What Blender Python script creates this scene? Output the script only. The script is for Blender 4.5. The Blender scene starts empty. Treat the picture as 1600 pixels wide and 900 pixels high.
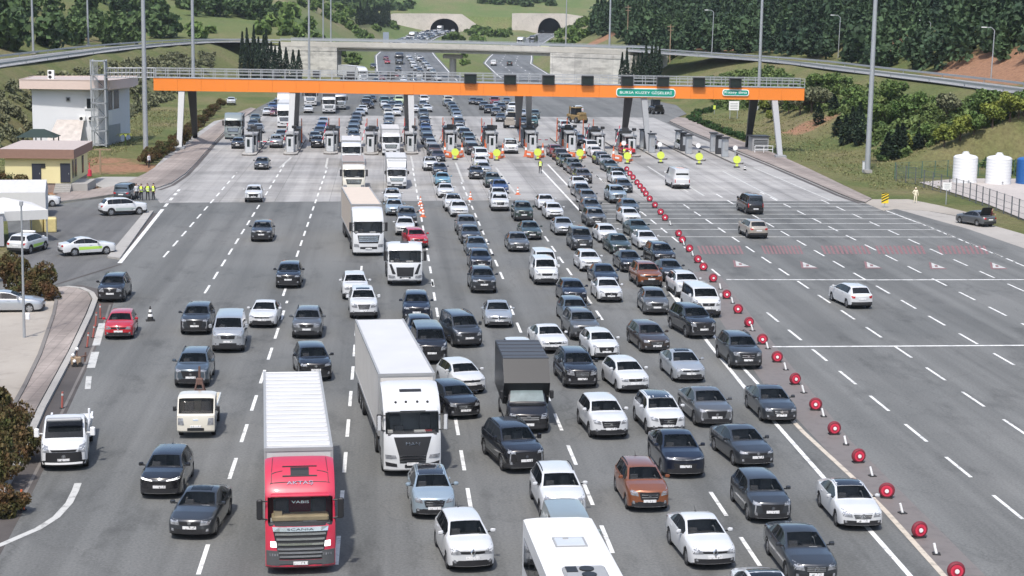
import bpy, bmesh, math, random
import numpy as np
from math import sin, cos, pi, sqrt, radians
from mathutils import Vector, Matrix
from mathutils.bvhtree import BVHTree
random.seed(7)
SC = bpy.context.scene
COL = SC.collection

# ------------------------------------------------------------------ camera, sky, sun, exposure
F_PX, CAM_H, YAW, PITCH, ROLL = 2700.0, 20.4, 0.07547, 0.16221, 0.0155
CAM_ROT = Matrix.Rotation(-YAW, 3, 'Z') @ Matrix.Rotation(pi/2-PITCH, 3, 'X') @ Matrix.Rotation(ROLL, 3, 'Z')
cam_data = bpy.data.cameras.new('camera'); cam = bpy.data.objects.new('camera', cam_data); COL.objects.link(cam)
cam_data.sensor_width = 36.0; cam_data.lens = 36.0*F_PX/1600.0
cam_data.clip_start = 0.5; cam_data.clip_end = 9000.0
cam.matrix_world = Matrix.Translation((0, 0, CAM_H)) @ CAM_ROT.to_4x4()
SC.camera = cam

SUN_DIR = Vector((-0.20, -0.56, 1.0)).normalized()          # towards the sun: high, from the near left
SUN_EL = math.asin(SUN_DIR.z); SUN_AZ = math.atan2(SUN_DIR.x, SUN_DIR.y)
world = bpy.data.worlds.new('World'); SC.world = world; world.use_nodes = True
wn = world.node_tree.nodes; wl = world.node_tree.links
sky = wn.new('ShaderNodeTexSky'); sky.sky_type = 'NISHITA'; sky.sun_disc = False
sky.sun_elevation = SUN_EL; sky.sun_rotation = SUN_AZ; sky.dust_density = 2.5; sky.air_density = 1.0; sky.ozone_density = 1.0
bg = wn['Background']; bg.inputs['Strength'].default_value = 0.15
wl.new(sky.outputs['Color'], bg.inputs['Color'])
sun_data = bpy.data.lights.new('sun', 'SUN'); sun_data.energy = 2.7; sun_data.angle = radians(2.0); sun_data.color = (1.0, 0.96, 0.90)
sun = bpy.data.objects.new('sun', sun_data); COL.objects.link(sun)
sun.rotation_euler = SUN_DIR.to_track_quat('Z', 'Y').to_euler(); sun.location = (-60, -60, 200)
SC.view_settings.view_transform = 'Standard'; SC.view_settings.look = 'None'
SC.view_settings.gamma = 1.0; SC.view_settings.use_curve_mapping = False
SC.view_settings.exposure = 0.52
SC.render.engine = 'CYCLES'

def gp(u, v, z=0.0):
    """where the ray through a photo pixel meets the level z"""
    r = CAM_ROT @ Vector(((u-800)/F_PX, -(v-450)/F_PX, -1.0)); t = (z-CAM_H)/r.z
    return Vector((r.x*t, r.y*t, z))
def zroad(Y): return 0.0096*max(0.0, Y-500.0)
def gpr(u, v, h=0.0):
    z = h
    for _ in range(6):
        p = gp(u, v, z); z = zroad(p.y)+h
    return gp(u, v, z)
def at_depth(u, v, Y):
    r = CAM_ROT @ Vector(((u-800)/F_PX, -(v-450)/F_PX, -1.0)); t = Y/r.y
    return Vector((r.x*t, Y, CAM_H+r.z*t))

# ------------------------------------------------------------------ materials
def nodes_of(m):
    m.use_nodes = True; n = m.node_tree.nodes; return n, m.node_tree.links, n['Principled BSDF']
def mat(name, col, rough=0.6, metal=0.0, spec=0.5, coat=0.0, var=0.0, scale=3.0, emit=None, bump=0.0):
    m = bpy.data.materials.new(name); n, l, b = nodes_of(m)
    b.inputs['Base Color'].default_value = (*col, 1); b.inputs['Roughness'].default_value = rough
    b.inputs['Metallic'].default_value = metal; b.inputs['Specular IOR Level'].default_value = spec
    b.inputs['Coat Weight'].default_value = coat; b.inputs['Coat Roughness'].default_value = 0.04
    if emit: b.inputs['Emission Color'].default_value = (*emit[:3], 1); b.inputs['Emission Strength'].default_value = emit[3]
    if var or bump:
        tc = n.new('ShaderNodeTexCoord'); nz = n.new('ShaderNodeTexNoise'); nz.inputs['Scale'].default_value = scale; nz.inputs['Detail'].default_value = 5
        l.new(tc.outputs['Object'], nz.inputs['Vector'])
        if var:
            mx = n.new('ShaderNodeMix'); mx.data_type = 'RGBA'
            mx.inputs['A'].default_value = (*[c*(1-var) for c in col], 1); mx.inputs['B'].default_value = (*[min(1, c*(1+var)) for c in col], 1)
            l.new(nz.outputs['Fac'], mx.inputs['Factor']); l.new(mx.outputs['Result'], b.inputs['Base Color'])
        if bump:
            bp = n.new('ShaderNodeBump'); bp.inputs['Strength'].default_value = bump; bp.inputs['Distance'].default_value = 0.1
            l.new(nz.outputs['Fac'], bp.inputs['Height']); l.new(bp.outputs['Normal'], b.inputs['Normal'])
    return m

def ramp(n, stops):
    r = n.new('ShaderNodeValToRGB'); e = r.color_ramp.elements
    while len(e) < len(stops): e.new(0.5)
    for i, (p, c) in enumerate(stops):
        e[i].position = p; e[i].color = (*c, 1) if len(c) == 3 else c
    return r
def mixrgb(n, l, fac, a, b, mode='MIX'):
    mx = n.new('ShaderNodeMix'); mx.data_type = 'RGBA'; mx.blend_type = mode
    for s, k in ((fac, 'Factor'), (a, 'A'), (b, 'B')):
        if hasattr(s, 'links') or hasattr(s, 'is_linked'): l.new(s, mx.inputs[k])
        elif k == 'Factor': mx.inputs[k].default_value = s
        else: mx.inputs[k].default_value = (*s, 1)
    return mx.outputs['Result']
def noise(n, l, vec, scale, detail=5, rough=0.55, mapping=None):
    nz = n.new('ShaderNodeTexNoise'); nz.inputs['Scale'].default_value = scale; nz.inputs['Detail'].default_value = detail
    nz.inputs['Roughness'].default_value = rough
    if mapping:
        mp = n.new('ShaderNodeMapping'); mp.inputs['Scale'].default_value = mapping; l.new(vec, mp.inputs['Vector']); vec = mp.outputs['Vector']
    l.new(vec, nz.inputs['Vector']); return nz.outputs['Fac']

def asphalt_mat(name, c0, c1, stain=0.55):
    m = bpy.data.materials.new(name); n, l, b = nodes_of(m)
    g = n.new('ShaderNodeNewGeometry').outputs['Position']
    big = noise(n, l, g, 0.045, 6, 0.6)
    r1 = ramp(n, [(0.32, c0), (0.68, c1)]); l.new(big, r1.inputs['Fac'])
    # tyre-polished streaks that run along the lanes
    st = noise(n, l, g, 1.0, 4, 0.6, (0.55, 0.012, 1)); r2 = ramp(n, [(0.38, (0.74,)*3), (0.60, (1.10,)*3)]); l.new(st, r2.inputs['Fac'])
    c = mixrgb(n, l, 0.75, r1.outputs['Color'], r2.outputs['Color'], 'MULTIPLY')
    sx = n.new('ShaderNodeSeparateXYZ'); l.new(g, sx.inputs['Vector']); xm = n.new('ShaderNodeMath'); xm.operation = 'MULTIPLY_ADD'; xm.inputs[1].default_value = 14.0; l.new(big, xm.inputs[0]); l.new(sx.outputs['X'], xm.inputs[2])
    mr = n.new('ShaderNodeMapRange'); mr.inputs['From Min'].default_value = 22; mr.inputs['From Max'].default_value = 36; mr.inputs['To Min'].default_value = 0.93; mr.inputs['To Max'].default_value = 1.0; l.new(xm.outputs[0], mr.inputs['Value'])   # slightly darker towards the left-hand lanes
    c = mixrgb(n, l, 1.0, c, mr.outputs['Result'], 'MULTIPLY')
    # oil and rubber stains
    s2 = noise(n, l, g, 0.35, 7, 0.7, (1, 0.4, 1)); r3 = ramp(n, [(0.32, (stain,)*3), (0.46, (1,)*3)]); l.new(s2, r3.inputs['Fac'])
    c = mixrgb(n, l, 0.7, c, r3.outputs['Color'], 'MULTIPLY')
    fine = noise(n, l, g, 9.0, 3); r4 = ramp(n, [(0.3, (0.78,)*3), (0.7, (1.20,)*3)]); l.new(fine, r4.inputs['Fac'])
    c = mixrgb(n, l, 0.9, c, r4.outputs['Color'], 'MULTIPLY')
    ck = n.new('ShaderNodeTexVoronoi'); ck.feature = 'DISTANCE_TO_EDGE'; ck.inputs['Scale'].default_value = 0.085; wv = noise(n, l, g, 0.5, 4, 0.6)
    wa = n.new('ShaderNodeMix'); wa.data_type = 'VECTOR'; wa.inputs['Factor'].default_value = 0.03; l.new(g, wa.inputs['A'])
    cv = n.new('ShaderNodeCombineXYZ'); l.new(wv, cv.inputs['X']); l.new(fine, cv.inputs['Y']); sv = n.new('ShaderNodeVectorMath'); sv.operation = 'MULTIPLY_ADD'; l.new(cv.outputs[0], sv.inputs[0]); sv.inputs[1].default_value = (3, 3, 0); l.new(g, sv.inputs[2]); l.new(sv.outputs[0], ck.inputs['Vector'])
    rk = ramp(n, [(0.0, (0.72,)*3), (0.006, (1,)*3)]); l.new(ck.outputs['Distance'], rk.inputs['Fac']); c = mixrgb(n, l, 0.8, c, rk.outputs['Color'], 'MULTIPLY')
    l.new(c, b.inputs['Base Color']); b.inputs['Roughness'].default_value = 0.82; b.inputs['Specular IOR Level'].default_value = 0.35
    bp = n.new('ShaderNodeBump'); bp.inputs['Strength'].default_value = 0.25; bp.inputs['Distance'].default_value = 0.02
    l.new(fine, bp.inputs['Height']); l.new(bp.outputs['Normal'], b.inputs['Normal'])
    return m

def concrete_mat(name, c0, c1, slab=None, joint=0.6, stain=0.6):
    m = bpy.data.materials.new(name); n, l, b = nodes_of(m)
    g = n.new('ShaderNodeNewGeometry').outputs['Position']
    big = noise(n, l, g, 0.08, 7, 0.65); r1 = ramp(n, [(0.3, c0), (0.7, c1)]); l.new(big, r1.inputs['Fac']); c = r1.outputs['Color']
    if slab:
        br = n.new('ShaderNodeTexBrick'); br.offset = 0.0; br.inputs['Scale'].default_value = 1.0
        br.inputs['Brick Width'].default_value = slab[0]; br.inputs['Row Height'].default_value = slab[1]
        br.inputs['Mortar Size'].default_value = slab[2]; br.inputs['Color1'].default_value = (0.86, 0.86, 0.86, 1); br.inputs['Color2'].default_value = (1.08, 1.08, 1.08, 1)
        br.inputs['Mortar'].default_value = (joint, joint, joint, 1); br.inputs['Bias'].default_value = 0.1
        l.new(g, br.inputs['Vector']); c = mixrgb(n, l, 0.85, c, br.outputs['Color'], 'MULTIPLY')
        tr = noise(n, l, g, 1.0, 4, 0.6, (0.02, 0.22, 1)); r5 = ramp(n, [(0.38, (0.82,)*3), (0.62, (1.12,)*3)]); l.new(tr, r5.inputs['Fac'])
        c = mixrgb(n, l, 0.7, c, r5.outputs['Color'], 'MULTIPLY')
        ln = noise(n, l, g, 1.0, 4, 0.6, (0.45, 0.012, 1)); r6 = ramp(n, [(0.36, (0.62,)*3), (0.56, (1.05,)*3)]); l.new(ln, r6.inputs['Fac'])
        c = mixrgb(n, l, 0.75, c, r6.outputs['Color'], 'MULTIPLY')
    s2 = noise(n, l, g, 0.6, 8, 0.7); r3 = ramp(n, [(0.28, (stain,)*3), (0.46, (1,)*3)]); l.new(s2, r3.inputs['Fac'])
    c = mixrgb(n, l, 0.7, c, r3.outputs['Color'], 'MULTIPLY')
    l.new(c, b.inputs['Base Color']); b.inputs['Roughness'].default_value = 0.9
    return m

def paint_line_mat(name, col, wear=0.45):
    m = bpy.data.materials.new(name); n, l, b = nodes_of(m)
    g = n.new('ShaderNodeNewGeometry').outputs['Position']
    s = noise(n, l, g, 1.7, 7, 0.75); r = ramp(n, [(0.36, (wear,)*3), (0.50, (1,)*3)]); l.new(s, r.inputs['Fac'])
    c = mixrgb(n, l, 1.0, col, r.outputs['Color'], 'MULTIPLY'); l.new(c, b.inputs['Base Color']); b.inputs['Roughness'].default_value = 0.7
    return m

def leaf_mat(name, a, bcol, scale=0.6, rough=0.75):
    m = bpy.data.materials.new(name); n, l, b = nodes_of(m)
    g = n.new('ShaderNodeNewGeometry').outputs['Position']
    f = noise(n, l, g, scale, 4, 0.6); r = ramp(n, [(0.30, a), (0.70, bcol)]); l.new(f, r.inputs['Fac'])
    rnd = n.new('ShaderNodeNewGeometry').outputs['Random Per Island']
    r2 = ramp(n, [(0.0, (0.65,)*3), (1.0, (1.35,)*3)]); l.new(rnd, r2.inputs['Fac'])
    c = mixrgb(n, l, 1.0, r.outputs['Color'], r2.outputs['Color'], 'MULTIPLY')
    l.new(c, b.inputs['Base Color']); b.inputs['Roughness'].default_value = rough; b.inputs['Specular IOR Level'].default_value = 0.25
    return m

M = {}
M['asphalt'] = asphalt_mat('asphalt', (0.124, 0.128, 0.125), (0.168, 0.169, 0.163))
M['asphalt_far'] = asphalt_mat('asphalt_far', (0.12, 0.128, 0.135), (0.16, 0.165, 0.168))
M['asphalt_ramp'] = asphalt_mat('asphalt_ramp', (0.20, 0.205, 0.21), (0.26, 0.265, 0.265), 0.8)
M['apron'] = concrete_mat('apron_concrete', (0.27, 0.265, 0.26), (0.37, 0.36, 0.345), (5.6, 4.6, 0.035))
M['kerb'] = concrete_mat('kerb_concrete', (0.27, 0.26, 0.245), (0.41, 0.395, 0.37), None, stain=0.5)
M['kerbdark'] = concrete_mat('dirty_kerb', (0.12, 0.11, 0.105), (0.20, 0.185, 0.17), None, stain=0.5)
M['paving'] = concrete_mat('paving', (0.25, 0.21, 0.19), (0.34, 0.295, 0.265), (0.6, 0.4, 0.03), 0.7)
M['sand'] = concrete_mat('sandy_ground', (0.28, 0.25, 0.215), (0.39, 0.355, 0.31), None, stain=0.62)
M['gutter'] = concrete_mat('gutter', (0.050, 0.044, 0.042), (0.10, 0.088, 0.082), None)
M['wallconc'] = concrete_mat('wall_concrete', (0.46, 0.445, 0.41), (0.60, 0.58, 0.53), (9.0, 9.0, 0.06), 0.7, 0.65)
M['portal'] = concrete_mat('portal_concrete', (0.42, 0.38, 0.34), (0.58, 0.53, 0.48), None, stain=0.6)
M['bridge'] = concrete_mat('bridge_concrete', (0.38, 0.36, 0.32), (0.52, 0.50, 0.45), None, stain=0.6)
M['white_line'] = paint_line_mat('white_road_paint', (0.70, 0.70, 0.68))
M['faded_line'] = paint_line_mat('faded_road_paint', (0.48, 0.48, 0.46), 0.5)
M['beige_line'] = paint_line_mat('beige_road_paint', (0.52, 0.46, 0.38), 0.6)
M['red_line'] = paint_line_mat('red_road_paint', (0.22, 0.118, 0.12), 0.7)
M['red_wash'] = paint_line_mat('red_dust', (0.165, 0.148, 0.140), 0.8)
M['black'] = mat('black_plastic', (0.018, 0.018, 0.02), 0.5)
M['trim'] = mat('dark_trim', (0.022, 0.022, 0.024), 0.55)
M['rubber'] = mat('rubber', (0.02, 0.02, 0.021), 0.85, var=0.3)
M['rim'] = mat('alloy', (0.45, 0.46, 0.48), 0.32, 0.85)
M['rimdark'] = mat('wheel_gap', (0.03, 0.03, 0.032), 0.6)
M['chrome'] = mat('chrome', (0.75, 0.76, 0.78), 0.16, 1.0)
M['glass'] = mat('car_glass', (0.010, 0.012, 0.014), 0.06, 0.0, 0.42, var=0.7, scale=2.6)
M['glass_see'] = mat('clear_glass', (0.012, 0.016, 0.018), 0.05, 0.0, 0.45); M['glass_see'].node_tree.nodes['Principled BSDF'].inputs['Alpha'].default_value = 0.30
M['seat'] = mat('seat_cloth', (0.16, 0.16, 0.165), 0.9, var=0.5, scale=4.0); M['dash'] = mat('dashboard', (0.07, 0.07, 0.073), 0.7, var=0.4, scale=5.0); M['paper'] = mat('pale_paper', (0.6, 0.6, 0.58), 0.8)
M['headlight'] = mat('headlight_lens', (0.30, 0.31, 0.33), 0.08, 0.3, 0.8, var=0.97, scale=8.0)
M['headlight_on'] = mat('headlight_lit', (0.9, 0.9, 0.9), 0.1, 0.0, emit=(1, 0.98, 0.95, 1.1))
M['tail'] = mat('tail_lamp', (0.34, 0.012, 0.012), 0.15, coat=0.6)
M['legpaint'] = mat('pale_grey_paint', (0.29, 0.30, 0.31), 0.5, var=0.08)
M['steel'] = mat('galvanised_steel', (0.42, 0.43, 0.44), 0.5, 0.55, var=0.15)
M['polesteel'] = mat('pole_steel', (0.36, 0.38, 0.40), 0.55, 0.3, var=0.12, scale=1.0)
M['whitepaint'] = mat('white_paint', (0.74, 0.75, 0.76), 0.45, var=0.06)
M['greypaint'] = mat('grey_paint', (0.30, 0.305, 0.31), 0.5, var=0.12)
M['darkpaint'] = mat('dark_paint', (0.035, 0.036, 0.04), 0.5)
M['orange'] = mat('orange_cladding', (0.80, 0.225, 0.03), 0.42, var=0.07, scale=0.25)
M['orange_plastic'] = mat('orange_plastic', (0.60, 0.14, 0.05), 0.6, var=0.2)
M['red_plastic'] = mat('red_plastic', (0.60, 0.035, 0.075), 0.5, var=0.2)
M['white_plastic'] = mat('white_plastic', (0.78, 0.78, 0.77), 0.45, var=0.05)
M['lime'] = mat('lime_reflector', (0.62, 0.72, 0.10), 0.5, var=0.08)
M['sign_green'] = mat('sign_green', (0.0, 0.27, 0.19), 0.45)
M['letter'] = mat('letter_white', (0.85, 0.86, 0.84), 0.5)
M['screen'] = mat('dark_panel', (0.012, 0.02, 0.02), 0.25)
M['yellow'] = mat('yellow_paint', (0.75, 0.55, 0.03), 0.5)
M['creamwall'] = mat('cream_wall', (0.70, 0.625, 0.345), 0.85, var=0.05, scale=1)
M['whitewall'] = mat('white_wall', (0.70, 0.71, 0.73), 0.85, var=0.05, scale=0.6)
M['pinkfascia'] = mat('pink_fascia', (0.66, 0.53, 0.47), 0.8, var=0.06)
M['brownfascia'] = mat('brown_fascia', (0.25, 0.15, 0.115), 0.8, var=0.12)
M['rooflight'] = mat('flat_roof', (0.42, 0.36, 0.335), 0.9, var=0.15)
M['stone'] = mat('plinth_stone', (0.28, 0.22, 0.19), 0.9, var=0.3, scale=5)
M['window'] = mat('building_window', (0.02, 0.024, 0.03), 0.15, spec=0.25)
M['door'] = mat('dark_door', (0.03, 0.034, 0.05), 0.4)
M['tarp'] = mat('white_canvas', (0.58, 0.575, 0.56), 0.8, var=0.05)
M['marble'] = mat('mottled_sheet', (0.46, 0.42, 0.39), 0.8, var=0.4, scale=1.4)
M['tankwhite'] = mat('tank_white', (0.72, 0.73, 0.74), 0.45, var=0.04)
M['tankblue'] = mat('tank_blue', (0.02, 0.11, 0.33), 0.45)
M['fencegreen'] = mat('fence_green', (0.05, 0.12, 0.10), 0.6)
M['fencegrey'] = mat('fence_grey', (0.10, 0.11, 0.12), 0.6)
M['trunk'] = mat('bark', (0.09, 0.065, 0.045), 0.95, var=0.3)
M['cypress'] = leaf_mat('cypress_leaf', (0.014, 0.026, 0.016), (0.030, 0.052, 0.028))
M['leaf'] = leaf_mat('tree_leaf', (0.05, 0.10, 0.026), (0.135, 0.19, 0.052))
M['leafyellow'] = leaf_mat('yellow_leaf', (0.11, 0.15, 0.03), (0.22, 0.24, 0.045))
M['leafgrey'] = leaf_mat('olive_leaf', (0.09, 0.105, 0.055), (0.19, 0.19, 0.11))
M['leafred'] = leaf_mat('red_tip_leaf', (0.05, 0.075, 0.022), (0.12, 0.055, 0.028), 1.1)
M['hedge'] = leaf_mat('hedge_leaf', (0.02, 0.05, 0.015), (0.045, 0.095, 0.025))
M['forest'] = leaf_mat('forest_leaf', (0.018, 0.038, 0.024), (0.066, 0.112, 0.048), 0.045)
M['forest_left'] = leaf_mat('broadleaf_wood', (0.022, 0.048, 0.024), (0.10, 0.155, 0.05), 0.03)
M['skin'] = mat('skin', (0.45, 0.27, 0.19), 0.6)
M['hair'] = mat('hair', (0.015, 0.012, 0.01), 0.7)
M['cloth_dark'] = mat('dark_cloth', (0.015, 0.016, 0.022), 0.85)
M['cloth_white'] = mat('white_cloth', (0.62, 0.62, 0.64), 0.85)
M['cloth_cream'] = mat('cream_cloth', (0.72, 0.66, 0.50), 0.85)
M['cloth_red'] = mat('maroon_cloth', (0.10, 0.015, 0.02), 0.85)
M['hivis'] = mat('hi_vis_vest', (0.62, 0.78, 0.08), 0.7)
M['rust'] = mat('rusty_steel', (0.13, 0.075, 0.06), 0.8, var=0.3)
M['dgrey'] = mat('dark_grey_plastic', (0.085, 0.088, 0.092), 0.5)
M['tray'] = mat('beige_tray', (0.42, 0.34, 0.20), 0.8, var=.4, scale=3)
M['wood'] = mat('weathered_wood', (0.28, 0.20, 0.13), 0.85, var=0.2)
M['foam'] = mat('yellow_block', (0.62, 0.52, 0.24), 0.8, var=0.2)

M['kioskpaint'] = mat('kiosk_grey', (0.48, 0.49, 0.50), 0.5, var=0.12)
def plate_mat():
    m = bpy.data.materials.new('number_plate_face'); n, l, b = nodes_of(m)
    tc = n.new('ShaderNodeTexCoord').outputs['Object']
    f = noise(n, l, tc, 1.0, 1, 0.5, (26, 1, 9)); r = ramp(n, [(0.36, (0.22,)*3), (0.42, (0.72,)*3)]); l.new(f, r.inputs['Fac'])
    l.new(r.outputs['Color'], b.inputs['Base Color']); b.inputs['Roughness'].default_value = 0.4
    return m
M['plate'] = plate_mat()

def paint(name, col, metal=0.0, rough=0.3):
    """car paint under a clear coat, with a film of road dust"""
    m = mat('paint_'+name, col, rough, metal, 0.5, 1.0, var=0.10, scale=1.3); return m
PAINT = {
 'white': paint('white', (0.57, 0.58, 0.59)), 'cream white': paint('cream_white', (0.62, 0.59, 0.51)),
 'black': paint('black', (0.010, 0.010, 0.012), 0, 0.25), 'dark grey': paint('dark_grey', (0.040, 0.045, 0.052), 0.35),
 'grey': paint('grey', (0.12, 0.125, 0.13), 0.4), 'silver': paint('silver', (0.44, 0.46, 0.48), 0.5),
 'blue grey': paint('blue_grey', (0.085, 0.11, 0.135), 0.4), 'navy': paint('navy', (0.009, 0.013, 0.026), 0.2),
 'brown': paint('brown', (0.25, 0.085, 0.034), 0.35), 'dark brown': paint('dark_brown', (0.055, 0.042, 0.036), 0.3),
 'red': paint('red', (0.42, 0.012, 0.022)), 'truck red': paint('truck_red', (0.50, 0.028, 0.062), 0, 0.42), 'maroon': paint('maroon', (0.16, 0.012, 0.02)),
 'light blue': paint('light_blue', (0.16, 0.33, 0.43), 0.3), 'blue': paint('blue', (0.02, 0.05, 0.16), 0.2),
 'beige': paint('beige', (0.40, 0.36, 0.31), 0.3), 'green grey': paint('green_grey', (0.25, 0.29, 0.29), 0.2),
 'dark green': paint('dark_green', (0.03, 0.05, 0.045), 0.2), 'pale green': paint('pale_green', (0.50, 0.60, 0.34)),
 'pale blue silver': paint('pale_blue_silver', (0.34, 0.42, 0.48), 0.4), 'teal': paint('teal', (0.03, 0.11, 0.11), 0.2),
 'orange': paint('orange', (0.65, 0.18, 0.03)), 'yellow': paint('machine_yellow', (0.55, 0.36, 0.05)),
}

# ------------------------------------------------------------------ mesh helpers
class MB:
    def __init__(s): s.v = []; s.f = []; s.m = []
    def add(s, vs, fs, mi=0):
        o = len(s.v); s.v += [tuple(v) for v in vs]; s.f += [tuple(o+i for i in f) for f in fs]; s.m += [mi]*len(fs); return s
    def join(s, b, mp=None, T=None):
        o = len(s.v); s.v += [tuple(T @ Vector(v)) for v in b.v] if T is not None else b.v
        s.f += [tuple(o+i for i in f) for f in b.f]; s.m += [mp[i] if mp else i for i in b.m]; return s
    def box(s, c, d, mi=0, rz=0.0, ch=0.0):
        x, y, z = d[0]/2, d[1]/2, d[2]/2; C, S = cos(rz), sin(rz)
        if ch <= 0:
            P = [(a*x, b*y, e*z) for e in (-1, 1) for b in (-1, 1) for a in (-1, 1)]
            Fs = [(0, 2, 3, 1), (4, 5, 7, 6), (0, 1, 5, 4), (2, 6, 7, 3), (0, 4, 6, 2), (1, 3, 7, 5)]
        else:
            k = min(ch, x*.9, y*.9, z*.9)
            def ring(ix, iy, zz): return [(-ix+k, -iy, zz), (ix-k, -iy, zz), (ix, -iy+k, zz), (ix, iy-k, zz), (ix-k, iy, zz), (-ix+k, iy, zz), (-ix, iy-k, zz), (-ix, -iy+k, zz)]
            P = ring(x-k, y-k, -z)+ring(x, y, -z+k)+ring(x, y, z-k)+ring(x-k, y-k, z); Fs = [tuple(range(7, -1, -1)), tuple(range(24, 32))]
            for r in range(3):
                for i in range(8): j = (i+1) % 8; Fs.append((r*8+i, r*8+j, r*8+8+j, r*8+8+i))
        return s.add([(c[0]+p[0]*C-p[1]*S, c[1]+p[0]*S+p[1]*C, c[2]+p[2]) for p in P], Fs, mi)
    def cyl(s, p0, p1, r0, r1=None, n=10, mi=0, caps=True):
        r1 = r0 if r1 is None else r1; a = Vector(p0); b = Vector(p1); d = (b-a).normalized()
        u = d.orthogonal().normalized(); w = d.cross(u); V = []
        for i in range(n):
            t = 2*pi*i/n; e = u*cos(t)+w*sin(t); V.append(a+e*r0); V.append(b+e*r1)
        Fs = [(2*i, 2*((i+1) % n), 2*((i+1) % n)+1, 2*i+1) for i in range(n)]
        if caps: Fs += [tuple(2*i for i in range(n-1, -1, -1)), tuple(2*i+1 for i in range(n))]
        return s.add(V, Fs, mi)
    def prism(s, poly, z0, z1, mi=0, mside=None, bottom=False):
        n = len(poly)
        ar = sum(poly[i][0]*poly[(i+1) % n][1]-poly[(i+1) % n][0]*poly[i][1] for i in range(n))
        if ar < 0: poly = poly[::-1]
        s.add([(p[0], p[1], z1) for p in poly], [tuple(range(n))], mi)
        if z0 is not None and z0 < z1:
            V = [(p[0], p[1], z0) for p in poly]+[(p[0], p[1], z1) for p in poly]
            s.add(V, [(i, (i+1) % n, n+(i+1) % n, n+i) for i in range(n)], mi if mside is None else mside)
            if bottom: s.add(V[:n], [tuple(range(n-1, -1, -1))], mi)
        return s
    def strip(s, pts, w, z, mi=0, h=0.0):
        """flat ribbon (or kerb if h) along a polyline in plan"""
        P = [Vector((p[0], p[1])) for p in pts]; n = len(P); A = []; B = []
        for i in range(n):
            d = (P[min(i+1, n-1)]-P[max(i-1, 0)]).normalized(); nn = Vector((-d.y, d.x))*(w/2); A.append(P[i]+nn); B.append(P[i]-nn)
        zz = (lambda i: z[i]) if hasattr(z, '__len__') else (lambda i: z)
        if h <= 0:
            V = [(*a, zz(i)) for i, a in enumerate(A)]+[(*b, zz(i)) for i, b in enumerate(B)]
            return s.add(V, [(i, n+i, n+i+1, i+1) for i in range(n-1)], mi)
        V = [(*a, zz(i)+h) for i, a in enumerate(A)]+[(*b, zz(i)+h) for i, b in enumerate(B)]+[(*a, zz(i)) for i, a in enumerate(A)]+[(*b, zz(i)) for i, b in enumerate(B)]
        Fs = []
        for i in range(n-1):
            Fs += [(i, n+i, n+i+1, i+1), (i, i+1, 2*n+i+1, 2*n+i), (n+i, 3*n+i, 3*n+i+1, n+i+1)]
        Fs += [(0, 2*n, 3*n, n), (n-1, 2*n-1, 4*n-1, 3*n-1)]
        return s.add(V, Fs, mi)
    def ball(s, c, r, mi=0, nu=10, nv=6):
        r = r if hasattr(r, '__len__') else (r, r, r); V = [(c[0], c[1], c[2]-r[2])]
        for j in range(1, nv):
            a = -pi/2+pi*j/nv
            for i in range(nu): t = 2*pi*i/nu; V.append((c[0]+r[0]*cos(a)*cos(t), c[1]+r[1]*cos(a)*sin(t), c[2]+r[2]*sin(a)))
        V.append((c[0], c[1], c[2]+r[2])); Fs = []; N = len(V)-1
        for i in range(nu):
            k = (i+1) % nu; Fs.append((0, 1+k, 1+i)); Fs.append((N, N-nu+i, N-nu+k))
            for j in range(nv-2): a = 1+j*nu; Fs.append((a+i, a+k, a+nu+k, a+nu+i))
        return s.add(V, Fs, mi)
    def mesh(s, name, mats, smooth=None):
        me = bpy.data.meshes.new(name); me.from_pydata(s.v, [], s.f)
        for m in mats: me.materials.append(m)
        me.polygons.foreach_set('material_index', s.m)
        if smooth is not None: smooth_mesh(me, smooth)
        me.update(); return me
    def build(s, name, mats, parent=None, smooth=None, loc=None, rz=0.0):
        if not isinstance(mats, (list, tuple)): mats = [mats]
        return link(name, s.mesh(name, mats, smooth), parent, loc, rz)

def smooth_mesh(me, ang):
    bm = bmesh.new(); bm.from_mesh(me); bmesh.ops.remove_doubles(bm, verts=bm.verts, dist=0.0005)
    bmesh.ops.recalc_face_normals(bm, faces=bm.faces); a = radians(ang)
    for f in bm.faces: f.smooth = True
    for e in bm.edges:
        if len(e.link_faces) == 2:
            if e.calc_face_angle(0) > a or e.link_faces[0].material_index != e.link_faces[1].material_index: e.smooth = False
    bm.to_mesh(me); bm.free()

def link(name, data, parent=None, loc=None, rz=0.0):
    o = bpy.data.objects.new(name, data); COL.objects.link(o)
    if parent is not None: o.parent = parent
    if loc is not None: o.location = loc
    if rz: o.rotation_euler.z = rz
    return o
def tag(o, label, cat, group=None):
    o['label'] = label; o['category'] = cat
    if group: o['group'] = group
    return o
def struct(o): o['kind'] = 'structure'; return o
def stuff(o, label=None, cat=None):
    o['kind'] = 'stuff'
    if label: o['label'] = label; o['category'] = cat
    return o
def thing(name, label, cat, loc=(0, 0, 0), rz=0.0, group=None):
    o = link(name, None, None, loc, rz); o.empty_display_size = 0.3; return tag(o, label, cat, group)
def copy_tree(o, parent=None):
    c = o.copy(); COL.objects.link(c)
    if parent is not None: c.parent = parent
    for ch in o.children: copy_tree(ch, c)
    return c
def text_mesh(txt, size, extr=0.01, align='CENTER'):
    cu = bpy.data.curves.new('lettering', 'FONT'); cu.body = txt; cu.size = size; cu.extrude = extr; cu.align_x = align; cu.align_y = 'CENTER'
    o = bpy.data.objects.new('lettering', cu); COL.objects.link(o); bpy.context.view_layer.update()
    me = bpy.data.meshes.new_from_object(o.evaluated_get(bpy.context.evaluated_depsgraph_get()))
    bpy.data.objects.remove(o); return me
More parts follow.
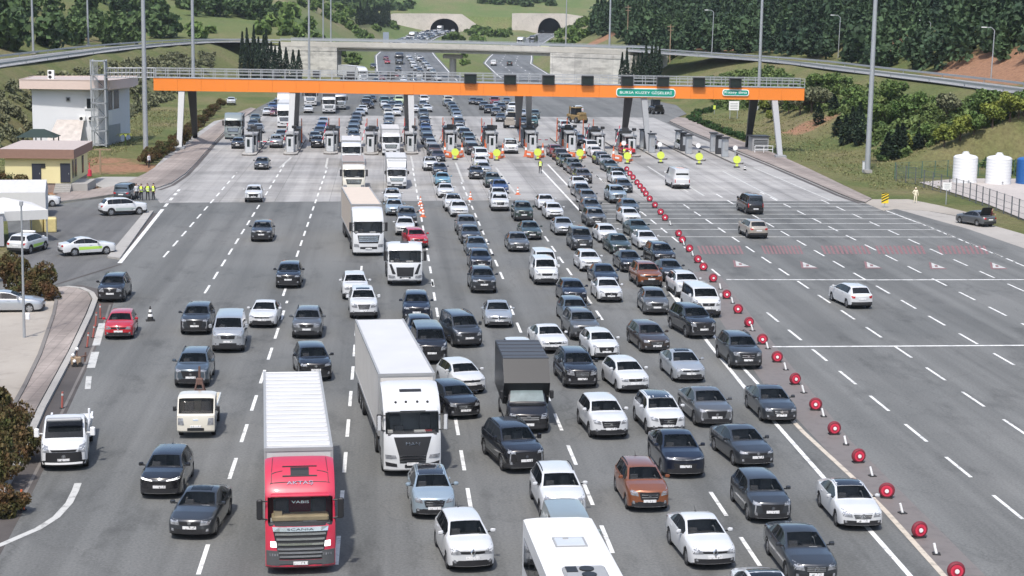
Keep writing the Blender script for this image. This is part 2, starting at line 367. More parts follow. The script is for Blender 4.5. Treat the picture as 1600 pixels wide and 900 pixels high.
def lettering(txt, width, height, M4, material, parent, extr=0.012, name='lettering'):
    """raised letters fitted to width x height, in the local XY plane of M4"""
    me = text_mesh(txt, 1.0, 0.01); xs = [v.co.x for v in me.vertices]; ys = [v.co.y for v in me.vertices]
    cx, cy = (min(xs)+max(xs))/2, (min(ys)+max(ys))/2; sx = width/(max(xs)-min(xs)); sy = height/(max(ys)-min(ys))
    for v in me.vertices: v.co = M4 @ Vector(((v.co.x-cx)*sx, (v.co.y-cy)*sy, v.co.z/0.01*extr))
    me.materials.clear(); me.materials.append(material); return link(name, me, parent)
XZ = Matrix.Rotation(pi/2, 4, 'X')      # letters standing upright, facing -Y
# ------------------------------------------------------------------ terrain
def catmull(P, k=8):
    P = [Vector(p) for p in P]; out = []
    for i in range(len(P)-1):
        a = P[max(i-1, 0)]; b = P[i]; c = P[i+1]; d = P[min(i+2, len(P)-1)]
        for j in range(k):
            t = j/k; out.append(0.5*((2*b)+(c-a)*t+(2*a-5*b+4*c-d)*t*t+(3*b-a-3*c+d)*t**3))
    out.append(P[-1]); return out
RAMP_Z = 9.0
RAMP = catmull([(-72, 60), (-70.5, 180), (-67.5, 293), (-66, 345), (-62.5, 412), (-53, 476), (-41, 496), (-21, 494), (18.7, 487), (62, 456), (73, 428), (88, 377), (91, 330), (94, 280), (95.5, 236), (104, 185), (132, 90), (150, 40)], 8)
RP = np.array([(p.x, p.y) for p in RAMP])
def carr_left(Y): return np.interp(Y, [300, 500, 640, 792, 900, 1000, 1100], [9, 9, 8, 11, 21, 35, 50])
def carr_right(Y): return np.interp(Y, [300, 500, 590, 700, 792, 900, 1000, 1100], [43, 41, 42, 52, 65, 80, 95, 108])
def zroad_np(Y): return 0.0096*np.maximum(0.0, Y-500.0)
PLAZA_L = [(-30, -36), (-30, 60), (-36, 120), (-43, 160), (-47, 215), (-42, 260), (-36, 330), (-18, 420), (-15, 500)]
def inside_poly(X, Y, P):
    c = np.zeros(X.shape, bool); n = len(P)
    for i in range(n):
        x0, y0 = P[i]; x1, y1 = P[(i+1) % n]
        if y0 == y1: continue
        c ^= ((y0 > Y) != (y1 > Y)) & (X < (x1-x0)*(Y-y0)/(y1-y0)+x0)
    return c
def seg_dist(X, Y, P):
    D = np.full(X.shape, 1e9)
    for i in range(len(P)-1):
        a = np.array(P[i]); d = np.array(P[i+1])-a; L2 = max((d**2).sum(), 1e-9)
        t = np.clip(((X-a[0])*d[0]+(Y-a[1])*d[1])/L2, 0, 1); D = np.minimum(D, np.hypot(X-a[0]-t*d[0], Y-a[1]-t*d[1]))
    return D
def wob(X, Y, s, seed=0.0):
    return (np.sin(X/s+seed)+np.sin(Y/s*1.13+2*seed+1)+np.sin((X+Y)/s*0.71+seed*3)+np.sin((X-1.7*Y)/s*1.9+seed)*0.5)/3.5
RING = [tuple(p) for p in RP[::2]]+[(170, -200), (-72, -200)]
def height(X, Y):
    X = np.asarray(X, float); Y = np.asarray(Y, float)
    d = seg_dist(X, Y, RP[::2]); ins = inside_poly(X, Y, RING)
    zin = np.maximum(0.0, RAMP_Z-0.15-np.maximum(0, d-5.0)*np.where(X < 0, 0.62, 0.42))
    zin = np.where((zin > 0.4) & (d > 7), zin+0.35*wob(X, Y, 5.0), zin)
    zin = np.where(X > 58, np.maximum(zin, np.clip((X-64)*0.045, 0, 1.2)*np.clip((Y-225)/25, 0, 1)), zin)
    zo = RAMP_Z-0.15+np.maximum(0, d-7)*0.05
    zo = zo+np.maximum(0, -X-76)*0.34*np.clip((Y-120)/60, 0.3, 1)+np.where(Y > 236, np.maximum(0, X-103), np.maximum(0, d-9))*0.46
    zo = zo+0.0125*np.maximum(0, Y-500)+np.maximum(0, -X-45)*0.16*np.clip((Y-520)/120, 0, 1)+np.maximum(0, X-100)*0.12*np.clip((Y-520)/120, 0, 1)
    zo = np.minimum(zo, 46+0.02*(Y-300)); zo = np.where(d > 9, zo+1.1*wob(X, Y, 21.0, 1.3)*np.clip((d-9)/20, 0, 1), zo)
    z = np.where(ins, zin, zo)
    cl = carr_left(Y); cr = carr_right(Y)
    wl_ = np.interp(Y, [300, 440, 497, 504, 520, 760, 1000], [24, 37, 39, 18, 16, 10, 8.5]); wr_ = np.interp(Y, [300, 430, 450, 480, 486, 500, 520, 760, 1000], [24, 22, 21, 25, 12, 9.5, 9.5, 9, 8.5])
    dc = np.minimum(np.maximum(0, np.abs(X-cl)-wl_), np.maximum(0, np.abs(X-cr)-wr_)); zr = zroad_np(Y)-0.12
    cut = zr+np.minimum(dc, 60)*np.interp(Y, [840, 985], [0.52, 0.20])
    mid = (X > cl) & (X < cr); cut = np.where(mid, zr+np.minimum(np.minimum(dc*0.3, 1.6), 9), cut)
    far = Y > 300
    z = np.where(far & (Y < 1001), np.minimum(z, cut), z)
    hill = 13.6+np.minimum(np.maximum(0, Y-1003)*0.11, 45)+np.abs(X-65)*0.01+wob(X, Y, 30, .4)*1.2*np.clip((Y-1010)/60, 0, 1)
    z = np.where((Y < 229) & (X > 58) & (X < 130), np.minimum(z, np.maximum(0, X-87)*0.5), z)
    z = np.where(Y >= 1001, hill+np.maximum(0, np.minimum(z, hill+10)-hill)*np.clip((np.abs(X-65)-75)/60, 0, 1), z)
    return np.where(z < 0.02, -0.10, z)
def on_hill(u, v, step=3.0):
    r = CAM_ROT @ Vector(((u-800)/F_PX, -(v-450)/F_PX, -1.0)); t = np.arange(150, 1400, step)/r.y; z = CAM_H+r.z*t; h = height(r.x*t, r.y*t); k = int(np.argmax(z < h+.05)); return Vector((r.x*t[k], r.y*t[k], float(h[k])))
def hz(x, y): return float(height(np.array([x]), np.array([y]))[0])

def ground_mat():
    m = bpy.data.materials.new('grass_and_earth'); n, l, b = nodes_of(m)
    g = n.new('ShaderNodeNewGeometry').outputs['Position']
    f = noise(n, l, g, 0.05, 8, 0.65)
    near = ramp(n, [(0.27, (0.22, 0.17, 0.11)), (0.40, (0.185, 0.170, 0.082)), (0.54, (0.135, 0.152, 0.058)), (0.70, (0.085, 0.122, 0.040))]); l.new(f, near.inputs['Fac'])
    f2 = noise(n, l, g, 0.022, 8, 0.68, (1, .5, 1))
    farr = ramp(n, [(0.28, (0.26, 0.21, 0.14)), (0.42, (0.175, 0.175, 0.085)), (0.56, (0.125, 0.17, 0.06)), (0.72, (0.08, 0.13, 0.045))]); l.new(f2, farr.inputs['Fac'])
    sp = n.new('ShaderNodeSeparateXYZ'); l.new(g, sp.inputs['Vector'])
    mr = n.new('ShaderNodeMapRange'); mr.inputs['From Min'].default_value = 430; mr.inputs['From Max'].default_value = 620; l.new(sp.outputs['Y'], mr.inputs['Value'])
    c = mixrgb(n, l, mr.outputs['Result'], near.outputs['Color'], farr.outputs['Color'])
    at = n.new('ShaderNodeAttribute'); at.attribute_name = 'bare_soil'; sn = noise(n, l, g, 0.22, 7, 0.7); rs = ramp(n, [(0.36, (0, 0, 0)), (0.56, (1, 1, 1))])
    ad = n.new('ShaderNodeMath'); ad.operation = 'MULTIPLY_ADD'; ad.inputs[1].default_value = 0.62; l.new(at.outputs['Fac'], ad.inputs[0]); sc_n = n.new('ShaderNodeMath'); sc_n.operation = 'MULTIPLY_ADD'; sc_n.inputs[1].default_value = 0.9; sc_n.inputs[2].default_value = -0.35; l.new(sn, sc_n.inputs[0]); l.new(sc_n.outputs[0], ad.inputs[2]); l.new(ad.outputs[0], rs.inputs['Fac'])
    c = mixrgb(n, l, rs.outputs['Color'], c, (0.33, 0.185, 0.115))
    fine = noise(n, l, g, 1.6, 6, 0.75); r4 = ramp(n, [(0.3, (0.60,)*3), (0.7, (1.35,)*3)]); l.new(fine, r4.inputs['Fac'])
    c = mixrgb(n, l, 1.0, c, r4.outputs['Color'], 'MULTIPLY'); l.new(c, b.inputs['Base Color'])
    b.inputs['Roughness'].default_value = 0.95; b.inputs['Specular IOR Level'].default_value = 0.15
    bp = n.new('ShaderNodeBump'); bp.inputs['Strength'].default_value = 0.9; bp.inputs['Distance'].default_value = 0.5
    l.new(fine, bp.inputs['Height']); l.new(bp.outputs['Normal'], b.inputs['Normal'])
    return m
M['ground'] = ground_mat()

def grid_mesh(name, xs, ys, material, zf):
    X, Y = np.meshgrid(xs, ys); Z = zf(X, Y); nx, ny = len(xs), len(ys)
    co = np.stack([X, Y, Z], -1).reshape(-1, 3)
    i = np.arange((ny-1)*(nx-1)); r = i//(nx-1); c = i % (nx-1); a = r*nx+c
    q = np.stack([a, a+1, a+1+nx, a+nx], -1)
    me = bpy.data.meshes.new(name); me.vertices.add(len(co)); me.vertices.foreach_set('co', co.ravel())
    me.loops.add(q.size); me.loops.foreach_set('vertex_index', q.ravel().astype(np.int32))
    me.polygons.add(len(q)); me.polygons.foreach_set('loop_start', (np.arange(len(q))*4).astype(np.int32))
    me.polygons.foreach_set('use_smooth', np.ones(len(q), bool)); me.update(calc_edges=True); me.validate(); me.materials.append(material)
    return link(name, me)
xs = np.concatenate([np.arange(-900, -300, 100), np.arange(-300, -120, 9), np.arange(-120, 130, 2.5), np.arange(130, 320, 9), np.arange(320, 950, 100)])
ys = np.concatenate([np.arange(-300, -60, 60), np.arange(-60, 130, 10), np.arange(130, 520, 3), np.arange(520, 1001, 8), [1001.0, 1001.2], np.arange(1008, 1300, 12), np.arange(1300, 2200, 150)])
_g = struct(grid_mesh('ground', xs, ys, M['ground'], height))
# bare orange earth: cuts beside the right ramp and the slope by the cream building
_X, _Y = np.meshgrid(xs, ys); _so = np.zeros(_X.shape)
for u, v, z, r in ((1085, 76, 10, 9), (1150, 76, 10, 9), (1130, 78, 10, 8), (1545, 108, 12, 10), (1585, 118, 12, 10), (1510, 104, 13, 9), (1600, 100, 15, 9), (1395, 70, 14, 6), (940, 62, 12, 9), (170, 262, 0, 8), (205, 262, 0, 7), (160, 250, 0, 6), (130, 290, 0, 5), (60, 300, 0, 6), (1262, 200, 1, 6)):
    q = gp(u, v, z) if z < 5 else on_hill(u, v); _so = np.maximum(_so, np.exp(-(((_X-q.x)**2+((_Y-q.y)/(1.5 if z > 5 else 1))**2)/(r*r))))
_at = _g.data.attributes.new('bare_soil', 'FLOAT', 'POINT'); _at.data.foreach_set('value', _so.ravel().astype(np.float32))

# ------------------------------------------------------------------ plaza surfaces
PX = lambda pts, z=0.0: [tuple(gp(u, v, z).xy) for u, v in pts]
def sheet(name, poly, z, material, z0=None): b = MB(); b.prism(poly, z0, z, 0); return struct(b.build(name, material))
# the plaza asphalt reaches from below the camera to the far merge behind the gantry
asph = [(-34, -30), (-34, 60), (-37, 118), (-42, 150)]+PX([(20, 440), (10, 330), (60, 321), (97, 318), (178, 307), (248, 296.5), (288, 278), (304, 259), (333, 228), (376, 186), (398, 171)])+[(-22, 400), (-11, 470), (-6, 540), (20, 540), (24, 470), (30, 470), (33, 540), (49, 540), (51, 470), (54.5, 420), (62, 365), (59, 335)]+PX([(1050, 186.5), (1090, 206), (1152, 232), (1204, 254), (1266, 281), (1314, 302), (1345, 315), (1400, 327), (1510, 341), (1600, 366), (1700, 396)])+[(70, 120), (70, -30)]
sheet('asphalt_road', asph, 0.0, M['asphalt'])
apron = PX([(250, 317), (800, 313), (1340, 314.5)])+[(52.5, 240), (50, 270), (50.5, 322), (8, 320), (-25, 316), (-29, 300), (-29, 236), (-27.5, 200)]
sheet('concrete_apron', apron, 0.004, M['apron'])
for nm, cf, w0 in (('motorway_left', carr_left, 11.5), ('motorway_right', carr_right, 8.5)):
    Ys = np.arange(470, 1012, 12.0); b = MB(); V = []; 
    for Y in Ys:
        w = np.interp(Y, [470, 640, 760, 1000], [w0, w0, w0*0.8, 6.6]); c = float(cf(Y)); V += [(c-w, Y, zroad(Y)+0.006), (c+w, Y, zroad(Y)+0.006)]
    b.add(V, [(2*i, 2*i+1, 2*i+3, 2*i+2) for i in range(len(Ys)-1)]); struct(b.build(nm, M['asphalt_far']))
    b = MB()
    for o in (-1, 1): b.strip([(float(cf(Y))+o*(np.interp(Y, [470, 640, 760, 1000], [w0, w0, w0*0.8, 6.6])-0.7), Y) for Y in Ys], 0.3, [zroad(Y)+0.012 for Y in Ys])
    for o in (-0.33, 0.33):
        for Y in np.arange(520, 1000, 18.0): b.strip([(float(cf(Y))+o*w0*.9, Y), (float(cf(Y+5))+o*w0*.9, Y+5)], 0.25, [zroad(Y)+0.012, zroad(Y+5)+0.012])
    struct(b.build(nm+'_markings', M['white_line']))
# the curved ramp road that crosses on the overpass
b = MB(); b.strip([(p.x, p.y) for p in RAMP], 9.6, RAMP_Z+0.02); struct(b.build('ramp_road', M['asphalt_ramp']))
b = MB()
for o in (-3.6, 0.0, 3.6):
    P = [Vector((p.x, p.y)) for p in RAMP]; Q = []
    for i, p in enumerate(P):
        d = (P[min(i+1, len(P)-1)]-P[max(i-1, 0)]).normalized(); Q.append(p+Vector((-d.y, d.x))*o)
    b.strip(Q, 0.22, RAMP_Z+0.032)
struct(b.build('ramp_markings', M['white_line']))
# guard rails on both edges of the ramp, cut at the bridge ends
def offset_line(o, i0, i1):
    P = [Vector((p.x, p.y)) for p in RAMP]; Q = []
    for i in range(i0, i1):
        d = (P[min(i+1, len(P)-1)]-P[max(i-1, 0)]).normalized(); Q.append(P[i]+Vector((-d.y, d.x))*o)
    return Q
IB0 = min(range(len(RAMP)), key=lambda i: (RAMP[i]-Vector((-29, 495))).length); IB1 = min(range(len(RAMP)), key=lambda i: (RAMP[i]-Vector((66, 450))).length)
for o, i0, i1, lab, mt in ((4.7, 0, IB0, 'grey steel guard rail on the outer edge of the left ramp', 'steel'), (-4.7, 0, IB0, 'grey steel guard rail on the plaza edge of the left ramp', 'steel'),
                       (4.7, IB1, len(RAMP), 'grey steel guard rail below the pine wood on the right ramp', 'steel'), (-4.7, IB1, len(RAMP), 'grey steel guard rail on the plaza edge of the right ramp', 'steel')):
    t = thing('guard_rail', lab, 'guard rail', (0, 0, 0), 0, 'guard rails along the ramp'); Q = offset_line(o, i0, i1)
    r = MB(); r.strip([q for q in Q], 0.12, RAMP_Z+0.45, 0, 0.35); r.build('rail', M[mt], t)
    pb = MB(); pb.box((0, 0, 0), (0.12, 0.12, 0.9)); pm_ = pb.mesh('rail_post', [M[mt]])
    for q in Q[::3]: link('post', pm_, t, (q.x, q.y, RAMP_Z+0.35))

# kerbs, pavements, islands
def poly_struct(name, px, z, material, h=0.14, side=None):
    P = PX(px); b = MB(); b.prism(P, -0.12, h, 0, 1); return struct(b.build(name, [material, M['kerb'] if side is None else side]))
poly_struct('pavement_lower_left', [(62, 453), (108, 450), (136, 458), (143, 470), (133, 495), (106, 552), (58, 640), (26, 712), (-5, 768), (-70, 880), (-120, 880), (-60, 772), (-8, 690), (40, 606), (62, 560), (84, 494), (88, 472)], 0, M['paving'], 0.14)
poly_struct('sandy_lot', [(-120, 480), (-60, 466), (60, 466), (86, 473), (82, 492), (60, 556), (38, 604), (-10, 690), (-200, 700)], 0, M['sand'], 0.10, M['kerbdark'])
b = MB(); b.strip(PX([(84, 468), (88, 473), (84, 494), (62, 558), (39, 606), (-8, 692)]), 0.22, 0.0, 0, 0.2); struct(b.build('lot_kerb', M['kerbdark']))
b = MB(); b.strip(PX([(104, 450.5), (128, 453), (143, 460), (149, 470), (140, 494), (113, 552), (65, 642), (33, 716), (2, 772), (-66, 890)]), 0.35, 0.0, 0, 0.17); struct(b.build('kerb', M['kerb']))
b = MB(); b.strip(PX([(112, 447), (140, 453), (154, 462), (160, 473), (151, 497), (125, 555), (80, 646), (48, 720), (18, 778), (-48, 896)]), 1.5, 0.004); struct(b.build('drain_channel', M['gutter']))
b = MB(); b.strip(PX([(172, 476), (165, 499), (139, 557), (95, 648), (64, 722), (34, 780)]), 0.14, 0.006); struct(b.build('drain_edge', M['kerbdark']))
poly_struct('divider_island', [(187, 406), (168, 403), (226, 333), (240, 331)], 0, M['kerb'], 0.15)
b = MB(); b.strip(PX([(192, 406), (243, 333)]), 0.45, 0.004); struct(b.build('divider_gutter', M['gutter']))
poly_struct('pavement_upper_left', [(78, 321), (97, 316), (140, 311), (178, 305), (222, 300), (248, 294), (268, 287), (290, 272), (306, 256), (330, 228), (352, 205), (378, 186), (400, 171), (392, 169), (356, 183), (330, 200), (287, 232), (262, 250), (228, 272), (190, 290), (150, 297), (96, 303), (76, 310)], 0, M['paving'], 0.14)
poly_struct('pale_paved_yard', [(130, 283), (160, 277), (224, 277), (229, 282), (195, 289.5), (160, 294)], 0, M['kerb'], 0.06)
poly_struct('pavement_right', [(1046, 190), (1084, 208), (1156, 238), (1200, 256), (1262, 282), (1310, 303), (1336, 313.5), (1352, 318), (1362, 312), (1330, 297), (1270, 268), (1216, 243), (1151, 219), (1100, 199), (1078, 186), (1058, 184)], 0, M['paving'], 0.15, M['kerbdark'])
b = MB(); b.strip(PX([(1044, 191), (1082, 209.5), (1154, 240), (1199, 258), (1261, 284.5), (1309, 305.5), (1350, 320)]), 0.5, 0.009); b.strip(PX([(249, 297), (270, 289.5), (292.5, 274), (308.5, 257), (332.5, 229), (355, 205.5), (381, 186.5)]), 0.45, 0.009); struct(b.build('dirty_gutters', M['gutter']))
poly_struct('stony_verge', [(1352, 318), (1380, 330), (1400, 327), (1450, 330), (1510, 340), (1535, 345), (1535, 338), (1470, 322), (1420, 312), (1362, 312)], 0, M['sand'], 0.05)
sheet('layby', PX([(1400, 326.5), (1450, 330), (1512, 341), (1600, 366), (1660, 384), (1660, 408), (1600, 388), (1510, 357)]), 0.005, concrete_mat('pale_layby', (0.30, 0.28, 0.255), (0.40, 0.375, 0.345), None))
sheet('tank_yard', PX([(1436, 285), (1500, 279), (1700, 280), (1700, 372), (1600, 343), (1540, 318), (1500, 305)]), 0.03, concrete_mat('yard_concrete', (0.38, 0.345, 0.325), (0.48, 0.44, 0.41), None))
sheet('parking_patch', PX([(80, 446), (187, 412), (168, 404), (226, 333), (97, 321), (60, 330), (30, 395), (20, 440)]), 0.004, asphalt_mat('parking_asphalt', (0.115, 0.115, 0.115), (0.165, 0.163, 0.158)))
b = MB(); b.strip(PX([(80, 447), (189, 413)]), 0.28, 0.008); struct(b.build('tar_seam', M['gutter']))

# ------------------------------------------------------------------ painted markings
wm = MB()
def kx(k, v): return 600+k*(v-5)
def seg_px(p, q, w, z=0.009, mb=None):
    (mb or wm).strip([tuple(gp(*p).xy), tuple(gp(*q).xy)], w, z)
def dashes(k, v0, v1, w=0.17, on=3.5, off=2.85, ph=0.0, mb=None):
    a = gp(kx(k, v1), v1); c = gp(kx(k, v0), v0); L = (c-a).length; d = (c-a)/L; t = ph
    while t < L:
        p = a+d*t; q = a+d*min(t+on, L); (mb or wm).strip([p.xy, q.xy], w, 0.009); t += on+off
for k, v0, v1, ph in ((-.868, 270, 402, 0), (-.618, 255, 462, 1), (-.345, 262, 470, 2), (-.325, 470, 905, 0.5), (-.085, 408, 905, 1.6), (.174, 262, 448, 0), (.172, 440, 905, 2.0),
                      (.432, 285, 440, 1.2), (.416, 470, 905, 3.0), (.69, 312, 500, 0), (.668, 560, 905, 1.5), (1.232, 271, 432, 0.3),
                      (1.238, 480, 905, 1.1), (1.488, 319, 905, 2.2), (1.741, 300, 905, 0.2), (1.991, 300, 905, 4.0), (2.222, 312, 905, 1.7), (2.435, 350, 905, 0.9), (2.69, 405, 905, 0.2)):
    dashes(k, v0, v1, ph=ph)
seg_px((1352, 317), (1440, 350), 0.2)
for v0, v1 in ((345, 410),): dashes(2.437, v0, v1, 0.2, 2.2, 0.9)
for A in ([(846, 265), (902, 325), (960, 385)], [(1046, 455), (1110, 540), (1177, 622), (1290, 750), (1422, 900), (1500, 990)], [(856, 257), (887, 290)], [(932, 274), (945, 286)]):
    wm.strip(PX(A), 0.22, 0.009)
wm.strip(PX([(1040, 447), (1120, 530), (1188, 604)]), 0.20, 0.009)
seg_px((187, 411), (254, 327), 0.35)
for v0, v1 in ((323, 318), (313, 309), (305, 302), (299, 296)): seg_px((254+(327-v0)*0.85, v0), (254+(327-v1)*0.85, v1), 0.3)
struct(wm.build('lane_markings', M['white_line']))
b = MB(); b.strip(PX([(1188, 604), (1255, 675), (1330, 744), (1385, 800), (1475, 900), (1560, 990)]), 0.24, 0.010); struct(b.build('beige_edge_line', M['beige_line']))
b = MB(); b.strip(PX([(1135, 437), (1370, 437.5), (1640, 437)]), 0.30, 0.011); b.strip(PX([(1207, 542), (1400, 541), (1640, 539.5)]), 0.30, 0.011); struct(b.build('stop_lines', M['white_line']))
b = MB()
for v, u1 in ((318, 1352), (322, 1366), (328, 1383), (334.5, 1402), (341.5, 1421), (349, 1440), (358.5, 1462), (370, 1492)):
    b.strip(PX([(kx(1.03, v), v), (u1, v+0.5)]), 0.30, 0.0105)
struct(b.build('rumble_strips', M['faded_line']))
# solid guide lines on the concrete apron, well worn
b = MB()
for A in ([(1012, 260), (1075, 300)], [(1130, 268), (1215, 312)], [(1178, 262), (1300, 314)], [(1040, 268), (1100, 306)], [(775, 262), (806, 303)], [(437, 262), (455, 246)], [(509, 262), (512, 247)], [(646, 262), (642, 244)], [(724, 285), (712, 254)]):
    b.strip(PX(A), 0.25, 0.010)
struct(b.build('apron_lines', M['faded_line']))
# red hatched lettering blocks and the white warning triangles
b = MB()
for u0, u1 in ((1087, 1157), (1187, 1250), (1280, 1356), (1365, 1442), (1462, 1540)):
    n_ = 11
    for i in range(n_):
        a = u0+(u1-u0)*i/n_; w = (u1-u0)/n_
        b.prism(PX([(a+2, 384), (a+2+w*0.55, 384), (a+8+w*0.55, 397), (a+8, 397)]), None, 0.0085)
struct(b.build('red_road_lettering', M['red_line']))
for u, v in ((1157, 412), (1262, 414), (1362, 414), (1463, 415), (1558, 415)):
    b = MB(); b.prism(PX([(u-12, v-6), (u-9.5, v+5.5), (u+17, v+5.5)]), None, 0.0085, 1); b.prism(PX([(u-8, v-4.5), (u-6.5, v+4), (u+14, v+4)]), None, 0.0125, 0)
    b.prism(PX([(u-3, v-0.5), (u-2, v+2.4), (u+2.5, v+2.4), (u+1.5, v-0.5)]), None, 0.0165, 1)
    struct(b.build('road_warning_triangle', [M['faded_line'], M['red_line']]))
# edge lines lower left
b = MB(); b.strip(PX([(-60, 872), (0, 852), (60, 826), (88, 808), (108, 786), (118, 766), (122, 755)]), 0.3, 0.009); b.strip(PX([(160, 505), (150, 540)]), 0.45, 0.009); b.strip(PX([(149, 550), (142, 575)]), 0.45, 0.009); b.strip(PX([(139, 588), (137, 608)]), 0.3, 0.009)
struct(b.build('edge_line', M['faded_line']))
# strip of reddish dust beside the line of tyres
b = MB(); b.prism(PX([(1075, 425), (1120, 425), (1330, 690), (1540, 900), (1478, 900), (1330, 744), (1190, 596)]), None, 0.0045); struct(b.build('dusty_strip', M['red_wash']))
# ------------------------------------------------------------------ overpass
t = thing('overpass', 'pale concrete overpass crossing the motorway behind the toll gantry', 'bridge')
def sub_line(i0, i1, o=0.0): return [tuple(p) for p in offset_line(o, i0, i1+1)]
b = MB(); b.strip(sub_line(IB0, IB1), 10.6, 7.95, 0, 1.03); b.build('deck', M['bridge'], t)
b = MB()
for o in (-3.6, -1.2, 1.2, 3.6): b.strip(sub_line(IB0, IB1, o), 0.7, 7.05, 0, 0.9)
b.build('girders', M['bridge'], t)
for o in (-5.25, 5.25):
    b = MB(); b.strip(sub_line(IB0, IB1, o), 0.28, 8.2, 0, 1.15); pr = b.build('parapet', M['bridge'], t)
    b = MB(); Q = sub_line(IB0, IB1, o); b.strip(Q, 0.08, 9.75, 0, 0.42); b.strip(Q, 0.08, 10.3, 0, 0.1)
    for q in Q: b.box((q[0], q[1], 9.85), (0.08, 0.08, 1.0))
    b.build('hand_rail', M['polesteel'], pr)
def near_i(x): return min(range(IB0-2, IB1+3), key=lambda i: abs(RAMP[i].x-x))
for x0, x1 in ((-32, -13.5), (50.5, 68)):
    i0, i1 = near_i(x0), near_i(x1); P = [tuple(p) for p in offset_line(0, min(i0, i1), max(i0, i1)+1)]
    b = MB(); b.strip(P, 11.5, -0.6, 0, 8.65); b.strip(P, 11.7, 7.0, 0, 0.3); b.build('abutment', M['wallconc'], t)
b = MB(); b.cyl((19.3, 487.5, -0.3), (19.3, 487.5, 5.6), 0.95, 0.95, 14); b.box((19.3, 487.5, 6.0), (5.5, 2.0, 1.15), 0, -0.3, 0.2); b.build('pier', M['bridge'], t, 30)

# ------------------------------------------------------------------ tunnel portals
def portal(lab, out, ax0, ax1, atop, base, ximax):
    Yp = 999.6; t = thing('tunnel_portal', lab, 'tunnel', (0, 0, 0), 0, 'tunnel portals in the far hillside')
    O = [at_depth(u, v, Yp) for u, v in out]; zt = lambda x: float(np.interp(x, [p.x for p in O], [p.z for p in O]))
    A = at_depth(ax0, base, Yp); B = at_depth(ax1, base, Yp); T = at_depth((ax0+ax1)/2, atop, Yp); cx = (A.x+B.x)/2; hw = (B.x-A.x)/2; zb = zroad(1000)-0.2; ht = T.z-zb
    arch = [(cx-hw*cos(a), zb+ht*(sin(a)**0.8)) for a in [pi*i/20 for i in range(21)]]
    xs_ = sorted(set([p.x for p in O]+[p[0] for p in arch])); b = MB()
    za = lambda x: float(np.interp(x, [p[0] for p in arch], [p[1] for p in arch])) if arch[0][0] < x < arch[-1][0] else zb-2
    for i in range(len(xs_)-1):
        x0, x1 = xs_[i]+1e-6, xs_[i+1]-1e-6
        V = [(x0, Yp, za(x0)), (x1, Yp, za(x1)), (x1, Yp, zt(x1)), (x0, Yp, zt(x0))]; W = [(v[0], Yp+1.3, v[2]) for v in V]
        b.add(V+W, [(0, 1, 2, 3), (3, 2, 6, 7), (1, 0, 4, 5)])
    b.build('wall', M['portal'], t)
    b = MB()
    for i in range(20):
        p, q = arch[i], arch[i+1]; e = lambda r, k: (cx+(r[0]-cx)*k, zb+(r[1]-zb)*k)
        V = [(*e(p, 1.0),), (*e(q, 1.0),), (*e(q, 1.11),), (*e(p, 1.11),)]
        V3 = [(v[0], Yp-0.9, v[1]) for v in V]+[(v[0], Yp+0.1, v[1]) for v in V]; b.add(V3, [(0, 1, 2, 3), (3, 2, 6, 7), (1, 0, 4, 5)])
    b.build('arch_ring', M['portal'], t)
    b = MB(); 
    for i in range(20):
        p, q = arch[i], arch[i+1]; b.add([(p[0], Yp+1.0, p[1]), (q[0], Yp+1.0, q[1]), (q[0]+8, Yp+90, q[1]), (p[0]+8, Yp+90, p[1])], [(0, 1, 2, 3)])
    b.add([(cx-hw+8, Yp+90, zb), (cx+hw+8, Yp+90, zb), (cx+hw+8, Yp+90, zb+ht+1), (cx-hw+8, Yp+90, zb+ht+1)], [(0, 1, 2, 3)]); b.add([(cx-hw, Yp+1, zb), (cx+hw, Yp+1, zb), (cx+hw+8, Yp+90, zb), (cx-hw+8, Yp+90, zb)], [(0, 1, 2, 3)])
    b.build('tunnel_lining', M['darkpaint'], t); return cx, hw
TUN = [portal('pale tunnel portal with the traffic queue coming out, left of the two', [(606, 24), (615, 21), (672, 21), (722, 22), (750, 42), (753, 50)], 672, 717, 29, 49, 0),
       portal('pale tunnel portal with empty dark mouth, right of the two', [(800, 21), (806, 20.5), (882, 21), (915, 26), (918, 40), (920, 47)], 840, 877, 28, 47.5, 0)]
# the hillside is open where the tunnels enter it
_g = bpy.data.objects['ground']; _bm = bmesh.new(); _bm.from_mesh(_g.data)
_del = [f for f in _bm.faces if 1000.0 < f.calc_center_median().y < 1002.0 and any(abs(f.calc_center_median().x-c) < h+0.5 for c, h in TUN)]
bmesh.ops.delete(_bm, geom=_del, context='FACES'); _bm.to_mesh(_g.data); _bm.free()

# ------------------------------------------------------------------ toll gantry
GY = 245.5
g0, g1 = at_depth(240, 131.5, GY), at_depth(1257, 147.5, GY)
GX0, GX1, GZ = g0.x, g1.x, (g0.z+g1.z)/2; GH = 1.75; zg0 = g0.z; zg1 = g1.z
def gz(x): return zg0+(zg1-zg0)*(x-GX0)/(GX1-GX0)
t = thing('toll_gantry', 'long orange toll gantry with railed walkway spanning all the toll lanes', 'gantry', (0, 0, 0))
def beam(x0, x1, y0, y1, dz0, dz1, mb, mi=0):
    V = [(x, y, gz(x)+dz) for dz in (dz0, dz1) for y in (y0, y1) for x in (x0, x1)]
    mb.add(V, [(0, 2, 3, 1), (4, 5, 7, 6), (0, 1, 5, 4), (2, 6, 7, 3), (0, 4, 6, 2), (1, 3, 7, 5)], mi)
b = MB(); n_ = 28
for i in range(n_):
    xa = GX0+(GX1-GX0)*i/n_; xb = GX0+(GX1-GX0)*(i+1)/n_
    beam(xa, xb-0.02, GY, GY+0.25, -GH/2, GH/2, b)
beam(GX0, GX1, GY+3.0, GY+3.2, -GH/2, GH/2, b); b.build('orange_fascia', M['orange'], t)
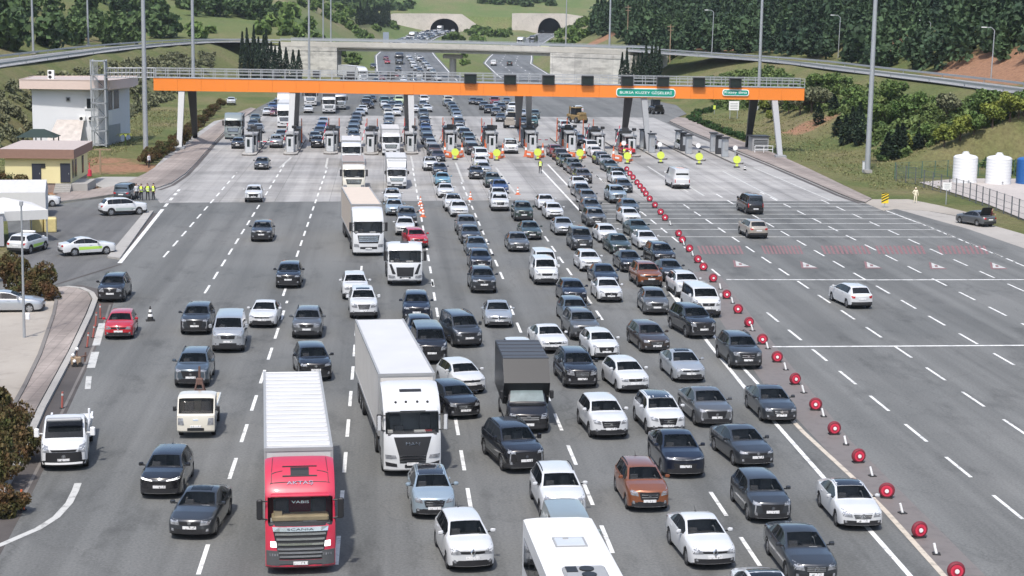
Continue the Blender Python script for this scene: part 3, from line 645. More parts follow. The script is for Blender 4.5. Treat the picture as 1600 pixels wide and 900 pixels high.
b = MB(); beam(GX0, GX1, GY+0.26, GY+2.99, GH/2-0.25, GH/2+0.06, b); beam(GX0, GX1, GY-0.06, GY+0.26, GH/2+0.003, GH/2+0.09, b); beam(GX0+.1, GX1-.1, GY+0.26, GY+2.99, -GH/2+0.06, -GH/2+0.3, b); b.build('walkway', M['steel'], t)
for yy, nm in ((GY+0.12, 'front_railing'), (GY+2.9, 'rear_railing')):
    b = MB()
    for dz in (0.55, 1.0, 1.32): beam(GX0, GX1, yy-0.03, yy+0.03, GH/2+dz-0.035, GH/2+dz+0.035, b)
    x = GX0
    while x <= GX1+0.01: b.box((x, yy, gz(x)+GH/2+0.66), (0.07, 0.07, 1.34)); x += (GX1-GX0)/56
    b.build(nm, M['steel'], t)
for fb, ft, rb, rt, in (((280, 234), 284, (305, 215), 300), ((453, 236), 457, (463, 201), 462), ((644, 237), 642, (636, 202), 637), ((827, 225), 826, (810, 200), 811), ((1014, 238), 1006, (974, 221), 982), ((1219, 247), 1210, (1168, 231), 1178)):
    vt = 141+(ft-240)/1017*16
    P = gp(*fb); Tp = at_depth(ft, vt, GY+0.5); b = MB(); b.add([(P.x-.34, P.y-.3, 0), (P.x+.34, P.y-.3, 0), (P.x+.34, P.y+.3, 0), (P.x-.34, P.y+.3, 0), (Tp.x-.42, Tp.y-.3, Tp.z+.1), (Tp.x+.42, Tp.y-.3, Tp.z+.1), (Tp.x+.42, Tp.y+.35, Tp.z+.1), (Tp.x-.42, Tp.y+.35, Tp.z+.1)], [(0, 1, 5, 4), (1, 2, 6, 5), (2, 3, 7, 6), (3, 0, 4, 7)]); b.box((P.x, P.y, 0.2), (1.5, 1.3, 0.4)); b.build('front_leg', M['legpaint'], t)
    P = gp(*rb); Tp = at_depth(rt, vt, GY+2.6); b = MB(); b.add([(P.x-.34, P.y-.3, 0), (P.x+.34, P.y-.3, 0), (P.x+.34, P.y+.3, 0), (P.x-.34, P.y+.3, 0), (Tp.x-.6, Tp.y-.3, Tp.z+.1), (Tp.x+.6, Tp.y-.3, Tp.z+.1), (Tp.x+.6, Tp.y+.3, Tp.z+.1), (Tp.x-.6, Tp.y+.3, Tp.z+.1)], [(0, 1, 5, 4), (1, 2, 6, 5), (2, 3, 7, 6), (3, 0, 4, 7)]); b.build('rear_leg', M['darkpaint'], t)
ordn = ['first', 'second', 'third', 'fourth', 'fifth', 'sixth', 'seventh', 'eighth', 'ninth', 'tenth', 'eleventh', 'twelfth', 'thirteenth', 'fourteenth', 'fifteenth', 'sixteenth']
for i, (u, v) in enumerate(((735, 123), (797, 124.5), (857, 125), (918, 126), (980, 126.5), (1036, 127.5), (1092, 128.5), (1149, 129.5))):
    p = at_depth(u, v, GY-0.35); s = thing('lane_signal', 'black lane signal box on the gantry railing, %s of eight from the left' % ordn[i], 'lane signal', p, 0, 'lane signal boxes on the gantry')
    b = MB(); b.box((0, 0, 0), (1.75, 0.45, 1.4), 0, 0, 0.06); b.build('housing', M['darkpaint'], s); b = MB(); b.box((0, -0.24, 0), (1.5, 0.03, 1.15)); b.build('display', M['screen'], s)
    b = MB(); b.box((0, 0.3, -0.55), (0.3, 0.35, 0.12)); b.box((0, -0.30, 0.62), (1.7, 0.25, 0.05)); b.build('bracket', M['darkpaint'], s)
for i, (u, v) in enumerate(((430, 115), (495, 116), (548, 117), (611, 118), (667, 119))):
    p = at_depth(u, v, GY+3.5); s = thing('lane_signal', 'small dark signal box behind the left gantry railing, %s from the left' % ordn[i], 'lane signal', p, 0, 'lane signal boxes on the gantry')
    b = MB(); b.box((0, 0, 0), (1.15, 0.4, 1.0), 0, 0, 0.05); b.build('housing', M['darkpaint'], s); b = MB(); b.box((0, -0.3, -0.7), (0.12, 0.12, 0.6)); b.build('bracket', M['darkpaint'], s)
def plaque(lab, u0, v0, u1, v1, txt, hfrac):
    a = at_depth(u0, v0, GY-0.12); c = at_depth(u1, v1, GY-0.12); w = c.x-a.x; h = a.z-c.z; tilt = math.atan((zg1-zg0)/(GX1-GX0))
    s = thing('gantry_sign', lab, 'sign', ((a.x+c.x)/2, GY-0.12, (a.z+c.z)/2)); s.rotation_euler = (0, -tilt, 0)
    def rr(w, h, r): return [(sx*(w/2-r)+r*cos(q), sz*(h/2-r)+r*sin(q)) for sx, sz, q0 in ((1, 1, 0), (-1, 1, pi/2), (-1, -1, pi), (1, -1, 1.5*pi)) for q in [q0+pi/2*k/4 for k in range(5)]]
    for nm, P, y0, y1, mt in (('border', rr(w, h, h*.35), -0.05, 0.08, 'letter'), ('panel', rr(w-.22, h-.22, h*.28), -0.08, 0.05, 'sign_green')):
        b = MB(); n = len(P); b.add([(x, y0, z) for x, z in P]+[(x, y1, z) for x, z in P], [tuple(range(n-1, -1, -1))]+[(i, (i+1) % n, n+(i+1) % n, n+i) for i in range(n)]); b.build(nm, M[mt], s)
    lettering(txt, (w-.22)*0.90, h*hfrac, Matrix.Translation((0, -0.082, 0)) @ XZ, M['letter'], s)
plaque('long green gantry sign lettered BURSA KUZEY in white', 963, 137.5, 1055, 152, 'BURSA KUZEY GİŞELERİ', 0.46)
plaque('short green gantry sign lettered Kuzey Bina in white', 1129, 139.5, 1170, 150, 'Kuzey Bina', 0.50)

# stair tower and the footbridge from it to the gantry
pT = gp(157, 229); t = thing('stair_tower', 'grey steel stair tower between white building and orange gantry', 'stair tower', pT)
b = MB(); zt_ = at_depth(157, 93, pT.y).z
for x in (-0.95, 0.95):
    for y in (-0.9, 0.9): b.box((x, y, zt_/2), (0.2, 0.2, zt_))
b.build('posts', M['polesteel'], t)
b = MB(); b.box((0, 0, 0), (2.1, 2.0, 0.12)); lm_ = b.mesh('landing', [M['polesteel']])
for k in range(7): link('landing', lm_, t, (0, 0, 0.3+k*(zt_-.5)/6))
b = MB()
for k in range(6):
    z0_ = 0.3+k*(zt_-.5)/6; s_ = 1 if k % 2 else -1; h_ = (zt_-.5)/6
    b.add([(-s_*.8, -.5, z0_), (-s_*.8, .5, z0_), (s_*.8, .5, z0_+h_), (s_*.8, -.5, z0_+h_)], [(0, 1, 2, 3)])
b.build('stair_flights', M['greypaint'], t)
b = MB(); [b.box((-0.85+.14*k, -1.0, zt_*.5), (0.05, 0.05, zt_-.3)) for k in range(7)]; [b.box((0.97, -.8+.2*k, zt_*.5), (.05, .06, zt_-.4)) for k in range(9)]; b.build('mesh_cladding', M['polesteel'], t)
t = thing('footbridge', 'narrow railed steel footbridge from the stair tower to the orange gantry', 'footbridge', (0, 0, 0)); b = MB()
A = at_depth(165, 121, pT.y); B_ = Vector((GX0, GY+1.5, gz(GX0)+GH/2)); d_ = B_-A; n_ = 12
for side in (-0.7, 0.7):
    for dz in (0.0, 0.65, 1.3): b.cyl(A+Vector((0, side, dz)), B_+Vector((0, side, dz)), 0.06, None, 6)
    for k in range(n_+1): q = A+d_*(k/n_)+Vector((0, side, 0)); b.cyl(q, q+Vector((0, 0, 1.3)), 0.05, None, 6)
b.build('railing', M['steel'], t); b = MB(); b.add([A+Vector((0, -.7, .02)), B_+Vector((0, -.7, .02)), B_+Vector((0, .7, .02)), A+Vector((0, .7, .02))], [(0, 1, 2, 3)]); b.build('deck', M['steel'], t)

# ------------------------------------------------------------------ toll islands and booths
NOSE = [(388, 244), (453, 243), (516, 242), (580, 243), (643, 242), (707, 240), (772, 241), (836, 240), (898, 240), (942, 243), (992, 246)]
RNOSE = [(1036, 250), (1096, 252), (1155, 257)]
def island_mesh(L, W):
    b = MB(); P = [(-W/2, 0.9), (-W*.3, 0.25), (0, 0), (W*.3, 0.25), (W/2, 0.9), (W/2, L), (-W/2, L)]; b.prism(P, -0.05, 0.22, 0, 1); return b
def booth_parts(t, z0=0.22):
    b = MB(); b.box((0, 0, 0.45), (1.6, 3.0, 0.9), 0, 0, 0.06); b.box((0, 0, 1.5), (1.45, 2.85, 1.25), 1); b.box((0, 0, 2.35), (1.75, 3.3, 0.28), 0, 0, 0.06)
    for x in (-.76, .76):
        for y in (-1.46, 0, 1.46): b.box((x, y, 1.5), (0.1, 0.1, 1.3), 0)
    return b
booth_me = booth_parts(None).mesh('toll_booth_shell', [M['greypaint'], M['window']])
booth2_me = bpy.data.meshes.new('x') if 0 else booth_parts(None).mesh('rear_booth_shell', [M['polesteel'], M['window']])
kb = MB(); kb.box((0, 0, 2.62), (2.0, 4.6, .16)); [kb.box((s*.8, y, 1.3), (.09, .09, 2.6)) for s in (-1, 1) for y in (-2.1, 2.1)]; kb.box((0, -2.15, 2.9), (.9, .3, .5)); bcan_me = kb.mesh('booth_canopy', [M['darkpaint']])
kb = MB(); kb.box((0, 0, 1.05), (0.95, 0.7, 2.1), 0, 0, 0.05); kiosk_me = kb.mesh('kiosk_cabinet', [M['kioskpaint']], 30)
kb = MB(); kb.box((-0.06, -0.365, 1.35), (0.36, 0.03, 1.0)); kscr_me = kb.mesh('kiosk_screen', [M['screen']])
kb = MB(); kb.box((0, 0, 2.28), (0.4, 0.45, 0.3), 0, 0, 0.04); kcam_me = kb.mesh('kiosk_camera', [M['black']])
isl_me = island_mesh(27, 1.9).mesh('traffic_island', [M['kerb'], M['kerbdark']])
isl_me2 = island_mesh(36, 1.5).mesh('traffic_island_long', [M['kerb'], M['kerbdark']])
ab = MB(); ab.box((0, 0, 0.5), (0.35, 0.35, 1.0), 0, 0, 0.03); arm_post_me = ab.mesh('barrier_post', [M['orange_plastic']])
ab = MB()
for k in range(6): ab.box((0.35+0.5*k+.25, 0, 0.95), (0.5, 0.07, 0.10), k % 2)
arm_me = ab.mesh('barrier_arm', [M['white_plastic'], M['red_plastic']])
ab = MB(); ab.box((0, 0, 0.06), (0.4, 0.4, 0.12), 1); ab.cyl((0, 0, .1), (0, 0, 3.6), 0.10, 0.06, 8, 0); ab.box((0, 0, 2.6), (0.05, 0.25, 1.6), 0); flag_me = ab.mesh('orange_post', [M['orange_plastic'], M['black']])
ab = MB(); ab.cyl((0, 0, 0), (0, 0, 3.4), 0.07, 0.06, 8); cpole_me = ab.mesh('camera_pole', [M['polesteel']])
ab = MB(); ab.box((0, -0.15, 3.35), (0.55, 0.5, 0.38), 0, 0, 0.05); chead_me = ab.mesh('camera_head', [M['black']])
ab = MB(); ab.cyl((0, -.08, 1.05), (0, .04, 1.05), 0.50, None, 20); disc_me = ab.mesh('marker_disc', [M['lime']], 40)
ab = MB(); ab.box((0, 0, 0.10), (0.75, 0.5, 0.2), 0, 0, 0.05); ab.box((0, 0.05, 0.75), (0.2, 0.16, 1.5)); ab.box((0, .05, 1.68), (0.26, 0.2, 0.26)); dbase_me = ab.mesh('marker_base', [M['darkpaint']])
ab = MB(); ab.box((0, -0.12, 0.30), (0.34, 0.05, 0.34)); dplate_me = ab.mesh('marker_plate', [M['lime']])
place_w = ['far left truck', 'second from left', 'third from left', 'fourth from left', 'fifth from left', 'sixth from left', 'seventh from left', 'eighth from left', 'ninth from left', 'tenth from left', 'eleventh from left', 'third from right', 'second from right', 'far right']
for i, (u, v) in enumerate(NOSE+RNOSE):
    right = i >= len(NOSE); p = gp(u, v); w = place_w[i]
    t = thing('traffic_island', 'raised concrete toll lane island, %s of the plaza row' % w.replace(' truck', ''), 'traffic island', p, 0, 'toll lane islands')
    link('kerb', isl_me2 if right else isl_me, t)
    ny = 14.0 if right else 2.6
    if right:
        for q_, (dy_, m_) in enumerate(((9.0, 'polesteel'), (13.5, 'darkpaint'), (17.5, 'polesteel'))):
            t = thing('lane_cabinet', '%s slim lane cabinet of the %s island, %s along it' % ('grey' if q_ != 1 else 'dark', w, ('nearest', 'middle', 'farthest')[q_]), 'cabinet', (p.x-.2, p.y+dy_, .22), 0, 'lane cabinets of the right islands'); b = MB(); b.box((0, 0, 1.3), (.85, .8, 2.6), 0, 0, .06); b.build('case', M[m_], t); b = MB(); b.box((.1, -.42, 1.5), (.45, .04, 1.2)); b.build('door_panel', M['greypaint' if q_ != 1 else 'polesteel'], t); b = MB(); b.box((0, -.1, 2.68), (1.15, 1.2, .14)); b.build('hood', M['darkpaint'], t)
        continue
    t = thing('toll_booth', 'grey glazed toll booth on the %s island under the gantry' % w.replace(' truck', ''), 'toll booth', (p.x, p.y+ny+3.2, 0.22), 0, 'toll booths on the islands'); link('cabin', booth_me, t)
    if not right or True:
        q = (p.x-0.1, p.y+ny, 0.22)
        t = thing('payment_kiosk', 'white payment kiosk with dark screen on the %s toll island' % w.replace(' truck', ''), 'payment kiosk', q, 0, 'payment kiosks')
        link('cabinet', kiosk_me, t); link('screen', kscr_me, t); link('camera', kcam_me, t)
    t = thing('toll_booth', 'rear grey booth with dark roof canopy on the %s island' % w.replace(' truck', ''), 'toll booth', (p.x, p.y+ny+9.5, 0.22), 0, 'toll booths on the islands'); link('cabin', booth2_me, t); link('canopy', bcan_me, t)
    t = thing('lane_barrier', 'red and white lane barrier arm on the %s toll island' % w.replace(' truck', ''), 'barrier', (p.x-.6, p.y+ny+7.5, 0.22), 0, 'toll lane barriers')
    link('post', arm_post_me, t); a = link('arm', arm_me, t); a.rotation_euler = (0, 0 if (i in (0, 7) or right) else -1.35, 0)
    if right: a.rotation_euler = (0, pi, 0); a.location = (0, 0, 1.9); a.rotation_euler = (0, pi, 0)
    t = thing('camera_pole', 'slim pole with black camera head on the %s toll island' % w.replace(' truck', ''), 'camera pole', (p.x+.35, p.y+ny+1.4, 0.22), 0, 'camera poles'); link('pole', cpole_me, t); link('head', chead_me, t)
    for s in (-1, 1):
        if 4 <= i <= 9 or i in (1, 2, 3):
            t = thing('orange_post', 'tall orange marker post, %s side, rear of the %s island' % ('left' if s < 0 else 'right', w), 'marker post', (p.x+s*.75, p.y+18, 0.22), 0.12*s, 'orange marker posts'); link('post', flag_me, t)
for i, (u, v) in enumerate(((711, 250), (776, 251), (840, 250), (906, 251), (980, 256), (1032, 255), (1092, 257), (1151, 262))):
    p = gp(u, v); t = thing('crash_marker', 'round lime marker board at an island nose, %s of eight from the left' % ordn[i], 'marker board', p, 0, 'lime marker boards')
    link('base', dbase_me, t); link('disc', disc_me, t); link('plate', dplate_me, t)
    if i < 5:   # orange and white water barriers wrapped around the nose
        for s in (-1, 1):
            t = thing('water_barrier', 'orange and white plastic barrier %s of the %s lime marker' % ('left' if s < 0 else 'right', ordn[i]), 'barrier', (p.x+s*0.75, p.y+3.2, 0), s*-0.45, 'orange water barriers')
            b = MB(); b.box((0, 0, 0.42), (0.42, 1.5, 0.84), 0, 0, 0.12); b.build('body', M['orange_plastic'], t); b = MB(); b.box((0, 0, 0.5), (0.44, 1.1, 0.34), 0, 0, 0.05); b.build('band', M['white_plastic'], t)
            t = thing('tall_cone', 'tall orange and white cone %s behind the %s lime marker' % ('left' if s < 0 else 'right', ordn[i]), 'cone', (p.x+s*1.15, p.y+5.2, 0), 0, 'tall orange cones')
            b = MB(); b.cyl((0, 0, 0.02), (0, 0, 1.9), 0.28, 0.05, 10, 0); b.box((0, 0, .04), (.7, .7, .08), 0); b.build('cone', M['orange_plastic'], t, 40); b = MB(); b.cyl((0, 0, .9), (0, 0, 1.25), 0.175, 0.13, 10); b.build('band', M['white_plastic'], t, 40)
for u, v, i in ((1030, 252, 0), (1090, 254, 1), (1148, 258, 2), (974, 250, 3)):
    p = gp(u, v-3); t = thing('round_sign', 'round white traffic sign above the %s lime marker' % ('sixth', 'seventh', 'eighth', 'fifth')[i], 'traffic sign', p, 0, 'round white signs')
    b = MB(); b.cyl((0, 0, 0), (0, 0, 2.0), 0.05, None, 6); b.build('pole', M['polesteel'], t); b = MB(); b.cyl((0, -.09, 2.05), (0, -.05, 2.05), 0.33, None, 16); b.build('disc', M['white_plastic'], t)
# small equipment cabin and railing beside the right-hand leg
p = gp(1188, 238); t = thing('equipment_cabin', 'low grey louvred equipment cabin beside the right gantry leg', 'cabin', p, 0.05)
b = MB(); b.box((0, 1.2, 1.1), (2.4, 2.4, 2.2), 0, 0, 0.05); b.build('walls', M['greypaint'], t); b = MB(); b.box((0, 1.2, 2.28), (2.7, 2.7, 0.14)); b.build('roof', M['darkpaint'], t)
b = MB(); [b.box((0, -0.02, 0.5+k*.25), (2.0, 0.05, 0.1)) for k in range(6)]; b.build('louvres', M['darkpaint'], t)
p = gp(1190, 240); t = thing('pipe_rail', 'white pipe railing in front of the grey equipment cabin', 'railing', p)
b = MB(); [b.cyl((x, 0, 0), (x, 0, 1.1), .05, None, 6) for x in (-1, 0.3, 1.6)]; b.cyl((-1, 0, 1.1), (1.6, 0, 1.1), .05, None, 6); b.cyl((-1, 0, .6), (1.6, 0, .6), .05, None, 6); b.build('bars', M['whitepaint'], t)

# ------------------------------------------------------------------ buildings on the left
F0, F1, C1 = gp(52, 226), gp(165, 227), gp(189, 221); back = 9.0
HB = (226-142)/((226-5)/20.7)
foot = [F0.xy, F1.xy, C1.xy, C1.xy+Vector((0.5, 6)), F0.xy+Vector((0, back))]
t = thing('control_building', 'white two storey building with pale pink flat roof behind the stair tower', 'building', (0, 0, 0))
b = MB(); b.prism([tuple(p) for p in foot], -0.2, HB, 0); b.build('wall', M['whitewall'], t)
cen = sum((Vector(p) for p in foot), Vector((0, 0)))/5; over = [tuple(cen+(Vector(p)-cen)*1.0+(Vector(p)-cen).normalized()*1.9) for p in foot]
b = MB(); b.prism(over, HB+0.003, HB+1.25, 1, 0, True); rf = b.build('roof', [M['pinkfascia'], M['rooflight']], t)
b = MB(); _pe = [cen+(Vector(p)-cen)+(Vector(p)-cen).normalized()*1.86 for p in foot]; b.strip([tuple(p) for p in _pe+_pe[:2]], .16, HB+1.253, 0, .08); b.build('roof_edge', M['pinkfascia'], rf)
def on_front(u, v, off=0.05): p = at_depth(u, v, F0.y-off); return p
def wbox(name, u0, v0, u1, v1, material, parent, depth=0.12, off=0.0):
    a, c = at_depth(u0, v0, F0.y-off), at_depth(u1, v1, F0.y-off); b = MB(); b.box(((a.x+c.x)/2, F0.y-depth/2-off-0.003, (a.z+c.z)/2), (abs(c.x-a.x), depth, abs(a.z-c.z))); return b.build(name, M[material], parent)
w = wbox('window', 132, 152, 150, 171, 'whitepaint', t, 0.1); wbox('pane', 135.5, 154, 142, 169, 'window', w, 0.06, 0.1); wbox('pane', 144, 154, 149, 169, 'window', w, 0.06, 0.1)
w = wbox('vent', 103, 151.5, 110, 158.5, 'greypaint', t, 0.15); wbox('vent_fan', 104.5, 153, 108.5, 157, 'black', w, 0.06, 0.15)
# windows on the angled corner
e = C1-F1; ang = math.atan2(e.y, e.x); mid_ = (F1+C1)/2
def corner_box(name, f0, f1, z0, z1, m_, parent, out=0.06):
    a = F1+e*f0; c = F1+e*f1; nn = Vector((sin(ang), -cos(ang), 0)); m2 = (a+c)/2+nn*out/2; b = MB(); b.box((m2.x, m2.y, (z0+z1)/2), ((c-a).length, out, z1-z0), 0, ang); return b.build(name, M[m_], parent)
w = corner_box('window', 0.05, 0.9, HB-3.0, HB-0.35, 'window', t); corner_box('frame', 0.46, 0.52, HB-3.0, HB-.35, 'whitepaint', w, 0.12)
corner_box('panel', 0.0, 0.42, HB-5.0, HB-3.1, 'whitepaint', t, 0.10); corner_box('cladding', 0.1, 0.95, 0, HB-5.2, 'polesteel', t, 0.08)
def ac_unit(lab, p, n=2, rz=0.0, vertical=False):
    t = thing('air_conditioner', lab, 'air conditioner', p, rz, 'air conditioners of the white building'); b = MB()
    b.box((0, 0, 0.6 if vertical else .35), (0.9, 0.45, 1.3 if vertical else .65), 0, 0, 0.04); b.build('case', M['white_plastic'], t); b = MB()
    for z in ((0.3, 0.92) if vertical else (0.35,)): b.cyl((-.1, -.24, z), (-.1, -.20, z), 0.24, None, 12)
    b.build('fan', M['black'], t)
ac_unit('twin fan air conditioner standing on the flat roof of the white building', (*at_depth(80, 128, F0.y+2).xy, HB+1.25), 2, 0, True)
ac_unit('air conditioner on the white wall, left of the pair', at_depth(128.5, 189, F0.y-.25)); ac_unit('air conditioner on the white wall, right of the pair beside tower', at_depth(143, 189, F0.y-.25))
# lean-to with mottled sloping sheet
p0 = gp(82, 240); p1 = gp(134, 240); t = thing('lean_to', 'lean-to with mottled pale sloping roof against the white building', 'shed', (0, 0, 0)); yb_ = F0.y-0.3
zt1 = at_depth(110, 187, yb_).z; zt0 = at_depth(107, 222, yb_-3.4).z; xl, xr = at_depth(89, 187, yb_).x, at_depth(131, 187, yb_).x
b = MB(); b.add([(xl-.9, yb_-3.4, zt0), (xr, yb_-3.4, zt0), (xr, yb_, zt1), (xl, yb_, zt1), (xl-.9, yb_-3.4, zt0-.15), (xr, yb_-3.4, zt0-.15), (xr, yb_, zt1-.15), (xl, yb_, zt1-.15)], [(0, 1, 2, 3), (0, 4, 5, 1), (1, 5, 6, 2), (0, 3, 7, 4), (4, 7, 6, 5)]); b.build('sloping_roof', M['marble'], t)
b = MB(); b.prism([(xl-.5, yb_-3.2), (xr-.1, yb_-3.2), (xr-.1, yb_-.05), (xl, yb_-.05)], -.2, zt0-.25); b.build('wall', M['whitewall'], t)
p = gp(55, 243); t = thing('gazebo', 'dark green roofed gazebo left of the white building', 'gazebo', (p.x, p.y+2.5, 0)); b = MB()
b.add([(-2.6, -2, 2.3), (2.6, -2, 2.3), (2.6, 2, 2.3), (-2.6, 2, 2.3), (-.8, 0, 3.3), (.8, 0, 3.3)], [(0, 1, 5, 4), (1, 2, 5), (2, 3, 4, 5), (3, 0, 4)]); b.build('roof', mat('gazebo_green', (.018, .035, .03), .8), t)
b = MB(); [b.box((x, y, 1.15), (.14, .14, 2.3)) for x in (-2.3, 0, 2.3) for y in (-1.7, 1.7)]; b.box((0, -1.7, .8), (4.6, .08, .1)); b.box((0, -1.7, .35), (4.6, .08, .1)); b.build('posts', M['darkpaint'], t)
# cream building
zc_ = 4.55
Pf = [gp(9, 299), gp(112, 299), gp(138, 286), gp(38, 286)]; t = thing('office_building', 'cream single storey building with brown parapet and front steps', 'building', (0, 0, 0))
Y0 = Pf[0].y; X0, X1 = Pf[0].x, Pf[1].x; Yb = Y0+11
b = MB(); b.prism([(X0, Y0), (X1, Y0), (X1, Yb), (X0, Yb)], 0.9, zc_-1.0); b.build('wall', M['creamwall'], t)
b = MB(); b.prism([(X0+.1, Y0+.1), (X1-.1, Y0+.1), (X1-.1, Yb-.1), (X0+.1, Yb-.1)], -.2, 0.9); b.build('plinth', M['stone'], t)
b = MB(); b.prism([(X0-.5, Y0-.5), (X1+.5, Y0-.5), (X1+.5, Yb+.5), (X0-.5, Yb+.5)], zc_-0.98, zc_, 1, 0, True); b.build('roof', [M['brownfascia'], M['rooflight']], t)
sc_ = 20.7/(299-5)
for nm, u, w_, z0, z1, m_ in (('door', 57.5, 0.95, 1.0, 3.0, 'door'), ('door', 102.5, 1.05, 1.0, 3.05, 'door'), ('vent', 68, 0.45, 2.55, 3.0, 'black')):
    x = at_depth(u, 280, Y0).x; b = MB(); b.box((x, Y0-.04, (z0+z1)/2), (w_, 0.1, z1-z0)); dd = b.build(nm, M[m_], t)
    if nm == 'door': b = MB(); b.box((x+w_*.35, Y0-.12, 1.95), (.06, .06, .16)); b.build('handle', M['steel'], dd)
for y, in ((Y0+1.6,), (Y0+3.2,), (Y0+7.5,)):
    b = MB(); b.box((X1+.03, y, 2.3), (0.1, 0.9, 1.9)); b.build('window', M['window'], t)
b = MB(); x = at_depth(100, 280, Y0).x
for k in range(5): b.box((x, Y0-0.25-.32*k, (0.9-.18*k)/2), (1.7, 0.32, 0.9-.18*k))
b.box((X1+.9, Y0+2.5, .45), (1.8, 5.5, 0.9)); b.build('steps', M['kerb'], t)
p = gp(157, 272); t = thing('timber_post', 'brown timber post with cross arm on the brown slope behind cream building', 'post', (p.x, p.y, 0)); b = MB(); b.box((0, 0, 1.5), (0.2, 0.2, 3.0)); b.box((0.3, 0, 2.9), (2.0, 0.12, 0.14)); b.build('timber', M['wood'], t)
p = gp(140, 275); t = thing('fire_point', 'small red fire point beside the cream building', 'fire point', (p.x, p.y, 0)); b = MB(); b.cyl((0, 0, 0), (0, 0, .75), .28, .22, 10); b.box((0, 0, 1.1), (.06, .06, .9)); b.build('bucket', M['red_plastic'], t)
# site cabin and canopies at the left edge
p = gp(6, 384); t = thing('site_cabin', 'grey corrugated site cabin under a white canopy at the left edge', 'cabin', (p.x, p.y, 0), radians(20))
b = MB(); b.box((-3.0, 2.6, 1.35), (6.0, 5.6, 2.7)); b.build('walls', mat('cabin_grey', (0.42, 0.42, 0.45), 0.6, var=.1), t); b = MB(); b.box((-3.0, 2.6, 2.76), (6.2, 5.8, 0.12)); b.build('roof', M['whitepaint'], t)
b = MB(); [b.box((0.02, 0.4+k*.45, 1.35), (0.05, .06, 2.6)) for k in range(12)]; b.build('ribs', M['greypaint'], t)
for y in (1.5, 3.4): b = MB(); b.box((0.05, y, 1.6), (0.08, 0.8, 1.3)); b.build('window', M['window'], t)
def canopy(lab, p, w, d, ze, za, rz, m_, val):
    t = thing('canopy', lab, 'canopy', (p[0], p[1], 0), rz, 'canopies by the site cabin'); b = MB()
    b.add([(-w/2, -d/2, ze), (w/2, -d/2, ze), (w/2, d/2, ze), (-w/2, d/2, ze), (0, 0, za)], [(0, 1, 4), (1, 2, 4), (2, 3, 4), (3, 0, 4)]); b.build('roof_sheet', M[m_], t)
    b = MB()
    for (x0, y0, x1, y1) in ((-w/2, -d/2, w/2, -d/2), (w/2, -d/2, w/2, d/2)): b.add([(x0, y0, ze), (x1, y1, ze), (x1, y1, ze-val), (x0, y0, ze-val)], [(0, 1, 2, 3)])
    b.build('valance', M[m_], t); b = MB()
    for x in (-1, 1):
        for y in (-1, 1): b.cyl((x*(w/2-.1), y*(d/2-.1), 0), (x*(w/2-.1), y*(d/2-.1), ze), .06, None, 6)
    b.build('frame_legs', M['steel'], t)
canopy('white pyramid canopy in front of the grey roofed canopy', gp(8, 374), 6.0, 6.0, 2.75, 3.6, radians(24), 'tarp', 0.8)
p = gp(16, 336); t = thing('canopy', 'pale grey gabled canopy behind the white pyramid canopy', 'canopy', (p.x, p.y, 0), radians(8), 'canopies by the site cabin'); b = MB()
b.add([(-4, -2.4, 2.4), (3.4, -2.4, 2.4), (3.4, 2.4, 2.4), (-4, 2.4, 2.4), (-4, 0.6, 3.3), (3.4, 0.6, 3.3)], [(0, 1, 5, 4), (2, 3, 4, 5), (1, 2, 5), (3, 0, 4)]); b.build('roof_sheet', mat('grey_canvas', (0.50, 0.50, 0.50), .7, var=.12), t)
b = MB(); b.add([(3.4, -2.4, 2.4), (3.4, 2.4, 2.4), (3.4, 2.4, 0.4), (3.4, -2.4, .4), (-4, -2.4, 2.4), (-4, -2.4, .4)], [(0, 1, 2, 3), (0, 3, 5, 4)]); b.build('side_sheet', M['tarp'], t); b = MB(); [b.cyl((x, y, 0), (x, y, 2.4), .06, None, 6) for x in (-3.9, 3.3) for y in (-2.3, 2.3)]; b.build('frame_legs', M['steel'], t)
p = gp(69, 362); 
for i, (dx, dy, dz, s) in enumerate(((-.55, 0, 0, 1.1), (.55, .1, 0, 1.05), (-.45, .05, 1.1, .0),)):
    if s: t = thing('straw_block', 'straw yellow bundled block beside the white canopy, %s of two' % ('left' if dx < 0 else 'right'), 'block', (p.x+dx, p.y+dy, 0), .15*i, 'yellow blocks'); b = MB(); b.box((0, 0, .62), (s, 1.3, 1.25), 0, 0, .08); b.build('bundle', M['foam'], t); b = MB(); b.box((0, 0, .62), (s+.02, .08, 1.27)); b.build('strap', M['wood'], t)

# ------------------------------------------------------------------ masts and lamp posts
def pole(lab, p, h, r0, r1, cat='mast', group='tall lighting masts', heads=True, lean=0.0):
    t = thing('lighting_mast', lab, cat, p, 0, group); b = MB(); b.cyl((0, 0, -.3), (lean*h, 0, h), r0, r1, 12); b.build('pole', M['polesteel'], t, 40)
    if heads:
        b = MB(); b.cyl((lean*h, 0, h-.6), (lean*h, 0, h-.4), 1.3, 1.3, 12); b.build('head_ring', M['steel'], t)
        for k in range(6): b = MB(); b.box((lean*h+1.2*cos(k*pi/3), 1.2*sin(k*pi/3), h-.75), (.5, .4, .25)); b.build('floodlight', M['greypaint'], t)
    b = MB(); b.box((0, 0, .2), (1.0, 1.0, .4)); b.build('footing', M['kerb'], t)
pole('tall grey lighting mast by the four people in yellow vests', gp(228, 250), 31, .34, .20)
pole('tall grey lighting mast on the grass left of the white tanks', gp(1355, 270), 31, .36, .22)
for u, v, z, lab in ((303, 188, 0, 'tall mast behind the leftmost gantry leg'), (483, 124, 0, 'tall mast in front of the left bridge abutment'), (951, 126, 0, 'tall mast in front of the right bridge abutment'), (1184, 186, 0, 'tall mast behind the right end of the gantry')):
    pole(lab, gp(u, v, z), 32, .34, .2)
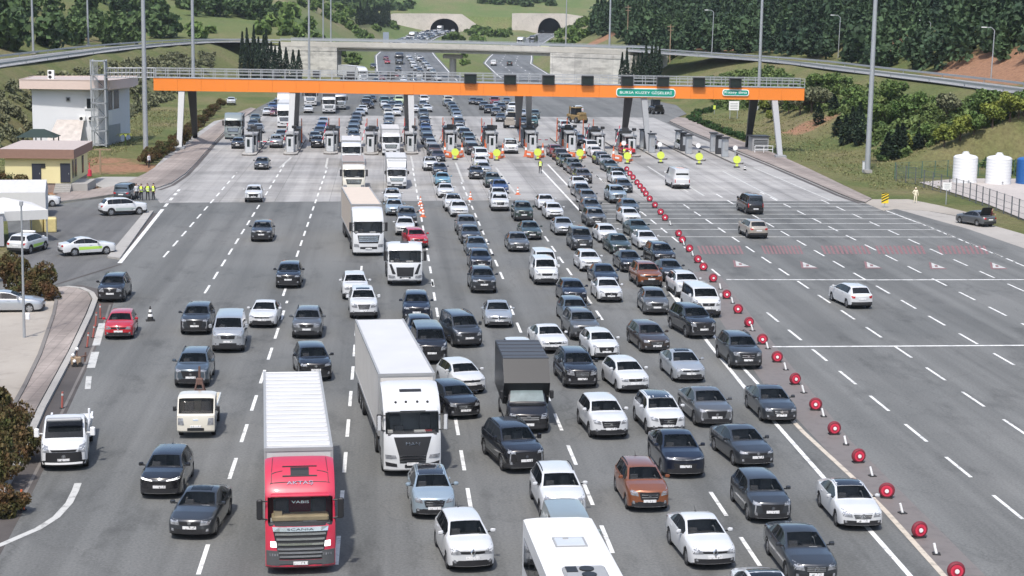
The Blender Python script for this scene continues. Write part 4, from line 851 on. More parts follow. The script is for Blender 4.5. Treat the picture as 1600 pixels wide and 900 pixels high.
for u, v, lab in ((52, 84, 'thin mast on the far ramp edge at the left frame edge'), (138, 72, 'thin mast on the far ramp edge, second from the left')): pole(lab, gp(u, v, RAMP_Z), 24, .26, .15)
for u, v, lab in ((505, 62, 'thin mast behind the overpass, left of a pair'), (517, 62, 'thin mast behind the overpass, right of a pair')): p = at_depth(u, v, 540); pole(lab, (p.x, p.y, hz(p.x, p.y)), 26, .25, .15)
p = at_depth(884, 72, 560); pole('thin mast in front of the right tunnel portal', (p.x, p.y, 0), 27, .25, .15)
def street_lamp(lab, u, v, top):
    p = gp(u, v, RAMP_Z-.1); zt = at_depth(u, top, p.y).z-p.z; t = thing('street_lamp', lab, 'street lamp', p, 0, 'street lamps along the right ramp'); b = MB()
    b.cyl((0, 0, 0), (0.15, 0, zt-.5), .12, .08, 8); b.cyl((0.15, 0, zt-.5), (-.4, 0, zt), .07, .06, 8); b.cyl((-.4, 0, zt), (-1.3, 0, zt+.02), .06, .05, 8); b.build('pole', M['polesteel'], t, 40)
    b = MB(); b.box((-1.7, 0, zt+.02), (.9, .3, .16), 0, 0, .05); b.build('lamp_head', M['whitepaint'], t)
for lab, u, v, tp in (('grey street lamp on the ramp where orange soil shows', 1112, 86, 16), ('grey street lamp on the ramp left of the tall mast', 1309, 96, 24), ('grey street lamp on the ramp right of the tall mast', 1449, 111, 32), ('grey street lamp on the ramp by the orange earth bank', 1548, 127, 43)): street_lamp(lab, u, v, tp)
for lab, Yd, u, v, tp in (('wooden utility pole left of a pair above the right abutment', 500, 980, 72, 8), ('wooden utility pole with cross arms at the pine wood edge', 452, 1047, 78, 38), ('wooden utility pole beside the reddish cut behind the overpass', 620, 940, 66, 10)):
    p = at_depth(u, v, Yd); h = at_depth(u, tp, Yd).z-hz(p.x, Yd); t = thing('utility_pole', lab, 'utility pole', (p.x, Yd, hz(p.x, Yd)), 0, 'utility poles'); b = MB(); b.cyl((0, 0, -.3), (0, 0, h), .16, .11, 8); b.build('pole', M['wood'], t); b = MB(); b.box((0, 0, h-.6), (1.8, .12, .14)); b.box((0, 0, h-1.5), (1.4, .12, .14)); b.build('cross_arms', M['wood'], t)
# slim lamp column at the lower left
p = gp(38, 530); h = at_depth(40, 318, p.y).z; t = thing('lamp_column', 'slim pale column with small box in the sandy lot', 'column', p); b = MB(); b.cyl((0, 0, 0), (.06, 0, h), .09, .05, 8); b.build('pole', M['polesteel'], t, 40); b = MB(); b.box((.25, -.05, at_depth(44, 494, p.y).z), (.26, .16, .42), 0, 0, .03); b.build('box', M['whitepaint'], t); b = MB(); b.box((.06, 0, h), (.2, .2, .25)); b.build('cap', M['polesteel'], t)

# ------------------------------------------------------------------ tanks, fences, signs on the right
def tank(lab, u, v, r, h, m_):
    p = gp(u, v); t = thing('water_tank', lab, 'tank', (p.x, p.y+r, 0.03), 0, 'plastic storage tanks'); prof = [(r, 0), (r, h*.92), (r*.985, h*.935), (r*.97, h*.96), (r*.82, h), (r*.30, h*1.05), (r*.30, h*1.10), (0.02, h*1.10)]
    zz = [(0, 1)]; b = MB(); n = 28; V = []; pr = []
    for k in range(9): z = h*.9*k/8; pr += [(r, z), (r*1.012, z+.06), (r, z+.12)]
    pr += prof[1:]; 
    for q in pr: V += [(q[0]*cos(2*pi*i/n), q[0]*sin(2*pi*i/n), q[1]) for i in range(n)]
    b.add(V, [(k*n+i, k*n+(i+1) % n, (k+1)*n+(i+1) % n, (k+1)*n+i) for k in range(len(pr)-1) for i in range(n)]); b.build('shell', M[m_], t, 50)
    b = MB(); b.cyl((0, 0, h*1.10), (0, 0, h*1.10+.15), r*.22, None, 14); b.build('lid', M[m_], t, 40); b = MB(); b.cyl((0, -r-.18, .3), (0, -r+.1, .3), .09, None, 8); b.build('outlet', M['greypaint'], t)
tank('round white plastic tank beside the fence, left of two', 1513, 287, 1.45, 3.25, 'tankwhite'); tank('round white plastic tank between white and blue tanks', 1566, 289, 1.5, 3.25, 'tankwhite'); tank('round blue tank cut off by the right frame edge', 1614, 289, 1.5, 3.1, 'tankblue')
def fence(lab, px, h, m_, step):
    t = thing('fence', lab, 'fence', (0, 0, 0), 0, 'wire fences round the tank yard'); P = [gp(*q) for q in px]; pts = []
    for a, c in zip(P[:-1], P[1:]):
        n = max(1, round((c-a).length/step)); pts += [a+(c-a)*(k/n) for k in range(n)]
    pts.append(P[-1]); b = MB(); b.box((0, 0, h/2), (.09, .09, h)); pm_ = b.mesh('fence_post', [M[m_]]); [link('post', pm_, t, (q.x, q.y, hz(q.x, q.y))) for q in pts]; b = MB()
    for a, c in zip(pts[:-1], pts[1:]):
        za, zc2 = hz(a.x, a.y), hz(c.x, c.y)
        for k in range(1, 8): f = k/8; q = a+(c-a)*f; b.box((q.x, q.y, za+(zc2-za)*f+h*.5), (.012, .012, h*.94))
        for f in (.05, .35, .65, .97): b.cyl((a.x, a.y, za+h*f), (c.x, c.y, zc2+h*f), .018, None, 4, 0, False)
    b.build('wire_mesh', M[m_], t)
fence('dark wire fence along the layby in front of the tanks', [(1400, 282), (1430, 288), (1457, 296), (1483, 303), (1515, 313), (1545, 324), (1580, 337), (1640, 360)], 2.1, 'fencegrey', 2.4)
fence('green wire fence behind the white tanks', [(1398, 279), (1440, 277), (1500, 274), (1640, 274)], 2.1, 'fencegreen', 2.6)
p = gp(1382, 325); t = thing('chevron_board', 'yellow and black striped hazard board at the grass edge', 'hazard board', (p.x, p.y, hz(p.x, p.y))); b = MB(); b.box((0, 0, .6), (.08, .08, 1.2)); b.build('post', M['polesteel'], t)
b = MB(); b.box((0, -.06, 1.15), (.75, .03, 1.1)); b.build('panel', M['yellow'], t); b = MB()
for k in range(4): z = .72+k*.29; b.add([(-.37, -.08, z-.05), (.37, -.08, z+.33 if z+.33 < 1.7 else 1.7), (.37, -.08, min(z+.47, 1.7)), (-.37, -.08, z+.10)], [(0, 1, 2, 3)])
b.build('stripes', M['black'], t)
p = gp(1478, 318); t = thing('notice_board', 'white notice board on a pole in front of the layby fence', 'sign', (p.x, p.y, hz(p.x, p.y))); b = MB(); b.cyl((0, 0, 0), (0, 0, 2.3), .05, None, 6); b.build('pole', M['polesteel'], t); b = MB(); b.box((0, -.07, 2.0), (.95, .03, .78)); b.build('board', M['white_plastic'], t); b = MB(); [b.box((0, -.09, 1.8+k*.2), (.6, .01, .05)) for k in range(3)]; b.build('print', M['greypaint'], t)
p = gp(1146, 186); t = thing('notice_board', 'white information board on two posts in the right verge', 'sign', (p.x, p.y, 0)); b = MB(); [b.box((x, 0, 1.1), (.1, .1, 2.2)) for x in (-.7, .7)]; b.build('posts', M['polesteel'], t); b = MB(); b.box((0, -.08, 2.5), (1.9, .05, 1.7)); b.build('board', M['white_plastic'], t); b = MB(); [b.box((0, -.115, 2.0+k*.3), (1.4, .01, .09)) for k in range(4)]; b.build('print', M['greypaint'], t)
p = gp(1116, 178); t = thing('small_sign', 'small lime sign on a post among dark green hedges', 'sign', (p.x, p.y, 0)); b = MB(); b.box((0, 0, .7), (.08, .08, 1.4)); b.build('post', M['polesteel'], t); b = MB(); b.box((0, -.06, 1.3), (.45, .04, .75), 0, 0, .0); b.build('panel', M['lime'], t)
p = gp(1350, 268); t = thing('utility_cabinet', 'white utility cabinet at the foot of the right mast', 'cabinet', (p.x, p.y, hz(p.x, p.y))); b = MB(); b.box((0, 0, .7), (.45, .4, 1.4), 0, 0, .03); b.build('case', M['whitepaint'], t); b = MB(); b.box((0, 0, 1.43), (.52, .48, .06)); b.build('lid', M['greypaint'], t)
p = at_depth(852, 66, 640); t = thing('warning_board', 'square yellow board standing beyond the overpass', 'sign', (p.x, 640, zroad(640))); b = MB(); b.box((0, 0, 3.4), (3.2, .12, 3.0)); b.build('panel', mat('pale_yellow', (.62, .66, .25), .5), t); b = MB(); [b.box((x, .12, 1.7), (.18, .18, 3.4)) for x in (-1, 1)]; b.build('posts', M['polesteel'], t); b = MB(); [b.box((0, -.075, 2.8+.5*k), (1.9, .02, .22)) for k in range(3)]; b.build('print', M['darkpaint'], t)
p = at_depth(603, 55, 720); t = thing('guide_sign', 'grey blue panel sign beyond the overpass, left of the queue', 'sign', (p.x, 720, hz(p.x, 720))); b = MB(); b.box((0, 0, 4.2), (2.4, .15, 5.0)); b.build('panel', mat('sign_grey_blue', (.25, .29, .35), .5), t); b = MB(); [b.box((x, .15, 1.5), (.2, .2, 3)) for x in (-.8, .8)]; b.build('posts', M['polesteel'], t)
# ------------------------------------------------------------------ vehicles: cars
def ip(t, pts): return float(np.interp(t, [p[0] for p in pts], [p[1] for p in pts]))
SPEC = {
 'saloon':   dict(L=4.62, W=1.80, H=1.44, zn=0.86, zc=1.01, tc=1.28, th=2.12, tr=3.20, tb=3.92, zb=1.05, zt=1.00, wf=.92, wr=3.58, R=.325, rw=.70, pil=[(2.72, .07), (3.48, .10)], sg=(1.58, 3.62)),
 'hatchback': dict(L=4.08, W=1.76, H=1.48, zn=0.94, zc=1.07, tc=1.02, th=1.78, tr=3.50, tb=3.92, zb=1.02, zt=.96, wf=.80, wr=3.36, R=.32, rw=.71, pil=[(2.45, .07), (3.18, .10)], sg=(1.34, 3.5)),
 'SUV':      dict(L=4.48, W=1.86, H=1.66, zn=1.08, zc=1.20, tc=1.12, th=1.86, tr=3.82, tb=4.22, zb=1.14, zt=1.08, wf=.90, wr=3.58, R=.365, rw=.73, pil=[(2.60, .08), (3.42, .10)], sg=(1.46, 3.9), clad=1),
 'estate':   dict(L=4.70, W=1.80, H=1.47, zn=0.86, zc=1.01, tc=1.28, th=2.12, tr=4.10, tb=4.50, zb=1.02, zt=.98, wf=.92, wr=3.62, R=.33, rw=.70, pil=[(2.75, .07), (3.58, .10)], sg=(1.58, 4.15)),
 'fastback': dict(L=4.72, W=1.90, H=1.60, zn=1.00, zc=1.13, tc=1.12, th=2.00, tr=3.10, tb=4.32, zb=1.16, zt=1.12, wf=.92, wr=3.72, R=.36, rw=.70, pil=[(2.68, .07), (3.52, .10)], sg=(1.46, 3.85)),
 'people carrier': dict(L=4.42, W=1.83, H=1.83, zn=1.08, zc=1.25, tc=.95, th=1.62, tr=4.18, tb=4.36, zb=1.12, zt=1.02, wf=.88, wr=3.62, R=.33, rw=.78, pil=[(2.42, .09), (3.32, .12)], sg=(1.24, 4.05), clad=1),
 'small van': dict(L=4.42, W=1.82, H=1.82, zn=1.06, zc=1.23, tc=.98, th=1.66, tr=4.22, tb=4.36, zb=1.12, zt=1.02, wf=.88, wr=3.62, R=.33, rw=.78, pil=[], sg=(1.26, 2.36), clad=1),
 'minibus':  dict(L=4.95, W=1.92, H=1.97, zn=1.22, zc=1.40, tc=.72, th=1.46, tr=4.72, tb=4.86, zb=1.20, zt=1.1, wf=.92, wr=3.95, R=.34, rw=.80, pil=[(2.2, .10), (3.6, .12)], sg=(1.06, 4.55), clad=1),
 'panel van': dict(L=5.3, W=2.02, H=2.35, zn=1.27, zc=1.52, tc=.70, th=1.50, tr=5.08, tb=5.20, zb=1.3, zt=1.2, wf=.95, wr=4.25, R=.35, rw=.82, pil=[], sg=(1.06, 2.0), clad=1),
}
def car_loft(S, arches=True):
    L, W, H = S['L'], S['W'], S['H']; hw = W/2; tc, th, tr, tb = S['tc'], S['th'], S['tr'], S['tb']; zn, zc = S['zn'], S['zc']; R = S['R']; Ra = R*1.12
    tq = min(tb+.0, L-.12)
    zt_p = [(0, zn-.10), (.05, zn-.035), (.16, zn), (tc*.55, zn+(zc-zn)*.72), (tc, zc), (tc+(th-tc)*.5, zc+(H-.07-zc)*.54), (th, H-.07), (th+.28, H-.022), ((th+tr)/2, H), (tr-.25, H-.025), (tr, H-.07), (tr+(tq-tr)*.5, S['zb']+(H-.07-S['zb'])*.54), (tq, S['zb']), (L-.10, S['zt']), (L-.04, S['zt']-.03), (L, S['zt']-.12)]
    zt_p = [p for i, p in enumerate(zt_p) if i == 0 or p[0] > zt_p[i-1][0]+1e-6]
    ztop = lambda t: ip(t, zt_p)
    bl = [(0, zn-.16), (.16, zn-.06), (tc, zc-.06), (tb, S['zb']-.03), (L-.06, S['zt']-.10), (L, S['zt']-.22)]
    zbelt = lambda t: min(ztop(t)-.035, ip(t, bl))
    wmid = lambda t: hw*ip(t, [(0, .84), (.05, .90), (.16, .95), (.42, .985), (.8, 1), (L-.8, 1), (L-.35, .975), (L-.1, .92), (L, .85)])
    def wroof(t):
        a = wmid(t)*.955
        return ip(t, [(0, a-.13), (.16, a-.10), (tc*.9, a-.07), (tc, a-.06), (th, hw*S['rw']), (tr, hw*S['rw']*.97), (tq, a-.10), (L, a-.10)])
    st = [0, .05, .16, .42, tc*.55, tc-.08, tc, tc+.07, tc+(th-tc)*.5, th-.02, th+.05, th+.28, (th+tr)/2, tr-.25, tr, tr+.05, tr+(tq-tr)*.5, tq-.03, tq, L-.10, L-.04, L]
    for c, w in S['pil']: st += [c-w/2, c+w/2]
    st += list(S['sg'])
    keep = list(st)
    if arches:
        for wc in (S['wf'], S['wr']): st += [wc+Ra*q for q in (-1.0, -.995, -.93, -.72, -.38, 0, .38, .72, .93, .995, 1.0)]
    st = sorted(x for x in st if 0 <= x <= L); o = [st[0]]
    for x in st[1:]:
        if x-o[-1] > .004: o.append(x)
    st = o; rows = []
    for t in st:
        wm_, zt_, zb_, wr_ = wmid(t), ztop(t), zbelt(t), wroof(t); wb_ = wm_*.955
        z0 = ip(t, [(0, .27), (.2, .20), (.7, .20), (L-.6, .22), (L-.1, .27), (L, .33)])
        if S.get('clad'): z0 += .04
        za = 0
        if arches:
            for wc in (S['wf'], S['wr']):
                if abs(t-wc) < Ra*.9999: za = max(za, R+sqrt(Ra*Ra-(t-wc)**2))
                elif abs(t-wc) <= Ra*1.0001: za = max(za, R*.6)
        cab = tc < t < tq
        cr = .055 if cab else .045
        r = [(wm_*.955, z0), (wm_*.985, z0+.05), (wm_, z0+.20), (wm_, z0+(zb_-z0)*.58), (wb_+.012, zb_-.05), (wb_-.02, zb_)]
        if za: r = [(wm_*(.975 if k < 2 else 1.0), max(z, za+.012*k)) if k < 4 else (w, max(z, za+.012*k)) for k, (w, z) in enumerate(r)]
        z7 = max(zt_-cr, r[5][1]+.004); w7 = min(wr_, r[5][0]-.005)
        a = r[5]; r.append((a[0]+(w7-a[0])*.93, a[1]+(z7-a[1])*.93)); r.append((w7, z7)); r.append((max(w7-.075, .05), zt_-cr*.42)); r.append((w7*.5, zt_-cr*.10)); r.append((0, zt_))
        rows.append(r)
    def P(i, j, sgn):
        t = st[i]; x, z = rows[i][j]; q = (x/hw)**2; y = t+.20*q*max(0, 1-t/.95)**1.0-.14*q*max(0, 1-(L-t)/.8)
        return (sgn*x, y-L/2, z)
    n = len(st); bm_ = {k: MB() for k in ('body', 'windscreen', 'rear_window', 'side_left', 'side_right')}
    for i in range(n-1):
        tm = (st[i]+st[i+1])/2
        for j in range(10):
            for sg in (-1, 1):
                V = [P(i, j, sg), P(i+1, j, sg), P(i+1, j+1, sg), P(i, j+1, sg)]; key = 'body'; mi = 0
                if j >= 8 and tc+.06 < tm < th-.01: key = 'windscreen'
                elif j >= 8 and tr+.04 < tm < tq-.02: key = 'rear_window'
                elif j == 5 and S['sg'][0] < tm < S['sg'][1] and not any(abs(tm-c) < w/2 for c, w in S['pil']): key = 'side_left' if sg < 0 else 'side_right'
                elif j <= 1 and S.get('clad'): mi = 1
                elif j == 0: mi = 1
                elif j == 5 and S['sg'][0] < tm < S['sg'][1]: mi = 1
                bm_[key].add(V, [(0, 1, 2, 3) if sg < 0 else (3, 2, 1, 0)], mi)
    # nose and tail
    fr = [-1, -.7, -.35, 0, .35, .7, 1]
    for i in (0, n-1):
        for j in range(10):
            for a in range(6):
                def Q(jj, f):
                    x, z = rows[i][jj]; x = x*f; q = (x/hw)**2; t = st[i]; y = t+.20*q*max(0, 1-t/.95)-.14*q*max(0, 1-(L-t)/.8); return (x, y-L/2, z)
                V = [Q(j, fr[a]), Q(j, fr[a+1]), Q(j+1, fr[a+1]), Q(j+1, fr[a])]
                bm_['body'].add(V, [(0, 1, 2, 3) if i == 0 else (3, 2, 1, 0)], 1 if j < 2 else 0)
    # dark floor and wheel housings
    bm_['body'].box((0, 0, .42), (W-.50, L-.5, .42), 1)
    return bm_
def bvh_of(mbs):
    V = []; Fs = []
    for b in mbs:
        o = len(V); V += [Vector(v) for v in b.v]; Fs += [tuple(o+i for i in f) for f in b.f]
    return BVHTree.FromPolygons(V, Fs)
def decal(tree, quad, axis, mi=0, nu=5, nv=3, out=.010, mb=None):
    """patch of bl, br, tr, tl corners pressed onto the body along an axis; has a thin rim of its own"""
    mb = mb or MB(); g = []
    D = {'front': Vector((0, 1, 0)), 'rear': Vector((0, -1, 0)), 'top': Vector((0, 0, -1)), 'left': Vector((1, 0, 0)), 'right': Vector((-1, 0, 0))}[axis]
    for b in range(nv+1):
        for a in range(nu+1):
            fa, fb = a/nu, b/nv; p = [(quad[0][k]*(1-fa)+quad[1][k]*fa)*(1-fb)+(quad[3][k]*(1-fa)+quad[2][k]*fa)*fb for k in (0, 1)]
            if axis in ('front', 'rear'): o = Vector((p[0], 0, p[1]))-D*20
            elif axis == 'top': o = Vector((p[0], p[1], 20))
            else: o = Vector((0, p[0], p[1]))-D*20
            h = tree.ray_cast(o, D); g.append(None if h[0] is None else h[0]-D*out)
    W_ = nu+1
    for i in range(len(g)):
        if g[i] is None:
            cand = [g[j] for j in range(len(g)) if g[j] is not None]
            if not cand: return mb
            o = i % W_, i//W_; best = min((j for j in range(len(g)) if g[j] is not None), key=lambda j: abs(j % W_-o[0])+abs(j//W_-o[1])); g[i] = g[best].copy()
    bk = [p+D*(out+.02) for p in g]; Fs = []
    for b in range(nv):
        for a in range(nu): i = b*W_+a; Fs.append((i, i+1, i+1+W_, i+W_))
    N = len(g); ring = [a for a in range(W_)]+[b*W_+nu for b in range(1, nv+1)]+[nv*W_+a for a in range(nu-1, -1, -1)]+[b*W_ for b in range(nv-1, 0, -1)]
    for k in range(len(ring)): i, j = ring[k], ring[(k+1) % len(ring)]; Fs.append((i, N+i, N+j, j))
    return mb.add(g+bk, Fs, mi)
def mirq(q): return [(-q[1][0], q[1][1]), (-q[0][0], q[0][1]), (-q[3][0], q[3][1]), (-q[2][0], q[2][1])]

def wheel_meshes(R, w=.21):
    n = 20; t = MB(); pr = [(R*.62, -w/2), (R*.96, -w/2), (R, -w*.36), (R, w*.36), (R*.96, w/2), (R*.62, w/2)]; V = []
    for k in range(n): a = 2*pi*k/n; V += [(p[1], p[0]*cos(a), p[0]*sin(a)) for p in pr]
    m = len(pr); t.add(V, [(k*m+j, k*m+(j+1) % m, ((k+1) % n)*m+(j+1) % m, ((k+1) % n)*m+j) for k in range(n) for j in range(m)])
    r = MB()
    for sx in (-1, 1):
        x = sx*w*.40; r.add([(x, 0, 0)]+[(x, R*.66*cos(2*pi*k/20), R*.66*sin(2*pi*k/20)) for k in range(20)], [(0, 1+k, 1+(k+1) % 20) for k in range(20)], 1)
        x2 = sx*w*.50
        for k in range(5):
            a = 2*pi*k/5; e = Vector((0, cos(a), sin(a))); f = Vector((0, -sin(a), cos(a)))
            r.add([Vector((x2, 0, 0))+f*.05, Vector((x2, 0, 0))-f*.05, Vector((x2-.02*sx, 0, 0))+e*R*.63-f*.075, Vector((x2-.02*sx, 0, 0))+e*R*.63+f*.075], [(0, 1, 2, 3)], 0)
        V = []
        for k in range(20): a = 2*pi*k/20; V += [(x2-.01*sx, R*.58*cos(a), R*.58*sin(a)), (x2-.005*sx, R*.67*cos(a), R*.67*sin(a))]
        r.add(V, [(2*k, 2*k+1, 2*((k+1) % 20)+1, 2*((k+1) % 20)) for k in range(20)], 0)
    return t, r

M['greyplastic'] = mat('silver_plastic', (0.33, 0.34, 0.35), 0.4, 0.2)
def interior(S):
    b = MB(); L, W, tc, th = S['L'], S['W'], S['tc'], S['th']; w = W/2-.14
    b.box((0, tc+.30-L/2, S['zc']-.12), (w*1.8, .62, .10), 1, 0, .03); b.box((-.38, tc+.62-L/2, S['zc']-.05), (.34, .05, .30), 1, 0, .02); b.box((.30, tc+.26-L/2, S['zc']-.055), (.30, .2, .012), 2)
    for s in (-1, 1):
        b.box((s*.38, th+.55-L/2, .62), (.50, .55, .30), 0, 0, .06); b.box((s*.38, th+.85-L/2, .95), (.48, .16, .62), 0, 0, .06); b.box((s*.38, th+.88-L/2, S['H']-.30), (.26, .10, .20), 0, 0, .04)
    if S['tr']-th > 1.0: b.box((0, S['tr']-.25-L/2, .9), (w*1.5, .25, .55), 0, 0, .06)
    return b
def face_quads(face, S):
    """front-view patches; f runs up the nose from the sill of the bumper (0) to the bonnet edge (1)"""
    W, zn = S['W'], S['zn']; lo = .25 if not S.get('clad') else .29; Z = lambda f: lo+(zn-lo)*f
    Q = lambda x0, x1, x2, x3, f0, f1, f2, f3: [(x0*W, Z(f0)), (x1*W, Z(f1)), (x2*W, Z(f2)), (x3*W, Z(f3))]
    S4 = lambda b, t, f0, f1: [(-b*W, Z(f0)), (b*W, Z(f0)), (t*W, Z(f1)), (-t*W, Z(f1))]
    hl = Q(.26, .435, .455, .285, .64, .70, 1.0, .86); gr = S4(.23, .26, .56, .82); it = S4(.33, .27, .06, .33); pz = .45
    bars = []; led = []; badge = None; lip = True; fog = True
    if face == 'diamond': gr = S4(.26, .27, .66, .80); badge = 'diamond'; hl = Q(.24, .44, .46, .27, .64, .60, 1.02, .84); it = S4(.36, .30, .05, .34)
    elif face == 'big': gr = S4(.20, .25, .42, .86); badge = 'round'; bars = [.58, .72]; pz = .38
    elif face == 'slim': hl = Q(.25, .44, .455, .27, .74, .78, .98, .88); gr = S4(.25, .27, .68, .84); badge = 'round'; it = S4(.30, .33, .08, .46); pz = .52
    elif face == 'fangs': gr = S4(.22, .27, .38, .84); led = [Q(.385, .41, .40, .37, .30, .30, .78, .78)]; hl = Q(.27, .44, .455, .28, .76, .80, 1.0, .90); badge = 'round'; pz = .42
    elif face == 'lightbar': hl = Q(.16, .445, .455, .16, .78, .86, .95, .85); gr = S4(.24, .28, .34, .60); fog = False
    elif face == 'old': hl = Q(.22, .41, .45, .25, .60, .62, .98, .92); gr = S4(.20, .22, .62, .84); badge = 'round'; it = S4(.28, .26, .08, .36); pz = .46; lip = False
    elif face == 'star': gr = S4(.17, .22, .48, .86); bars = [.57, .67, .77]; badge = 'star'; hl = Q(.23, .43, .455, .26, .58, .62, 1.03, .88); pz = .36; it = S4(.37, .34, .05, .28)
    if S['H'] > 1.75: hl = Q(.26, .43, .46, .30, .62, .66, 1.10, .94)
    z = Z(pz); return hl, gr, it, (-.26, .26, z-.055, z+.055), [Z(q) for q in bars], led, badge, (lip, fog, Z)
def badge_mb(tree, x, z, kind, r=.075):
    b = MB(); h = tree.ray_cast(Vector((x, -20, z)), Vector((0, 1, 0)))
    if h[0] is None: return None
    y = h[0].y-.02
    if kind == 'diamond':
        for a, c in (((0, 1.35), (.8, 0)), ((.8, 0), (0, -1.35)), ((0, -1.35), (-.8, 0)), ((-.8, 0), (0, 1.35))): b.cyl((x+a[0]*r, y, z+a[1]*r), (x+c[0]*r, y, z+c[1]*r), .022, None, 5)
    else:
        n = 14; V = []
        for k in range(n): q = 2*pi*k/n; V += [(x+r*cos(q), y-.012, z+r*sin(q)), (x+r*.76*cos(q), y-.012, z+r*.76*sin(q))]
        b.add(V, [(2*k, 2*k+1, 2*((k+1) % n)+1, 2*((k+1) % n)) for k in range(n)])
        if kind == 'star': [b.cyl((x, y-.01, z), (x+r*.8*cos(q), y-.01, z+r*.8*sin(q)), .012, None, 4) for q in (pi/2, pi/2+2*pi/3, pi/2-2*pi/3)]
        else: b.add([(x, y-.005, z)]+[(x+r*.6*cos(2*pi*k/n), y-.005, z+r*.6*sin(2*pi*k/n)) for k in range(n)], [(0, 1+(k+1) % n, 1+k) for k in range(n)])
    return b
PROTO = {}
def car_parts(kind, face, dims):
    """list of (name, mesh, own-colour?, children, position) for one design of car"""
    key = (kind, face, dims)
    if key in PROTO: return PROTO[key]
    S = dict(SPEC[kind])
    if dims != (1, 1):
        f = dims[0]
        for k in ('L', 'tc', 'th', 'tr', 'tb', 'wf', 'wr'): S[k] *= f
        S['sg'] = tuple(q*f for q in S['sg']); S['pil'] = [(c*f, w) for c, w in S['pil']]
        for k in ('H', 'zn', 'zc', 'zb', 'zt'): S[k] *= dims[1]
    L, W, H = S['L'], S['W'], S['H']; parts = []; B = car_loft(S); tree = bvh_of([B[k] for k in B])
    TR = [None, M['trim']]
    def P(name, mb, mats, sm=38, paint=False, kids=(), loc=None): parts.append((name, mb.mesh(name, [m or M['trim'] for m in mats], sm), paint, kids, loc, mb, mats))
    P('body', B['body'], TR, 32, True); P('windscreen', B['windscreen'], [M['glass_see']], 40)
    if B['rear_window'].f: P('rear_window', B['rear_window'], [M['glass']], 40)
    P('interior', interior(S), [M['seat'], M['dash'], M['paper']], 40)
    for k in ('side_left', 'side_right'): P('side_window', B[k], [M['glass']], 40)
    hl, gr, it, pl, bars, led, badge, (lip, fog, ZF) = face_quads(face, S)
    for q in (hl, mirq(hl)): P('headlight', decal(tree, q, 'front', 0, 6, 3, .008), [M['headlight']], 60)
    P('grille', decal(tree, gr, 'front', 0, 8, 3, .006), [M['black']], 60)
    if bars:
        mb = MB()
        for z in bars: f = .2; decal(tree, [(-.19*W, z-.018), (.19*W, z-.018), (.19*W, z+.018), (-.19*W, z+.018)], 'front', 0, 8, 1, .018, mb)
        P('grille_bars', mb, [M['chrome']], 60)
    P('air_intake', decal(tree, it, 'front', 0, 8, 2, .006), [M['black']], 60)
    if led:
        for q in led+[mirq(x) for x in led]: P('running_light', decal(tree, q, 'front', 0, 1, 4, .012), [M['headlight']], 60)
    if face == 'lightbar': P('light_bar', decal(tree, [(-.17*W, ZF(.80)), (.17*W, ZF(.80)), (.17*W, ZF(.85)), (-.17*W, ZF(.85))], 'front', 0, 6, 1, .012), [M['headlight']], 60)
    if lip: P('bumper_lip', decal(tree, [(-.36*W, ZF(.0)-.015), (.36*W, ZF(.0)-.015), (.36*W, ZF(.0)+.035), (-.36*W, ZF(.0)+.035)], 'front', 0, 8, 1, .022), [M['greyplastic']], 60)
    if fog:
        for q in ([(.34*W, ZF(.20)), (.395*W, ZF(.22)), (.395*W, ZF(.38)), (.35*W, ZF(.36))],): P('fog_lamp', decal(tree, q, 'front', 0, 2, 2, .012), [M['headlight']], 60); P('fog_lamp', decal(tree, mirq(q), 'front', 0, 2, 2, .012), [M['headlight']], 60)
    P('number_plate', decal(tree, [(pl[0], pl[2]), (pl[1], pl[2]), (pl[1], pl[3]), (pl[0], pl[3])], 'front', 0, 3, 1, .028), [M['plate']], 60)
    if badge:
        bb = badge_mb(tree, 0, (gr[0][1]+gr[2][1])/2+.02, badge, .09 if badge != 'round' else .07)
        if bb: P('badge', bb, [M['chrome']], 60)
    zt = S['zt']; tl = [(.30*W, zt-.24), (.40*W, zt-.24), (.455*W, zt-.04), (.28*W, zt-.10)]
    if H > 1.75: tl = [(.38*W, .75), (.435*W, .75), (.425*W, 1.15), (.385*W, 1.15)]
    for q in (tl, mirq(tl)): P('tail_light', decal(tree, q, 'rear', 0, 4, 3, .010), [M['tail']], 60)
    zp = zt-.22 if H < 1.75 else .66
    P('rear_number_plate', decal(tree, [(-.26, zp-.12), (.26, zp-.12), (.26, zp), (-.26, zp)], 'rear', 0, 3, 1, .025), [M['plate']], 60)
    tm_ = S['tc']+.36; zb_ = min(S['zc']+.04, H)
    for s in (-1, 1):
        mb = MB(); mb.box((s*(W/2+.10), tm_-L/2, zb_+.02), (.20, .11, .15 if H < 1.7 else .24), 0, s*-.2, .035); mb.box((s*(W/2-.02), tm_-L/2+.01, zb_-.03), (.12, .05, .05), 1); P('wing_mirror', mb, TR, 40, True)
    mb = MB()
    for s in (-1, 1):
        for k, yy in enumerate((S['sg'][0]+.55, S['sg'][0]+1.5)):
            if yy > S['wr']-.1: continue
            decal(tree, [(yy, S['zc']-.16), (yy+.2, S['zc']-.16), (yy+.2, S['zc']-.125), (yy, S['zc']-.125)] if 0 else [(yy-L/2, S['zc']-.17), (yy-L/2+.2, S['zc']-.17), (yy-L/2+.2, S['zc']-.135), (yy-L/2, S['zc']-.135)], 'left' if s < 0 else 'right', 0, 2, 1, .022, mb)
    if mb.f: P('door_handles', mb, [None], 60, True)
    tw, rw = wheel_meshes(S['R']); tme = tw.mesh('tyre', [M['rubber']], 45); rme = rw.mesh('rim', [M['rim'], M['rimdark']], 30)
    for wy in (S['wf'], S['wr']):
        for s in (-1, 1): parts.append(('wheel', tme, False, (('rim', rme, rw, [M['rim'], M['rimdark']]),), (s*(W/2-.125), wy-L/2, S['R']), tw, [M['rubber']]))
